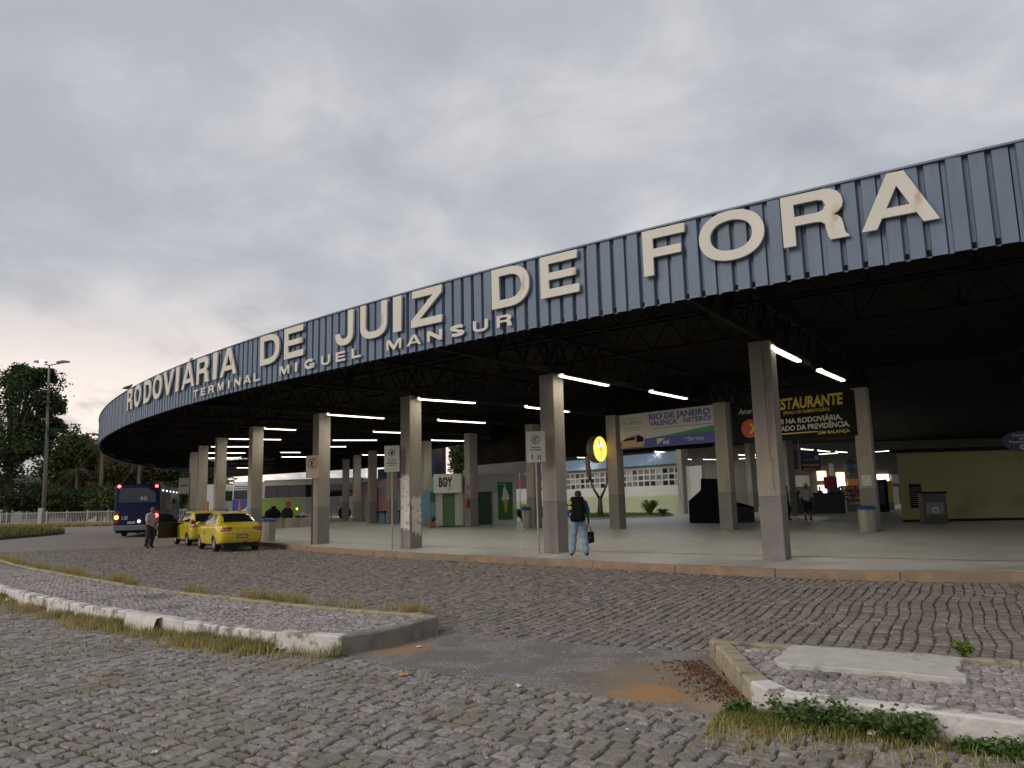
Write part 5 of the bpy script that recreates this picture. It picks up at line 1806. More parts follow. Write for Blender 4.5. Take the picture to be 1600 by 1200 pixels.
def wheel_meshes(r, w):
    ty = MB(); ty.lathe([(r * .66, -w / 2), (r * .93, -w / 2), (r, -w * .36), (r, w * .36), (r * .93, w / 2), (r * .66, w / 2)], 28, 'y')
    rm = MB(); rm.lathe([(r * .67, w * .42), (r * .62, w * .46), (r * .58, w * .30)], 28, 'y')
    rm.disc((0, w * .16, 0), r * .6, 28)
    for k in range(6):
        a = k * math.pi / 3
        d = (math.cos(a), math.sin(a)); e = (-d[1], d[0]); r0, r1, h0, h1 = r * .10, r * .60, r * .11, r * .09
        vs = []
        for yy in (w * .44, w * .2):
            for rr, hh in ((r0, -h0), (r1, -h1), (r1, h1), (r0, h0)):
                vs.append((d[0] * rr + e[0] * hh, yy, d[1] * rr + e[1] * hh))
        rm.add(vs, [(0, 1, 2, 3), (0, 4, 5, 1), (1, 5, 6, 2), (2, 6, 7, 3), (3, 7, 4, 0)])
    rm.lathe([(0.001, w * .47), (r * .14, w * .47), (r * .15, w * .2)], 14, 'y')
    return ty.mesh('tyre', m_tyre, smooth='auto'), rm.mesh('rim', m_rim, smooth='auto')


def wheels(parent, axles, hw, r=.29, w=.185):
    ty, rm = wheel_meshes(r, w)
    for ax in axles:
        for sgn in (-1, 1):
            e = bpy.data.objects.new('wheel', None); COL.objects.link(e); e.parent = parent
            e.location = (ax, sgn * (hw - w / 2 - .01), r); e.rotation_euler = (0, 0, 0 if sgn > 0 else math.pi)
            link('tyre', ty, e); link('rim', rm, e)


SEDAN = dict(low=[(-2.1, .46), (-2.03, .33), (-1.8, .27), (-1.3, .22), (1.5, .21), (1.95, .25), (2.1, .36)],
             belt=[(-2.1, .74), (-2.06, .86), (-1.98, .93), (-1.6, .96), (-.6, .945), (.6, .93), (1.1, .91), (1.6, .84), (1.95, .73), (2.1, .55)],
             top=[(-2.1, .80), (-2.07, .92), (-2.0, .99), (-1.62, 1.035), (-1.30, 1.20), (-.98, 1.36), (-.72, 1.435), (-.3, 1.47), (.1, 1.46), (.45, 1.40), (.75, 1.22), (1.10, .985), (1.6, .90), (1.95, .79), (2.1, .60)],
             hb=[(-2.1, .60), (-2.06, .70), (-1.97, .765), (-1.8, .80), (-1.4, .825), (1.2, .825), (1.7, .78), (1.98, .68), (2.1, .50)],
             hr=[(-2.1, .5), (-1.6, .56), (-.9, .565), (.4, .575), (1.1, .62), (2.1, .5)])
HATCH = dict(low=[(-1.85, .42), (-1.80, .32), (-1.6, .25), (1.5, .21), (1.75, .25), (1.85, .36)],
             belt=[(-1.85, .78), (-1.8, .90), (-1.5, .97), (-.6, .96), (.6, .94), (1.0, .92), (1.4, .84), (1.75, .72), (1.85, .55)],
             top=[(-1.85, .84), (-1.82, .98), (-1.70, 1.14), (-1.5, 1.38), (-1.36, 1.46), (-.9, 1.50), (-.1, 1.51), (.3, 1.44), (.65, 1.22), (1.0, .99), (1.4, .90), (1.75, .76), (1.85, .60)],
             hb=[(-1.85, .66), (-1.80, .755), (-1.6, .80), (-1.2, .825), (1.1, .825), (1.5, .77), (1.78, .66), (1.85, .5)],
             hr=[(-1.85, .60), (-1.4, .60), (-.6, .59), (.3, .59), (1.0, .62), (1.85, .5)])


def quadfn(p00, p10, p11, p01):
    def fn(u, v):
        return tuple((1 - v) * ((1 - u) * p00[i] + u * p10[i]) + v * ((1 - u) * p01[i] + u * p11[i]) for i in (0, 1))
    return fn


def taxi_sedan(loc, rz, label):
    t = thing('taxi', label, 'taxi', loc, rz, 'yellow taxis at the kerb')
    c = Car(SEDAN, 4.2); ax = (-1.20, 1.27)
    bd = c.body(m_taxi, t, ax, .29)
    wheels(t, ax, .815)
    c.top_patch('rear_window', -1.57, -.93, 1.02, .93, m_cglass, t)
    c.top_patch('windscreen', .52, 1.06, .95, 1.02, m_cglass, t)
    for sg in (-1, 1):
        c.side_patch('side_window', quadfn((-1.12, 1.005), (-.28, 1.0), (-.30, 1.37), (-.80, 1.355)), 8, 5, sg, m_cglass, t)
        c.side_patch('side_window', quadfn((-.20, 1.0), (.82, .99), (.42, 1.345), (-.22, 1.372)), 8, 5, sg, m_cglass, t)
        for x0, x1 in ((-.245, -.235), (-.93, -.92), (.80, .81)):
            c.side_patch('door_gap', quadfn((x0, .30), (x1, .30), (x1, .99), (x0, .99)), 1, 8, sg, m_seam, t, off=.003)
        c.side_patch('door_handle', quadfn((-.62, .865), (-.44, .865), (-.44, .89), (-.62, .89)), 1, 1, sg, m_taxi, t, off=.03)
        c.side_patch('door_print', quadfn((.12, .60), (.42, .60), (.42, .66), (.12, .66)), 2, 1, sg, m_seam, t, off=.004)
        c.side_patch('door_print', quadfn((.12, .71), (.36, .71), (.36, .76), (.12, .76)), 2, 1, sg, m_seam, t, off=.004)
        c.rear_patch('tail_light', quadfn((sg * .42, .78), (sg * .765, .74), (sg * .775, .89), (sg * .36, .885)), 10, 4, 0, 0, 0, 0, m_tail, t, off=.012)
        c.rear_patch('tail_light_strip', quadfn((sg * .44, .815), (sg * .72, .80), (sg * .72, .825), (sg * .43, .835)), 8, 1, 0, 0, 0, 0, m_tailw, t, off=.016)
        b = MB(); b.lathe([(.01, -.09), (.075, -.07), (.09, 0), (.075, .06), (.01, .08)], 12, 'x', (0, 0, 0)); b.v = [(x * .9, y * 1.15, z * .85) for x, y, z in b.v]
        m_ = b.build('mirror', m_taxi, t, (.66, sg * .95, 1.02), smooth=True)
        MB().tube([(0, 0, 0), (0, -sg * .16, -.03)], .02, 6).build('mirror_arm', m_black, m_)
    c.rear_patch('boot_gap', quadfn((-.60, .655), (.60, .655), (.60, .665), (-.60, .665)), 14, 1, 0, 0, 0, 0, m_seam, t, off=.004)
    c.rear_patch('bumper_lip', quadfn((-.66, .385), (-.30, .385), (-.30, .40), (-.66, .40)), 6, 1, 0, 0, 0, 0, m_seam, t, off=.006)
    c.rear_patch('bumper_lip', quadfn((.30, .385), (.66, .385), (.66, .40), (.30, .40)), 6, 1, 0, 0, 0, 0, m_seam, t, off=.006)
    pl = c.rear_patch('number_plate', quadfn((-.20, .495), (.20, .495), (.20, .615), (-.20, .615)), 4, 2, 0, 0, 0, 0, m_plate, t, off=.022)
    c.rear_patch('plate_mark', quadfn((-.16, .53), (.16, .53), (.16, .575), (-.16, .575)), 7, 1, 0, 0, 0, 0, m_tailw, pl, off=.026)
    b = MB(); b.disc((-2.118, 0, .80), .05, 18, 'x'); b.build('emblem', m_rim, t)
    c.rear_patch('sticker', quadfn((.20, .72), (.34, .72), (.34, .77), (.20, .77)), 3, 1, 0, 0, 0, 0, m_signw, t, off=.012)
    b = MB(); b.tube([(-1.7, .42, .25), (-2.08, .42, .27)], .025, 8); b.tube([(-2.05, -.1, .33), (-2.17, -.1, .33), (-2.18, -.1, .38)], .022, 6); b.build('exhaust', m_black, t)
    MB().box(-1.95, 1.95, -.62, .62, .16, .27).build('underbody', m_under, t)
    MB().tube([(-.75, 0, 1.43), (-1.0, 0, 1.72)], .006, 5).build('aerial', m_black, t)
    return t


fwd = Vector((-.555, .83, 0)); rz1 = math.atan2(fwd.y, fwd.x)
lf = Vector((-fwd.y, fwd.x, 0))
RLw = Vector((-11.19, 29.14, 0))
c_ = RLw - lf * .74 + fwd * 1.20
taxi_sedan((c_.x, c_.y, .005), rz1, 'yellow taxi saloon with dark rear window parked by the kerb')


def taxi_hatch(loc, rz, label):
    t = thing('taxi', label, 'taxi', loc, rz, 'yellow taxis at the kerb')
    c = Car(HATCH, 3.7); ax = (-1.15, 1.2)
    c.body(m_taxi, t, ax, .29); wheels(t, ax, .815)
    c.top_patch('rear_window', -1.80, -1.50, .97, .92, m_cglass, t)
    c.top_patch('windscreen', .36, .98, .95, 1.0, m_cglass, t)
    for sg in (-1, 1):
        c.side_patch('side_window', quadfn((-1.35, 1.03), (-.42, 1.02), (-.45, 1.42), (-1.22, 1.40)), 8, 5, sg, m_cglass, t)
        c.side_patch('side_window', quadfn((-.34, 1.02), (.72, 1.0), (.30, 1.38), (-.36, 1.42)), 8, 5, sg, m_cglass, t)
        c.rear_patch('tail_light', quadfn((sg * .58, .80), (sg * .80, .78), (sg * .735, 1.14), (sg * .66, 1.14)), 6, 8, 0, 0, 0, 0, m_tail, t, off=.012)
        c.rear_patch('tail_light_strip', quadfn((sg * .62, .88), (sg * .77, .87), (sg * .76, .93), (sg * .63, .94)), 6, 2, 0, 0, 0, 0, m_tailw, t, off=.016)
        c.side_patch('door_gap', quadfn((-.39, .30), (-.38, .30), (-.38, 1.0), (-.39, 1.0)), 1, 8, sg, m_seam, t, off=.003)
    pl = c.rear_patch('number_plate', quadfn((-.20, .55), (.20, .55), (.20, .67), (-.20, .67)), 4, 2, 0, 0, 0, 0, m_plate, t, off=.022)
    b = MB(); b.disc((-1.868, 0, .86), .05, 18, 'x'); b.build('emblem', m_rim, t)
    MB().box(-1.7, 1.7, -.62, .62, .16, .27).build('underbody', m_under, t)
    # open left front door with dark lining
    d = bpy.data.objects.new('open_door', None); COL.objects.link(d); d.parent = t; d.location = (.78, .80, 0); d.rotation_euler = (0, 0, math.radians(-62))
    b = MB(); b.prism([(-1.08, .34), (-.02, .32), (.0, .98), (-1.08, 1.0)], -.046, .0); b.build('door_skin', m_taxi, d, bevel=.012, seg=1)
    b = MB(); b.prism([(-1.085, .335), (-.015, .315), (-.0, .985), (-1.085, 1.005)], -.085, -.047); b.build('door_lining', m_black, d)
    fr = MB()
    for a, e in (((-1.06, 1.0), (-1.00, 1.40)), ((-1.00, 1.40), (-.38, 1.36)), ((-.38, 1.36), (-.02, 1.0))):
        fr.beam((a[0], -.02, a[1]), (e[0], -.03, e[1]), .03, .03)
    fr.build('window_frame', m_black, d)
    b = MB(); b.add([(-1.05, -.02, 1.0), (-.04, -.02, 1.0), (-.39, -.03, 1.35), (-1.0, -.03, 1.39)], [(0, 1, 2, 3)]); b.build('window', m_cglass, d)
    b = MB(); b.add([(-1.02, .806, .36), (.78, .806, .36), (.70, .806, .98), (-.38, .806, .98), (-.38, .806, .36)], [(4, 1, 2, 3)]); b.build('door_opening', m_under, t)
    return t


RL2 = U(292.5, 853.2, 0)
c_ = RL2 - lf * .74 + fwd * 1.15
taxi_hatch((c_.x, c_.y, .005), rz1 + .02, 'yellow taxi hatchback with its front door open')
for px, py in ((306.5, 790), (339.5, 789)):
    q = U(px, 848, .15)
    t = thing('traffic_cone', 'slim orange marker post standing behind the taxis', 'cone', (q.x + (-.6 if px < 320 else 0), q.y + 2.6, zf(q.x, q.y + 2.6)), 0, 'orange marker posts')
    b = MB(); b.lathe([(.17, 0), (.17, .04), (.10, .05), (.055, 1.75), (.04, 1.8)], 12); b.disc((0, 0, 1.8), .04, 12, 'z'); b.build('post', pm('cone_orange', (.55, .13, .04), .5), t)
    b = MB(); b.box(-.19, .19, -.19, .19, -.002, .03); b.build('foot', m_black, t)

# ------------------------------------------------------------------ city bus seen from behind
m_busb = pm('bus_navy', (.010, .014, .060), .4, .06, 1.0, coat=.0, spec=.2)
m_busgrey = pm('bus_bumper', (.16, .165, .18), .4, .05)
m_bglass = glass('bus_glass', (.010, .012, .020), .06)
m_lred = em('lit_red_lamp', (1.0, .05, .06), 9.0, (.5, .02, .02)); m_lora = em('lit_orange_lamp', (1.0, .25, .05), 9.0, (.5, .1, .02)); m_lwhite = em('lit_white_lamp', (1.0, .85, .6), 7.0)
rr = Vector((-21.5, 47.0, 0)); d = Vector((-3.5, 11.0, 0)).normalized()
t = thing('city_bus', 'dark blue city bus seen from behind with its tail lamps lit', 'bus', (rr.x, rr.y, 0), math.atan2(d.y, d.x))
# local: x forward, y left (bus spans y 0..2.5)
b = MB(); b.box(0, 11.0, 0, 2.5, .62, 3.16)
for i, v in enumerate(b.v):
    if v[0] == 0 and v[2] > 3: b.v[i] = (.16, v[1], v[2])
bd = b.build('body', m_busb, t, bevel=.14, seg=4, smooth='auto')
MB().box(-.06, 10.9, .02, 2.48, .40, .72).build('bumper', m_busgrey, t, bevel=.05, seg=2)
MB().box(.3, 10.7, .1, 2.4, .25, .5).build('chassis', m_under, t)
b = MB(); b.add([(.02, .22, 2.05), (.02, 2.28, 2.05), (.125, 2.22, 2.92), (.125, .28, 2.92)], [(0, 1, 2, 3)]); b.v = [(x - .012, y, z) for x, y, z in b.v]; b.build('rear_window', m_bglass, t)
b = MB(); b.add([(-.004, .8, 1.02), (-.004, 2.0, 1.02), (-.004, 2.0, 1.20), (-.004, .8, 1.20)], [(0, 1, 2, 3)]); b.build('grille', m_under, t)
for i in range(6):
    x0 = .9 + i * 1.62
    b = MB(); b.box(x0, x0 + 1.5, -.012, .03, 1.55, 2.62); b.build('side_window', m_bglass, t)
    b = MB(); b.box(x0, x0 + 1.5, -.016, -.0125, 2.28, 2.33); b.build('window_rail', m_black, t)
    b = MB(); b.box(x0 + .7, x0 + .78, -.018, -.013, 1.0, 1.5); b.build('side_stripe', m_white, t)
for i in range(5):
    b = MB(); b.box(.9 + i * 1.9, 1.5 + i * 1.9, -.02, -.013, 2.72, 2.82); b.build('roof_lamp', em('bus_interior_lamp', (.9, .93, 1.0), 1.6), t)
for y, z, r, m_ in ((2.28, 3.02, .09, m_lred), (.22, 3.02, .09, m_lred), (2.33, 1.18, .12, m_lora), (.17, 1.26, .12, m_lred)):
    xo = .10 if z > 2 else -.015
    b = MB(); b.lathe([(.001, -.05), (r * .7, -.035), (r, 0), (r, .06)], 16, 'x', (xo, y, z)); b.build('tail_lamp', m_, t, smooth=True)
for y in (2.33, .17):
    b = MB(); b.box(-.012, .02, y - .15, y + .15, .80, 1.55); b.build('lamp_cluster', m_tail, t, bevel=.03, seg=2)
b = MB(); b.lathe([(.001, -.02), (.07, -.01), (.08, .02)], 12, 'x', (-.065, 1.1, .93)); b.build('reverse_lamp', m_lwhite, t)
b = MB(); b.box(-.07, -.055, 1.3, 1.72, .80, .93); b.build('number_plate', m_rim, t)
for body, y0, y1, z, h in (('845', .70, 1.08, 2.18, .22), ('UE', 1.72, 2.05, 1.05, .2)):
    o = text_fit(body, t, 0, y1 - y0, 0, h, 0, pm('bus_print', (.42, .45, .55), .5), bold=.03)
    o.location = (-.02, y1, z); o.rotation_euler = (0, 0, math.radians(-90))
ty, rm = wheel_meshes(.48, .28)
for ax in (3.0, 8.3):
    for y, sg in ((.16, -1), (2.34, 1)):
        e = bpy.data.objects.new('wheel', None); COL.objects.link(e); e.parent = t; e.location = (ax, y, .48); e.rotation_euler = (0, 0, 0 if sg > 0 else math.pi)
        link('tyre', ty, e); link('rim', rm, e)
b = MB(); b.box(10.4, 10.55, -.45, -.25, 2.0, 2.35); b.tube([(10.6, 0, 2.6), (10.5, -.35, 2.4)], .02, 6); b.build('mirror', m_black, t)
# amber lamp of a vehicle ahead, seen past the taxi
# bus stop plate near it
q = U(289.5, 845, .0)
p = UY(288, 764, 44.0)
t = thing('stop_sign_board', 'square grey bus stop board on a post beside the dark blue bus', 'sign', (p.x, p.y, .0), -.3)
MB().tube([(.35, 0, 0), (.35, 0, 3.6)], .04, 8).build('pole', m_poled, t)
MB().box(-.36, .36, -.04, 0, 2.45, 3.35).build('plate', pm('stop_plate', (.14, .14, .13), .6), t)
MB().box(-.25, .25, -.045, -.041, 2.85, 2.97).build('bar', m_black, t)

# ------------------------------------------------------------------ coaches parked at the far end
m_cwhite = pm('coach_white', (.62, .62, .60), .25, .05, 1.0, coat=.4)
m_lime = pm('coach_lime', (.22, .40, .025), .3, .05, coat=.4)
m_cgrey = pm('coach_grey', (.34, .33, .34), .3, .05, coat=.4)
m_cblue = pm('coach_blue', (.02, .07, .33), .25, .05, coat=.4)


def coach(loc, rz, L, H, label, style):
    """local x forward, right side faces -y"""
    t = thing('coach', label, 'coach', loc, rz, 'coaches parked at the far end')
    prof = [(0, .35), (L - .1, .35), (L, .8), (L - .05, 1.6), (L - .55, H - .15), (L - .9, H), (.25, H), (0, H - .3)]
    b = MB(); b.prism(prof, 0, 2.55); b.build('body', m_cwhite, t, bevel=.08, seg=3, smooth='auto')
    b = MB(); b.prism([(.3, 1.95), (L - 1.5, 1.95), (L - 1.5, 3.05), (.35, 3.05)], -.012, -.002); b.build('side_window_band', m_bglass, t)
    for i in range(1, 7):
        b = MB(); b.box(.3 + (L - 1.8) * i / 7 - .02, .3 + (L - 1.8) * i / 7 + .02, -.016, -.0125, 1.95, 3.05); b.build('window_pillar', m_black, t)
    b = MB(); b.prism([(L - 1.25, 1.15), (L + .012, 1.15), (L - .02, 1.65), (L - .52, H - .12), (L - 1.15, H - .12)], -.014, 2.564); b.build('windscreen', m_bglass, t)
    if style == 'lime':
        b = MB(); b.prism([(.0, .36), (3.6, .36), (4.3, .8), (3.4, 1.9), (.0, 1.9)], -.014, -.003); b.build('lime_panel', m_lime, t)
        b = MB(); b.prism([(4.3, .5), (8.2, .5), (7.6, 1.9), (3.5, 1.9)], -.013, -.003); b.build('grey_panel', m_cgrey, t)
        b = MB(); b.disc((2.7, -.018, 1.35), .28, 20); b.build('red_mark', m_red, t)
        text_fit('Expresso', t, L - 1.1, L - .4, 2.85, .22, -.02, m_signw, shear=.2)
    if style == 'blue':
        b = MB(); b.prism([(0, .36), (5, .36), (6.5, 1.9), (0, 1.9)], -.014, -.003); b.build('blue_panel', m_cblue, t)
        # rear end
        b = MB(); b.add([(-.012, .12, 2.0), (-.012, 2.43, 2.0), (.0, 2.43, 2.9), (.0, .12, 2.9)], [(0, 1, 2, 3)]); b.build('rear_window', m_bglass, t)
        b = MB(); b.add([(-.014, .02, 1.98), (-.014, 2.53, 1.98), (-.014, 2.53, .5), (-.014, 1.7, .85), (-.014, .9, 1.4), (-.014, .3, 1.75)], [(0, 1, 2, 3, 4, 5)]); b.build('blue_panel', m_cblue, t)
        for z in (3.05, 3.25):
            b = MB(); b.add([(-.01, .15, z), (-.01, 2.4, z), (-.01, 2.4, z + .06), (-.01, .15, z + .06)], [(0, 1, 2, 3)]); b.build('vent', m_black, t)
    ty, rm = wheel_meshes(.5, .28)
    for ax in (2.6, L - 2.3):
        b = MB(); b.lathe([(.001, 0), (.60, 0)], 24, 'y', (ax, -.016, .5)); b.build('wheel_arch', m_under, t)
        for y, sg in ((.12, -1), (2.4, 1)):
            e = bpy.data.objects.new('wheel', None); COL.objects.link(e); e.parent = t; e.location = (ax, y, .5); e.rotation_euler = (0, 0, 0 if sg > 0 else math.pi)
            link('tyre', ty, e); link('rim', rm, e)
    b = MB(); b.lathe([(.001, -.03), (.09, 0), (.09, .04)], 12, 'y', (3.55 if style == 'lime' else 1.0, -.02, .95)); b.build('marker_lamp', em('amber_marker', (1, .5, .08), 5.0), t)
    return t


p = UY(408, 800, 69.5); q = UY(577, 800, 67.0)
coach((p.x, p.y, .42), math.atan2(q.y - p.y, q.x - p.x), (Vector((q.x, q.y)) - Vector((p.x, p.y))).length, 3.55, 'white coach with lime green rear panel and black windscreen', 'lime')
p = UY(403, 800, 78.0)
coach((p.x, p.y, .42), math.radians(94), 11.5, 3.75, 'white and blue coach standing behind the taxis', 'blue')
p = UY(344, 800, 84.0)
coach((p.x, p.y, .42), math.radians(96), 11.5, 3.75, 'plain white tall coach beyond the outer columns', 'plain')
# railing in front of the coaches
p = UF(412, 812); q = UF(566, 809)
f = Front(p, q, p.z)
t = fthing(f, 'railing', 'dark railing with thin bars in front of the parked coaches', 'railing')
b = MB()
for x in np.arange(0, f.w, .14): b.box(x - .012, x + .012, -.012, .012, .08, 1.05)
tag(b.build('bars', m_truss, t), kind='stuff')
for z in (.1, 1.02): MB().box(0, f.w, -.02, .02, z, z + .04).build('rail', m_truss, t)
for x in np.arange(0, f.w + .1, 2.0): MB().box(x - .03, x + .03, -.03, .03, 0, 1.15).build('post', m_truss, t)
# ------------------------------------------------------------------ people
m_skin = pm('skin_brown', (.22, .125, .085), .6, .08); m_skin2 = pm('skin_dark', (.10, .055, .038), .6, .08)
m_hair = pm('hair_black', (.012, .010, .009), .7, .3); m_hairg = pm('hair_grey', (.16, .15, .145), .7, .3)


def seg_dist(p, a, b):
    ab = b - a; t = np.clip(((p - a) @ ab) / (ab @ ab + 1e-9), 0, 1)
    return np.linalg.norm(p - (a + t[:, None] * ab), axis=1)


def person(label, loc, rz, J, shirt, pants, shoes, skin, hair, h=1.75, sleeves='short', legs='long', cap=None, group=None):
    """J: joint overrides; local -y is the way the person faces. One skinned body, clothes as shells over it."""
    t = thing('person', label, 'person', loc, rz, group)
    j = dict(pelvis=(0, 0, .96), spine=(0, .01, 1.12), chest=(0, 0, 1.31), nb=(0, .01, 1.465), neck=(0, -.005, 1.53), h1=(0, -.02, 1.61), h2=(0, -.012, 1.69), h3=(0, 0, 1.735),
             ls=(.175, 0, 1.425), le=(.225, .03, 1.14), lw=(.235, -.04, .89), lp=(.235, -.06, .83), rs=(-.175, 0, 1.425), re=(-.225, .03, 1.14), rw=(-.235, -.04, .89), rp=(-.235, -.06, .83),
             lh=(.09, 0, .90), lk=(.10, -.02, .50), la=(.10, .02, .09), lt=(.105, -.15, .035), rh=(-.09, 0, .90), rk=(-.10, -.02, .50), ra=(-.10, .02, .09), rto=(-.105, -.15, .035))
    j.update(J)
    r = dict(pelvis=.135, spine=.128, chest=.142, nb=.085, neck=.055, h1=.078, h2=.084, h3=.055, ls=.064, le=.045, lw=.030, lp=.034, rs=.064, re=.045, rw=.030, rp=.034, lh=.098, lk=.070, la=.052, lt=.040, rh=.102, rk=.070, ra=.052, rto=.040)
    E_ = [('pelvis', 'spine'), ('spine', 'chest'), ('chest', 'nb'), ('nb', 'neck'), ('neck', 'h1'), ('h1', 'h2'), ('h2', 'h3'), ('chest', 'ls'), ('ls', 'le'), ('le', 'lw'), ('lw', 'lp'), ('chest', 'rs'), ('rs', 're'), ('re', 'rw'), ('rw', 'rp'), ('pelvis', 'lh'), ('lh', 'lk'), ('lk', 'la'), ('la', 'lt'), ('pelvis', 'rh'), ('rh', 'rk'), ('rk', 'ra'), ('ra', 'rto')]
    for s, wv, pv, ev in (('l', 'lw', 'lp', 1), ('r', 'rw', 'rp', -1)):
        w_ = Vector(j[wv]); p_ = Vector(j[pv]); d = (p_ - w_).normalized()
        sd_ = d.cross(Vector((1, 0, 0))); sd_ = sd_.normalized() if sd_.length > .1 else Vector((0, 1, 0))
        inn = Vector((-ev, 0, 0))
        for k in range(4):
            o = sd_ * (.026 - .0175 * k); L_ = (.075, .085, .08, .062)[k]
            a_ = p_ + o + d * .03; b_ = a_ + d * L_ * .55 + inn * .012; c_ = b_ + d * L_ * .4 + inn * .028
            for n_, q_, rr_ in ((f'{s}f{k}a', a_, .0095), (f'{s}f{k}b', b_, .009), (f'{s}f{k}c', c_, .008)):
                j[n_] = tuple(q_); r[n_] = rr_
            E_ += [(pv, f'{s}f{k}a'), (f'{s}f{k}a', f'{s}f{k}b'), (f'{s}f{k}b', f'{s}f{k}c')]
        a_ = p_ + sd_ * .036 + inn * .012; b_ = a_ + d * .035 + sd_ * .014 + inn * .014; c_ = b_ + d * .03 + inn * .01
        for n_, q_, rr_ in ((f'{s}ta', a_, .012), (f'{s}tb', b_, .010), (f'{s}tc', c_, .0085)):
            j[n_] = tuple(q_); r[n_] = rr_
        E_ += [(wv, f'{s}ta'), (f'{s}ta', f'{s}tb'), (f'{s}tb', f'{s}tc')]
    names = list(j); idx = {n: i for i, n in enumerate(names)}
    me = bpy.data.meshes.new('body'); me.from_pydata([j[n] for n in names], [(idx[a], idx[b]) for a, b in E_], [])
    o = bpy.data.objects.new('body', me); COL.objects.link(o)
    md = o.modifiers.new('s', 'SKIN')
    for i, n in enumerate(names):
        sv = me.skin_vertices[0].data[i]; sv.radius = (r[n], r[n]); sv.use_root = (n == 'pelvis')
    sb = o.modifiers.new('d', 'SUBSURF'); sb.levels = 2; sb.render_levels = 2
    dg = bpy.context.evaluated_depsgraph_get()
    m2 = bpy.data.meshes.new_from_object(o.evaluated_get(dg))
    bpy.data.objects.remove(o)
    n = len(m2.vertices); co = np.empty(n * 3, np.float32); m2.vertices.foreach_get('co', co); co = co.reshape(-1, 3).astype(float)
    # flatten the trunk front to back
    tz = np.clip((co[:, 2] - .85) / .12, 0, 1) * np.clip((1.50 - co[:, 2]) / .08, 0, 1) * (np.abs(co[:, 0]) < .2)
    yc = np.interp(co[:, 2], [j['pelvis'][2], j['chest'][2]], [j['pelvis'][1], j['chest'][1]])
    co[:, 1] = yc + (co[:, 1] - yc) * (1 - .18 * tz)
    co *= h / 1.75
    m2.vertices.foreach_set('co', co.ravel().astype(np.float32))
    m2.materials.clear(); m2.materials.append(skin)
    m2.polygons.foreach_set('use_smooth', [True] * len(m2.polygons)); m2.update()
    link('body', m2, t)
    J_ = {k: np.array(v) * h / 1.75 for k, v in j.items()}
    fc = np.array([p.center for p in m2.polygons]); best = np.full(len(fc), 9.0); lab = np.zeros(len(fc), int)
    for i, (a, b) in enumerate(E_):
        d = seg_dist(fc, J_[a], J_[b]) - .5 * (r[a] + r[b]); k = d < best; best[k] = d[k]; lab[k] = i
    nrm = np.empty(n * 3, np.float32); m2.vertices.foreach_get('normal', nrm); nrm = nrm.reshape(-1, 3)

    def shell(name, sel, mat, off, flare=0.0):
        ids = np.nonzero(sel)[0]; vm = {}; V_ = []; F_ = []
        for i in ids:
            q = []
            for v in m2.polygons[i].vertices:
                if v not in vm:
                    vm[v] = len(V_); c = co[v] + nrm[v] * (off + flare * (.5 + .5 * math.sin(co[v][2] * 31 + co[v][0] * 17))); V_.append(tuple(c))
                q.append(vm[v])
            F_.append(q)
        b = bpy.data.meshes.new(name); b.from_pydata(V_, [], F_); b.materials.append(mat)
        b.polygons.foreach_set('use_smooth', [True] * len(F_)); b.update()
        return link(name, b, t)
    S = lambda *prs: np.isin(lab, [E_.index(p) for p in prs])
    hz = h / 1.75
    tor = S(('pelvis', 'spine'), ('spine', 'chest'), ('chest', 'nb'), ('chest', 'ls'), ('chest', 'rs'), ('ls', 'le'), ('rs', 're')) | (S(('pelvis', 'lh'), ('pelvis', 'rh')) & (fc[:, 2] > .93 * hz))
    if sleeves == 'long': tor |= S(('le', 'lw'), ('re', 'rw'))
    shell('shirt', tor & (fc[:, 2] < 1.475 * hz), shirt, .022, .012)
    lg = S(('pelvis', 'lh'), ('pelvis', 'rh'), ('lh', 'lk'), ('rh', 'rk')) | (S(('pelvis', 'spine')) & (fc[:, 2] < 1.0 * hz))
    if legs == 'long': lg |= S(('lk', 'la'), ('rk', 'ra'))
    shell('trousers' if legs == 'long' else 'shorts', lg & (fc[:, 2] > .085), pants, .020, .018)
    shell('shoes', S(('la', 'lt'), ('ra', 'rto')), shoes, .012)
    hd = S(('neck', 'h1'), ('h1', 'h2'), ('h2', 'h3'))
    hc = (J_['h1'] + J_['h2']) / 2
    shell('hair', hd & ((fc[:, 2] > hc[2] + .055) | ((fc[:, 1] > hc[1] + .02) & (fc[:, 2] > hc[2] - .06))), hair, .012, .006)
    # face
    b = MB(); fy = hc[1] - .088 * hz
    for s in (-1, 1):
        b.lathe([(.001, -.004), (.008, -.002), (.010, .004)], 8, 'y', (hc[0] + s * .032, fy + .004, hc[2] + .012))
    b.build('eyes', m_black, t)
    b = MB(); b.add([(hc[0] - .012, fy + .006, hc[2] - .03), (hc[0] + .012, fy + .006, hc[2] - .03), (hc[0], fy - .018, hc[2] - .026), (hc[0], fy + .006, hc[2] + .02)], [(0, 1, 2), (0, 2, 3), (1, 3, 2)])
    b.build('nose', skin, t)
    b = MB(); b.box(hc[0] - .022, hc[0] + .022, fy + .002, fy + .01, hc[2] - .056, hc[2] - .049); b.build('mouth', m_brown, t)
    for s in (-1, 1):
        b = MB(); b.lathe([(.001, -.008), (.028, -.004), (.03, .006)], 10, 'x', (hc[0] + s * .085 * hz, hc[1] + .005, hc[2] - .005)); b.build('ear', skin, t, smooth=True)
    if cap:
        b = MB(); b.lathe([(.105, .03), (.104, .07), (.085, .105), (.04, .125), (.001, .13)], 16, 'z', (hc[0], hc[1], hc[2])); b.box(hc[0] - .07, hc[0] + .07, hc[1] - .17, hc[1] - .06, hc[2] + .03, hc[2] + .042); b.build('cap', cap, t, smooth='auto')
    return t


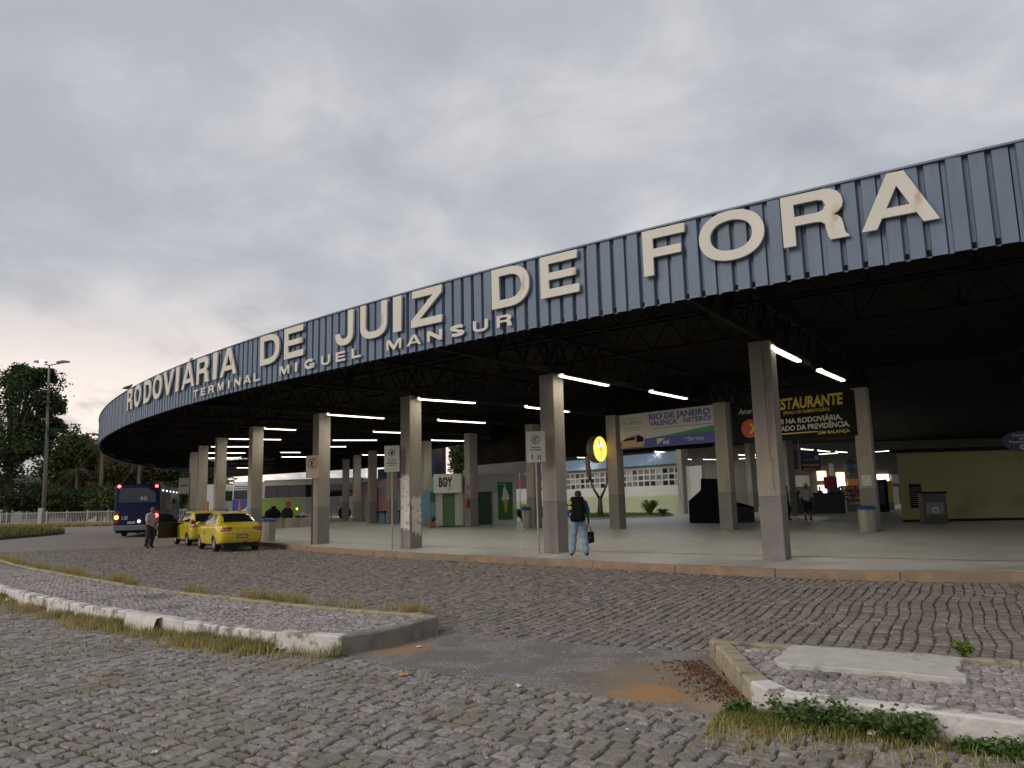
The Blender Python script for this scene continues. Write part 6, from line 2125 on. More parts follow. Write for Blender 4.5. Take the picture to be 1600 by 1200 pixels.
# man with the backpack at the kerb (seen from behind)
p = U(905.5, 868.5, .15)
m_jeans = pm('blue_jeans', (.20, .29, .36), .85, .15, 8.0, .2); m_bshirt = pm('blue_shirt', (.025, .07, .26), .8, .12, 8)
m_bpack = pm('black_backpack', (.008, .007, .008), .85, .25, 9, .3, spec=.15)
Jb = dict(chest=(0, -.04, 1.31), nb=(0, -.06, 1.46), neck=(-.01, -.09, 1.52), h1=(-.01, -.12, 1.585), h2=(-.012, -.125, 1.66), h3=(-.012, -.12, 1.705), ls=(.18, -.03, 1.41), rs=(-.18, -.03, 1.41),
          re=(-.26, .02, 1.13), rw=(-.27, -.03, .90), rp=(-.27, -.04, .85), le=(.27, .0, 1.12), lw=(.17, -.24, 1.16), lp=(.13, -.29, 1.18), lk=(.15, -.03, .5), la=(.185, .0, .09), lt=(.225, -.15, .035), rk=(-.15, -.02, .5), ra=(-.185, .03, .09), rto=(-.205, -.12, .035), lh=(.095, 0, .9), rh=(-.095, 0, .9))
person('man in blue shirt and light jeans standing by the kerb with a large backpack', (p.x, p.y, .15), math.radians(172), Jb, m_bshirt, m_jeans, m_black, m_skin2, m_hair, 1.72)
t = thing('backpack', 'large black backpack with yellow patches worn by the man at the kerb', 'backpack', (p.x, p.y, .15), math.radians(172))
b = MB(); b.box(-.20, .19, .13, .42, .88, 1.46)
b.v = [(x * (1 - .22 * max(0, z - 1.15)), y, z) for x, y, z in b.v]
b.build('main_bag', m_bpack, t, bevel=.09, seg=4, smooth=True)
b = MB(); b.box(-.15, .15, .40, .50, .92, 1.20); b.build('front_pocket', m_bpack, t, bevel=.04, seg=3, smooth=True)
b = MB(); b.box(-.17, .16, .14, .40, 1.40, 1.53); b.build('top_flap', m_bpack, t, bevel=.05, seg=3, smooth=True)
for x in (-.13, .13):
    b = MB(); b.tube([(x, .14, 1.40), (x * 1.05, .0, 1.50), (x * 1.15, -.16, 1.42), (x * 1.2, -.17, 1.2), (x * 1.2, .0, 1.02), (x * 1.1, .14, .98)], .022, 6); b.build('strap', m_bpack, t, smooth=True)
for x, z in ((.16, 1.37), (.16, 1.24)):
    b = MB(); b.lathe([(.001, -.012), (.05, -.008), (.055, .01)], 12, 'y', (x + .02, .40, z)); b.v = [(x_, .43 + (.415 - y_), z_) for x_, y_, z_ in b.v]; b.build('yellow_patch', pm('patch_yellow', (.50, .45, .04), .6), t)
b = MB(); b.box(.12, .16, .42, .435, 1.08, 1.13); b.box(.17, .20, .42, .435, 1.05, 1.10); b.build('reflective_strap', pm('strap_pale', (.45, .42, .20), .6), t)
q = Vector((-.27, -.04, .80)); cs, sn = math.cos(math.radians(172)), math.sin(math.radians(172))
t = thing('handbag', 'small black handbag hanging from the hand of the man at the kerb', 'bag', (p.x + cs * -.27 - sn * -.05, p.y + sn * -.27 + cs * -.05, .15), math.radians(172))
b = MB(); b.prism([(-.13, .34), (.15, .28), (.16, .60), (-.12, .62)], -.04, .05); b.build('pouch', m_bpack, t, bevel=.02, seg=2, smooth=True)
for y in (-.02, .03):
    b = MB(); b.tube([(-.06, y, .60), (-.035, y, .72), (.0, y * .4, .775), (.04, y, .72), (.07, y, .60)], .009, 6); b.build('handle', m_bpack, t)
for i in (0,):
    b = MB(); b.tube([(-.05, .053, .45), (.02, .053, .50), (.04, .053, .43)], .006, 5); b.build('logo_line', m_band, t)

# man at the taxi door
p = U(233, 856.5, 0)
m_beige = pm('beige_shirt', (.40, .34, .30), .8, .1, 8); m_dark = pm('dark_trousers', (.022, .021, .024), .85, .15, 8)
Jt = dict(chest=(0, -.03, 1.31), nb=(0, -.05, 1.46), neck=(0, -.07, 1.525), h1=(0, -.10, 1.60), h2=(0, -.105, 1.675), h3=(0, -.10, 1.72), re=(-.22, -.02, 1.14), rw=(-.20, -.20, .98), rp=(-.19, -.25, .95), le=(.24, -.0, 1.13), lw=(.25, -.12, .90), lp=(.25, -.15, .85), lk=(.12, -.05, .5), la=(.14, .05, .09), lt=(.16, -.11, .035), rk=(-.11, .0, .5), ra=(-.13, .06, .09), rto=(-.15, -.10, .035))
person('man with grey hair in a beige shirt and dark trousers beside the open taxi door', (p.x, p.y, 0), math.radians(75), Jt, m_beige, m_dark, m_black, m_skin, m_hairg, 1.72)
# man in white walking out of the hall
p = UF(1263, 813.5)
m_wshirt = pm('white_shirt', (.52, .51, .48), .8, .08, 8); m_shorts = pm('dark_shorts', (.02, .022, .03), .85)
Jw = dict(lk=(.11, -.10, .5), la=(.12, -.05, .09), lt=(.13, -.22, .035), rk=(-.10, .03, .5), ra=(-.10, .14, .10), rto=(-.11, -.02, .035), le=(.27, .05, 1.14), lw=(.30, -.02, .9), lp=(.30, -.04, .84), re=(-.27, -.02, 1.14), rw=(-.30, -.12, .92), rp=(-.30, -.15, .87))
person('man in white shirt, dark shorts and pale cap walking out of the hall', (p.x, p.y, p.z), math.radians(-18), Jw, m_wshirt, m_shorts, m_black, m_skin, m_hair, 1.72, legs='short', cap=m_wshirt)
p = UF(1231.5, 813)
Jw2 = dict(lk=(.10, -.08, .5), rk=(-.09, .04, .5), ra=(-.09, .12, .10), rto=(-.1, -.03, .035))
person('person in dark clothes with pale blue top passing behind the streaked column', (p.x, p.y, p.z), math.radians(60), Jw2, pm('paleblue_top', (.28, .34, .40), .8), m_dark, m_black, m_skin, m_hair, 1.68)
for px, py, sh, l in ((1284, 801, pm('red_top', (.28, .03, .03), .8), 'person in a red top behind the hall counter'), (1250, 801, m_dark, 'person in dark clothes behind the hall counter'), (1316, 800, m_dark, 'person in dark clothes at the end of the hall counter')):
    p = UF(px, py) + Vector((.5, 1.3, 0))
    person(l, (p.x, p.y, p.z), random.uniform(-.5, .5), {}, sh, m_dark, m_black, m_skin, m_hair, 1.68, group=None)
# ------------------------------------------------------------------ vegetation and the far left
m_bark = pm('bark', (.115, .085, .06), .9, .3, 4.0, .6, stretch=(1, 1, .3)); m_barkp = pm('pale_bark', (.22, .19, .15), .9, .25, 4.0, .4, stretch=(1, 1, .3))
lf_dark = leafmat('leaf_dark', (.024, .046, .015), (.075, .11, .034)); lf_mid = leafmat('leaf_mid', (.042, .068, .018), (.13, .155, .045)); lf_olive = leafmat('leaf_olive', (.07, .068, .024), (.18, .15, .062))
lf_dry = leafmat('leaf_dry', (.11, .07, .03), (.24, .16, .08)); lf_yg = leafmat('leaf_yellowgreen', (.07, .12, .015), (.20, .27, .04))
m_gr1 = leafmat('grass_dry', (.25, .205, .065), (.50, .42, .18)); m_gr2 = leafmat('grass_green', (.09, .12, .025), (.25, .25, .07)); m_weed = leafmat('weed_green', (.035, .080, .016), (.12, .18, .045))


def leaves(C, size, r, squash=.6, droop=0.0):
    """quads of leaf size round the points C"""
    n = len(C); s = size * r.uniform(.6, 1.3, n)
    d = r.normal(size=(n, 3)); d[:, 2] *= squash; d /= np.linalg.norm(d, axis=1)[:, None]
    d[:, 2] -= droop; d /= np.linalg.norm(d, axis=1)[:, None]
    e = np.cross(d, r.normal(size=(n, 3))); e /= np.linalg.norm(e, axis=1)[:, None] + 1e-9
    a = C - d * s[:, None] * .5; b = C + e * s[:, None] * .28; c = C + d * s[:, None] * .5; f = C - e * s[:, None] * .28
    return np.stack([a, b, c, f], 1).reshape(-1, 3), np.arange(4 * n).reshape(-1, 4)


def crown_points(centre, rad, n_cl, n_lv, r, cl=.28, shell=.55):
    """clumps spread through an ellipsoid, leaves round each clump"""
    d = r.normal(size=(n_cl, 3)); d /= np.linalg.norm(d, axis=1)[:, None]
    rr_ = shell + (1 - shell) * r.random(n_cl) ** .6
    cc = d * rr_[:, None] * (1 + .22 * np.sin(d[:, :1] * 5 + d[:, 1:2] * 7 + r.uniform(0, 6)))
    k = r.integers(0, n_cl, n_lv)
    off = np.clip(r.normal(size=(n_lv, 3)), -1.5, 1.5) * cl * r.uniform(.5, 1.2, n_cl)[k][:, None]
    P_ = (cc[k] + off * np.array([1, 1, .75])) * np.array(rad)
    return P_ + np.array(centre), cc * np.array(rad) + np.array(centre)


def tree(label, loc, H, crowns, mat, leaf=.35, bark=None, trunk_r=.25, seed=1, name='tree', group=None, droop=0.0, nl=9000, ncl=60, cl=.28):
    """crowns: list of (centre xyz rel., radii)"""
    r = np.random.default_rng(seed)
    t = thing(name, label, 'tree', loc, 0, group)
    b = MB(); top = max(c[0][2] for c in crowns)
    b.tube([(0, 0, -.2), (.1, 0, H * .2), (-.1, .1, H * .42), (.05, 0, H * .7)], [trunk_r * 1.2, trunk_r, trunk_r * .8, trunk_r * .35], 10)
    VV = []; FF = []; base = 0
    for c, rad in crowns:
        P_, cc = crown_points(c, rad, ncl, nl, r, cl)
        v, f = leaves(P_, leaf, r, .7, droop); VV.append(v); FF.append(f + base); base += len(v)
        for q in cc[:: max(1, ncl // 9)]:
            s = Vector((0, 0, H * .35 * (1 if q[2] > H * .4 else .6))); m_ = (s + Vector(q)) / 2 + Vector((0, 0, .4))
            b.tube([s, m_, q], [trunk_r * .45, trunk_r * .25, .03], 6)
    b.build('trunk', bark or m_bark, t, smooth=True)
    link('crown', np_mesh('crown', np.concatenate(VV), np.concatenate(FF), mat), t)
    return t


def at(px, py, Y, z=None):
    return UY(px, py, Y)


def px2m(Y):
    return Y / FPX


def px_tree(label, Y, base, crowns, mat, **kw):
    """tree at depth Y from crown ellipses given in photo pixels (cx, cy, rx, ry)"""
    p = UY(base, 800, Y); loc = Vector((p.x, p.y, 0)); k = px2m(Y) * 1.03
    cs = []
    for cx, cy, rx, ry in crowns:
        q = UY(cx, cy, Y); cs.append(((q.x - loc.x, 0, q.z), (rx * k, rx * k * .8, ry * k)))
    H = max(c[0][2] + c[1][2] for c in cs)
    return tree(label, loc, H, cs, mat, **kw)


px_tree('big dark leafy tree standing beside the double street lamp', 88, 10, [(-25, 640, 55, 60), (55, 625, 36, 48), (20, 700, 50, 45), (78, 632, 18, 22), (70, 668, 22, 18), (-40, 720, 60, 50), (32, 588, 26, 18), (62, 590, 18, 14), (48, 690, 26, 22)], lf_dark, seed=3, leaf=.36, nl=4000, ncl=30, cl=.27, trunk_r=.4)
px_tree('tall slim tree left of the palm behind the fence', 104, 105, [(108, 712, 20, 36), (90, 735, 24, 28), (125, 700, 14, 20)], lf_mid, seed=5, leaf=.5, nl=3200, ncl=40, cl=.34)
px_tree('feathery olive tree beside the thin pale trunk', 108, 135, [(135, 720, 24, 32), (150, 745, 20, 24), (118, 752, 22, 22)], lf_olive, seed=6, leaf=.55, nl=3000, ncl=40, cl=.36, droop=.4)
px_tree('drooping olive green tree behind the dark blue bus', 98, 195, [(190, 735, 28, 34), (222, 738, 28, 30), (172, 752, 20, 26)], lf_olive, seed=7, leaf=.5, nl=3600, ncl=44, cl=.34, droop=.5)
px_tree('dark green tree between the bus and the outer columns', 100, 262, [(255, 745, 28, 30), (290, 748, 30, 30), (330, 752, 26, 26), (240, 770, 24, 22)], lf_mid, seed=8, leaf=.5, nl=3600, ncl=44, cl=.32)
for i, (a, bb, y0) in enumerate(((15, 40, 772), (75, 34, 777), (125, 26, 785), (160, 22, 782), (200, 26, 786), (-40, 40, 770), (250, 26, 786))):
    px_tree('dark bushy shrub behind the white fence', 89 + i % 3, a, [(a, y0, bb, 24), (a + bb * .5, y0 + 8, bb * .6, 16)], lf_dark if i % 2 == 0 else lf_mid, seed=20 + i, leaf=.32, nl=2600, ncl=30, cl=.3, trunk_r=.1, name='shrub', group='shrubs behind the fence')


def palm(label, px, Y, ytop, ybase, seed, n=15, L=2.6):
    r = random.Random(seed)
    p = UY(px, 800, Y); H = UY(px, ytop, Y).z
    t = thing('palm_tree', label, 'tree', (p.x, p.y, 0), 0, 'palms behind the fence')
    MB().tube([(0, 0, -.2), (.1, 0, H * .4), (-.05, .05, H * .8), (0, 0, H)], [.26, .2, .17, .15], 10).build('trunk', m_barkp, t, smooth=True)
    for k in range(n):
        a = 2 * math.pi * k / n + r.uniform(-.2, .2); dead = k % 5 == 4
        l = L * r.uniform(.85, 1.15); up_ = r.uniform(.1, .75) if not dead else -.9
        sp = []
        for i in range(9):
            u = i / 8; sp.append(Vector((math.cos(a) * l * u, math.sin(a) * l * u, H + l * (up_ * u - (.95 if not dead else .4) * u * u))))
        b = MB(); b.tube(sp, [.03] * 8 + [.008], 5)
        sd_ = Vector((-math.sin(a), math.cos(a), 0))
        for i in range(1, 26):
            u = i / 26; q = sp[0].lerp(sp[0], 0); k0 = min(int(u * 8), 7); q = sp[k0].lerp(sp[k0 + 1], u * 8 - k0); fw_ = (sp[k0 + 1] - sp[k0]).normalized()
            ll = .55 * math.sin(math.pi * min(.95, u + .12)) + .12
            for s in (-1, 1):
                tip = q + sd_ * s * ll * .75 + fw_ * ll * .4 - Vector((0, 0, ll * .55))
                b.add([q - fw_ * .03, q + fw_ * .03, tip], [(0, 1, 2)])
        b.build('frond', lf_dry if dead else lf_olive, t, fixn=False)
    return t


palm('palm with bent crown and dry hanging fronds beyond the fence', 154, 92, 693, 798, 2, 17, 3.2)
palm('slim palm with a thin pale trunk beyond the fence', 117, 95, 735, 798, 4, 13, 2.2)
palm('palm half hidden behind the dark blue bus', 214, 94, 722, 798, 6, 14, 2.6)

# double street lamp
p = UY(69, 800, 87.0)
t = thing('street_lamp', 'tall street lamp with two arms, one lamp lit', 'street lamp', (p.x, p.y, 0), 0)
zt_ = UY(77, 571, 87.0).z; xt = UY(77, 571, 87.0).x - p.x
MB().tube([(0, 0, -.2), (xt * .5, 0, zt_ * .55), (xt, 0, zt_)], [.24, .18, .10], 12).build('pole', pm('lamp_pole', (.19, .17, .15), .7, .15), t, smooth=True)
for px, py, lit in ((59, 566, True), (103, 566, False)):
    q = UY(px, py, 87.0); dx = q.x - p.x
    MB().tube([(xt, 0, zt_), ((xt + dx) / 2, 0, (zt_ + q.z) / 2), (dx, 0, q.z)], [.06, .06, .05], 8).build('arm', m_poled, t)
    s = 1 if dx > xt else -1
    b = MB(); b.prism([(dx - s * 1.0, q.z - .12), (dx + s * .35, q.z - .02), (dx + s * .4, q.z + .12), (dx - s * .2, q.z + .22), (dx - s * 1.0, q.z + .10)], -.22, .22); b.build('lamp_head', pm('lamp_head', (.16, .16, .16), .5), t, bevel=.03)
    if lit:
        b = MB(); b.lathe([(.001, -.36), (.24, -.2), (.36, -.02), (.30, .16), (.001, .26)], 14, 'z', (dx + .55, 0, q.z + .05)); b.build('globe', em('street_lamp_light', (1.0, .72, .38), 10.0), t, smooth=True)
MB().box(xt * .35 - .3, xt * .35 + .05, -.12, .12, zt_ * .44, zt_ * .44 + .7).build('control_box', m_poled, t)

# white fence
FA = UY(-80, 800, 86); FB = UY(300, 800, 80.5)
f = Front((FA.x, FA.y, 0), (FB.x, FB.y, 0), 0)
t = fthing(f, 'fence', 'long white picket fence on a low wall at the edge of the lane', 'fence')
m_fence = pm('fence_white', (.34, .325, .295), .7, .1)
MB().box(0, f.w, -.1, .1, -.05, .32).build('base_wall', pm('fence_base', (.34, .29, .19), .85, .2), t)
b = MB()
for x in np.arange(0, f.w, .20): b.box(x - .022, x + .022, -.02, .02, .322, 1.62)
tag(b.build('pickets', m_fence, t), kind='stuff')
for z in (.45, 1.48): MB().box(0, f.w, -.03, .03, z, z + .06).build('rail', m_fence, t)
for x in np.arange(0, f.w, 2.5): MB().box(x - .05, x + .05, -.05, .05, .32, 1.74).build('post', m_fence, t)
q = f.px(64.5, 800)[0]
MB().box(q - .24, q + .24, -.2, .2, 0, 2.05).build('gate_pillar', m_fence, t)
# pale houses glimpsed through the trees
for i, (px, py, w, h) in enumerate(((150, 762, 26, 5.0), (195, 768, 20, 4.2), (5, 742, 16, 6.5), (262, 772, 24, 4.0))):
    p = UY(px, 800, 128)
    t = thing('house', ['pale house wall glimpsed behind the bent palm', 'small pale house glimpsed left of the bus', 'white tall house glimpsed behind the big tree', 'pale shed glimpsed beside the outer columns'][i], 'house', (p.x, p.y, 0), .1 * i)
    w *= .06
    MB().box(-w, w, 0, 5, -.2, h).build('wall', m_pwhite, t)
    b = MB(); b.prism([(-w - .3, h), (w + .3, h), (0, h + 1.4)], -.3, 5.3); b.build('roof', pm('tile_roof', (.16, .09, .06), .8), t)
    for s in (-.5, .5): MB().box(w * s - .35, w * s + .35, -.03, -.002, h * .4, h * .4 + 1.0).build('window', m_dkglass, t)
# distant wooded ridge
r = np.random.default_rng(77); xs = np.linspace(-260, 260, 90)
hh = 9 + 4 * np.sin(xs * .021) + 2.5 * np.sin(xs * .063 + 1) + r.normal(0, .6, 90)
b = MB(); b.v = [(x, 210, -1) for x in xs] + [(x, 212, h) for x, h in zip(xs, hh)] + [(x, 320, h + 1) for x, h in zip(xs, hh)]
n = 90
for i in range(n - 1):
    b.f += [(i, i + 1, n + i + 1, n + i), (n + i, n + i + 1, 2 * n + i + 1, 2 * n + i)]; b.mi += [0, 0]
tag(b.build('hill', pm('wooded_hill', (.045, .055, .035), .95, .4, .08)), kind='structure')


# ------------------------------------------------------------------ grass
def blades(P_, h, r, lean=.5, w=.006):
    n = len(P_); hh = h * r.uniform(.4, 1.2, n) if np.isscalar(h) else h * r.uniform(.5, 1.2, n)
    a = r.uniform(0, 2 * math.pi, n); d = np.stack([np.cos(a), np.sin(a), np.zeros(n)], 1); ww = w * r.uniform(.7, 1.4, n)[:, None]
    a2 = a + r.uniform(-.8, .8, n); l = np.stack([np.cos(a2 + 1.57), np.sin(a2 + 1.57), np.zeros(n)], 1) * (lean * hh * r.uniform(.2, 1.2, n))[:, None]
    tip = P_ + l + np.array([0, 0, 1]) * hh[:, None]; mid = P_ + l * .3 + np.array([0, 0, .55]) * hh[:, None]
    V_ = np.stack([P_ - d * ww, P_ + d * ww, mid + d * ww * .7, mid - d * ww * .7, tip], 1).reshape(-1, 3)
    k = np.arange(n)[:, None] * 5
    F_ = np.concatenate([k + np.array([[0, 1, 2]]), k + np.array([[0, 2, 3]]), k + np.array([[3, 2, 4]])])
    return V_, F_


def grass(name, label, P_, h, mat, seed, lean=.5, w=.006):
    r = np.random.default_rng(seed); v, f_ = blades(P_, h, r, lean, w)
    return tag(link(name, np_mesh(name, v, f_, mat)), label, 'grass', kind='stuff')


def along(pts, n, wid, r, z=0.0, tuft=0, side=0.0):
    """points scattered along a line, gathered in tufts"""
    Q = run(pts, .05); m = len(Q)
    t = np.gradient(Q, axis=0); t /= np.linalg.norm(t, axis=1)[:, None]; nn = np.stack([-t[:, 1], t[:, 0]], 1)
    dens = .25 + np.clip(np.sin(np.arange(m) * .11 + 1.3) + .8 * np.sin(np.arange(m) * .037) + .5 * np.sin(np.arange(m) * .29), 0, 2)
    k = r.choice(m, n, p=dens / dens.sum())
    if tuft:
        c = r.choice(m, tuft, p=dens / dens.sum()); k = np.clip(c[r.integers(0, tuft, n)] + r.normal(0, 1.6, n).astype(int), 0, m - 1)
    o = np.abs(r.normal(0, wid, n)) + side
    P_ = Q[k] - nn[k] * o[:, None] + r.normal(0, .02, (n, 2))
    return np.c_[P_, np.full(n, z)]


r = np.random.default_rng(5)
LFn = [p for p in LF if p[1] < 24]
grass('dry_grass', 'dry yellow grass growing along the white island kerb', along(LFn, 20000, .20, r, -.01, 360), .13, m_gr1, 1, .6, .004)
grass('green_grass', 'green grass mixed along the white island kerb', along(LFn, 7000, .10, r, -.01, 120), .15, m_gr2, 2, .6, .004)
LBn = [tuple(p) for p in LB if p[1] < 26][::1]
grass('verge_grass', 'dry grass tufts along the lane side of the island', along(LBn, 11000, .07, r, 0.02, 120), .30, m_gr1, 3, .5, .005)
# moss and grass in the joints of the near road
k = r.random(len(NEAR)) < .5
J_ = NEAR[k]
moss = .5 + .5 * np.sin(J_[:, 0] * .9 + 1.0) * np.cos(J_[:, 1] * .7)
J_ = J_[r.random(len(J_)) < .22 + .55 * moss]
rep = np.repeat(J_, 12, 0); s = np.where(r.random(len(rep)) < .5, 1, -1)
ux, uy = np.cos(rep[:, 4]), np.sin(rep[:, 4])
lo = r.uniform(-.5, .5, len(rep)) * rep[:, 2] * .8; vo = s * (rep[:, 3] / 2 + .006) + r.normal(0, .005, len(rep))
P_ = np.stack([rep[:, 0] + ux * lo - uy * vo, rep[:, 1] + uy * lo + ux * vo, np.full(len(rep), -.02)], 1)
grass('joint_grass', 'tiny grass and moss growing in the cobble joints', P_, .042, leafmat('moss_grass', (.14, .12, .035), (.30, .24, .09)), 4, .9, .005)
# weeds in front of the right island
RFn = [(1.55, 6.05)] + [tuple(p) for p in RF if p[0] < 5.5]
grass('weed_grass', 'green grass growing along the right island kerb', along(RFn, 7000, .16, r, -.01, 120), .08, m_gr2, 6, .7, .005)
grass('straw_grass', 'straw coloured grass spreading over the cobbles by the right island', along(RFn, 8000, .34, r, -.01, 190), .06, m_gr1, 7, .9, .004)


def weed(label, x, y, n, rad, h, seed, z=0.0, mat=None, leaf=.045, group='weeds at the right island kerb'):
    rr_ = np.random.default_rng(seed)
    t = thing('weed_plant', label, 'plant', (x, y, z), 0, group)
    b = MB(); C = []
    for i in range(12):
        a = rr_.uniform(0, 6.28); q = rr_.uniform(.3, 1) * rad; hz = h * rr_.uniform(.5, 1)
        p1 = Vector((math.cos(a) * q, math.sin(a) * q, hz)); b.tube([(0, 0, -.02), p1 * .5 + Vector((0, 0, hz * .15)), p1], [.004, .003, .002], 5)
        for u in np.linspace(.25, 1, max(2, n // 12)):
            C.append(np.array(p1 * u) + rr_.normal(0, .18 * rad, 3) * np.array([1, 1, .5]) + np.array([0, 0, hz * .12]))
    b.build('stems', m_weed, t)
    C = np.array(C); C[:, 2] = np.maximum(C[:, 2], .01)
    v, f_ = leaves(C, leaf, rr_, .5, -.1)
    link('foliage', np_mesh('foliage', v, f_, mat or m_weed), t)
    return t


WL = ['leafy green weed clump at the white corner of the right island', 'leafy green weed growing against the right island kerb']
wp = [(1.92, 5.72, .22, .17), (2.10, 5.60, .22, .17), (2.28, 5.48, .22, .15), (2.46, 5.33, .22, .20), (2.55, 5.25, .16, .16), (2.80, 5.02, .14, .07), (2.95, 4.90, .15, .09), (3.05, 4.86, .10, .13), (1.62, 5.95, .12, .09), (3.25, 4.7, .14, .09)]
for i, (x, y, rd, h) in enumerate(wp):
    weed(WL[0] if i == 0 else WL[1], x, y, 330, rd, h, 50 + i, group=None if i == 0 else 'weeds at the right island kerb')
p = U(1507, 1027, .17)
weed('round bright green weed on the far edge of the right island', p.x, p.y, 260, .10, .13, 70, .17, lf_yg, .04, None)
for i, (px, py, h) in enumerate(((440, 1003, .16), (420, 1000, .12), (312, 978, .14))):
    p = U(px, py + 6, 0); weed('small upright weed in front of the white island kerb', p.x, p.y, 110, .09, h, 80 + i, 0, m_gr2, .05, 'small weeds by the white kerb')
# fallen leaves by the tan kerb
r = np.random.default_rng(9); n = 900
P_ = np.c_[1.80 - np.abs(r.normal(0, .20, n)), r.uniform(6.3, 7.9, n), np.full(n, .012)]
v, f_ = leaves(P_, .03, r, .12)
v[:, 2] = np.maximum(v[:, 2], .006)
tag(link('fallen_leaves', np_mesh('fallen_leaves', v, f_, leafmat('leaf_litter', (.07, .025, .012), (.17, .075, .04), .8, 0.0))), 'reddish brown leaf litter against the tan kerb', 'leaves', kind='stuff')

# grassy verge on the far left
vg = densify([(-27.5, 38.5), (-31.0, 46), (-32.2, 54), (-34, 58.5), (-40, 62), (-52, 66), (-64, 66), (-64, 52), (-44, 44), (-27.5, 38.5)], 4)[:-1]
b = MB(); b.slab([tuple(p) for p in vg], -.05, .16)
me = b.mesh('verge', m_earth); bm = bmesh.new(); bm.from_mesh(me); bmesh.ops.triangulate(bm, faces=bm.faces); bm.to_mesh(me); bm.free()
vo = tag(link('verge', me), kind='structure')
gx = r.uniform(-60, -27, 60000); gy = r.uniform(38, 66, 60000); k = inpoly(gx, gy, [tuple(p) for p in vg]) & (gx > -.75 * gy)
grass('verge_turf', 'yellow green turf on the verge beside the lane', np.c_[gx[k], gy[k], np.full(k.sum(), .15)], .38, leafmat('turf', (.08, .085, .022), (.22, .19, .07)), 12, .6, .022)
gx = r.uniform(-60, -24, 26000); gy = 79.5 + r.uniform(-.2, 2.6, 26000) - (gx + 24) * .14
grass('fence_grass', 'dry grass strip along the foot of the white fence', np.c_[gx, gy, np.full(len(gx), -.02)], .42, m_gr1, 13, .6, .03)
# lawn and plants in the garden court
lp = [(p.x, p.y) for p in lw]
gx = r.uniform(-8, 12, 40000); gy = r.uniform(44, 72, 40000); k = inpoly(gx, gy, lp)
grass('lawn_grass', 'short green lawn in the garden court', np.c_[gx[k], gy[k], np.full(k.sum(), .49)], .10, leafmat('lawn_leaf', (.07, .15, .025), (.15, .25, .05)), 14, .5, .02)


def shrub(label, px, py, Y, rad, n, mat, leaf, seed, h, arch=True):
    rr_ = np.random.default_rng(seed); p = UY(px, py, Y)
    t = thing('garden_shrub', label, 'plant', (p.x, p.y, .5), 0)
    b = MB()
    for i in range(n):
        a = rr_.uniform(0, 6.28); l = rad * rr_.uniform(.6, 1.1); hz = h * rr_.uniform(.5, 1.0)
        d = Vector((math.cos(a), math.sin(a), 0)); s_ = Vector((-math.sin(a), math.cos(a), 0)) * leaf
        pts = [d * l * u + Vector((0, 0, hz * (1.9 * u - 1.0 * u * u))) for u in (0, .35, .7, 1.0)]
        for q0, q1, w0, w1 in zip(pts, pts[1:], (.3, 1, .8), (1, .8, .05)):
            b.quad(q0 - s_ * w0, q0 + s_ * w0, q1 + s_ * w1, q1 - s_ * w1)
    b.build('foliage', mat, t, fixn=False)
    MB().tube([(0, 0, -.1), (0, 0, h * .3)], .05, 6).build('stem', m_bark, t)
    return t


shrub('yellow green arching shrub before the pale green wall', 1016, 803, 50, .95, 60, lf_yg, .07, 1, 1.15)
shrub('low green shrub at the end of the lawn', 1036, 805, 50, .6, 40, lf_mid, .06, 2, .5)
shrub('yellow green plant behind the grey bin', 825, 803, 46, .8, 46, lf_yg, .06, 3, 1.1)
shrub('yellow green plant right of the grey bin', 850, 803, 47, .7, 40, lf_yg, .06, 4, .9)
shrub('dark round shrub behind the bin in the garden', 815, 806, 45.5, .8, 70, lf_mid, .06, 5, .75)
shrub('small shrub in the flower box by the shop', 676, 803, 42.4, .35, 30, lf_mid, .04, 6, .45)
# forked tree in the garden
p = UY(938, 799, 50.5); k = px2m(50.5)
t = thing('forked_tree', 'bare forked tree with brown sleeves growing on the lawn', 'tree', (p.x, p.y, .48), 0)
b = MB(); b.tube([(0, 0, -.1), (.0, 0, .6), (.02, 0, 1.15)], [.22, .17, .14], 10)
for s in (-1, 1):
    b.tube([(.02, 0, 1.1), (s * .35, 0, 1.75), (s * .62, .05, 2.5), (s * .70, .05, 3.6), (s * .8, .2, 5.4)], [.10, .07, .06, .06, .03], 8)
b.build('trunk', m_bark, t, smooth=True)
for s in (-1, 1):
    bb = MB(); bb.tube([(s * .55, .03, 2.35), (s * .64, .05, 2.7), (s * .70, .05, 3.5), (s * .76, .1, 4.4)], [.08, .16, .17, .12], 9); bb.build('dry_sleeve', pm('dry_sleeve', (.15, .085, .06), .9, .35, 9, .6), t, smooth=True)
rr_ = np.random.default_rng(3); P_, cc = crown_points((0, .5, 6.6), (2.6, 2.2, 1.4), 30, 1500, rr_, .35)
v, f_ = leaves(P_, .3, rr_, .6); link('crown', np_mesh('crown', v, f_, lf_mid), t)
# trees rising behind the court, seen over the small shop
px_tree('tall tree rising over the court behind the small shop', 92, 712, [(716, 715, 12, 24), (735, 722, 14, 20)], lf_dark, seed=31, leaf=.4, nl=2200, ncl=30, cl=.3)

# ------------------------------------------------------------------ litter
def crumple(px, py, s, label, mat, seed, z=0.006, grp=None):
    rr_ = random.Random(seed); p = U(px, py, z)
    b = MB(); n = 7
    for i in range(n):
        for j in range(n):
            b.v.append(((i / (n - 1) - .5) * s * 1.3 + rr_.uniform(-.1, .1) * s, (j / (n - 1) - .5) * s + rr_.uniform(-.1, .1) * s, abs(rr_.gauss(0, .16)) * s + .003))
    for i in range(n - 1):
        for j in range(n - 1):
            b.f.append((i * n + j, i * n + j + 1, (i + 1) * n + j + 1, (i + 1) * n + j)); b.mi.append(0)
    o = b.build('paper_scrap', mat, None, (p.x, p.y, z), rr_.uniform(0, 3), fixn=False)
    return tag(o, label, 'litter', grp)


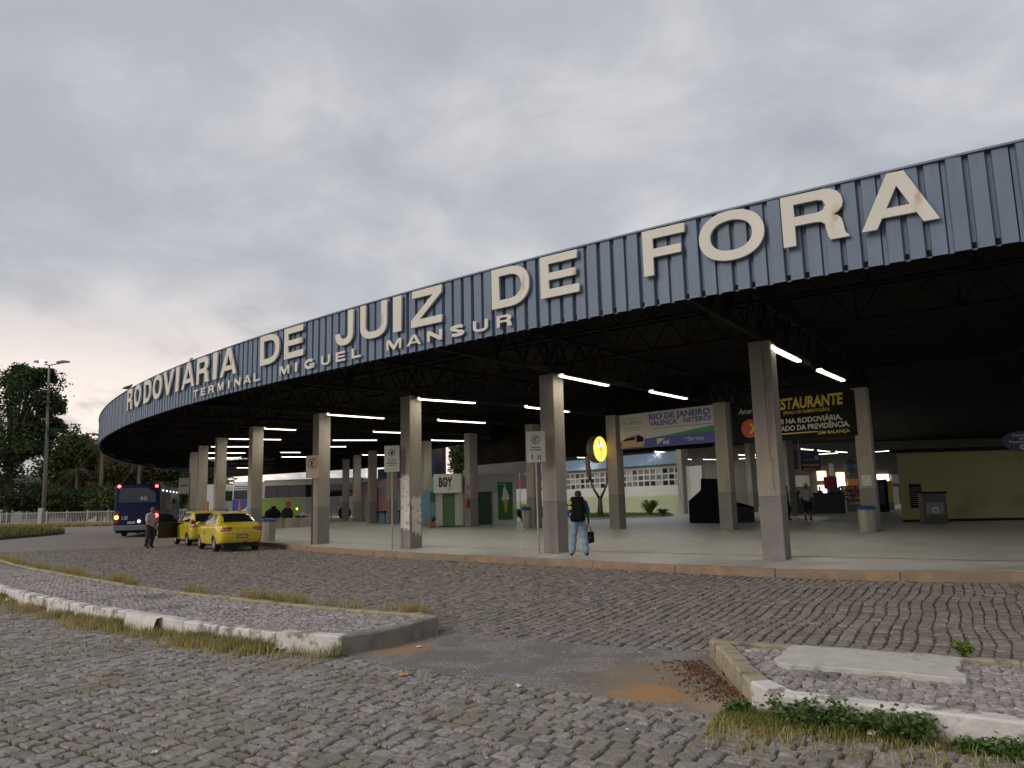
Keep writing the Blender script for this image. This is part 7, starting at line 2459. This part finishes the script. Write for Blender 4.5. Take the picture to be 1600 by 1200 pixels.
m_pap = pm('paper_white', (.62, .62, .63), .7, .1)
crumple(437, 1014, .13, 'white crumpled plastic scrap in the grass at the island corner', m_pap, 1, .03)
crumple(452, 1020, .06, 'small beige scrap beside the crumpled plastic', pm('scrap_beige', (.5, .42, .32), .7), 2, .02)
crumple(630, 1055, .06, 'orange wrapper lying on the cobbles', pm('wrapper_orange', (.62, .34, .10), .6), 3)
crumple(655, 1011, .045, 'white scrap on the asphalt near the island end', m_pap, 4, .012)
crumple(810, 1073, .05, 'white scrap at the edge of the asphalt ramp', m_pap, 5, .012)
crumple(242, 1176, .04, 'white speck of paper on the near cobbles', m_pap, 6, .006)
crumple(1362, 1147, .05, 'white scrap among the weeds by the right island', m_pap, 7, .03)
crumple(20, 938, .2, 'pale plastic sheet in the dry grass by the white kerb', pm('scrap_grey', (.5, .47, .43), .7), 8, .03)
for i, (px, py) in enumerate(((725, 1050), (880, 1020), (1000, 1020), (527, 1050), (600, 1135), (330, 1078), (760, 1185), (980, 1140), (1240, 1120), (300, 1100), (100, 1100))):
    crumple(px, py, .016 + .004 * (i % 3), 'tiny pale scrap on the road surface', m_pap, 20 + i, .008, 'tiny scraps on the road')
# cloth draped over the white kerb
pA = LF[[i for i, q in enumerate(LF) if q[1] < 11.5][0]]
p = U(222, 966, .18)
b = MB(); rr_ = random.Random(2); n = 12
dx = Vector((.78, -.63, 0)); dn = Vector((-.63, -.78, 0))
for i in range(n):
    for j in range(6):
        u = i / (n - 1); vv = j / 5
        z = .215 if vv < .35 else .215 - (vv - .35) / .65 * .19
        o = (-.06 + vv * .34) if vv < .35 else .065 + (vv - .35) * .10
        q = dx * ((u - .5) * .85) + dn * (o + .02 * math.sin(u * 19)) ; b.v.append((q.x, q.y, z + .010 * math.sin(u * 23 + vv * 5)))
for i in range(n - 1):
    for j in range(5):
        b.f.append((i * 6 + j, i * 6 + j + 1, (i + 1) * 6 + j + 1, (i + 1) * 6 + j)); b.mi.append(0)
near = min(LF, key=lambda q: (q[0] - p.x) ** 2 + (q[1] - p.y) ** 2)
o = b.build('cloth', pm('pale_cloth', (.56, .53, .48), .85, .12, 6), None, (near[0], near[1], 0.0), 0, smooth=True, fixn=False)
tag(o, 'pale crumpled cloth draped over the white island kerb', 'cloth')
# pigeon on the roof edge
q = A(-143.6, -.02, ZT + .035)
t = thing('bird', 'small bird perched on the canopy edge', 'bird', (q.x, q.y, q.z), .4)
b = MB(); b.tube([(-.20, 0, .10), (-.08, 0, .12), (.05, 0, .15), (.13, 0, .22), (.16, 0, .27), (.20, 0, .275)], [.015, .06, .075, .045, .038, .006], 10); b.build('body', pm('bird_grey', (.06, .06, .065), .8), t, smooth=True)
b = MB(); b.tube([(.02, .02, .10), (.02, .02, 0)], .006, 5); b.tube([(.02, -.02, .10), (.02, -.02, 0)], .006, 5); b.build('legs', m_brown, t)
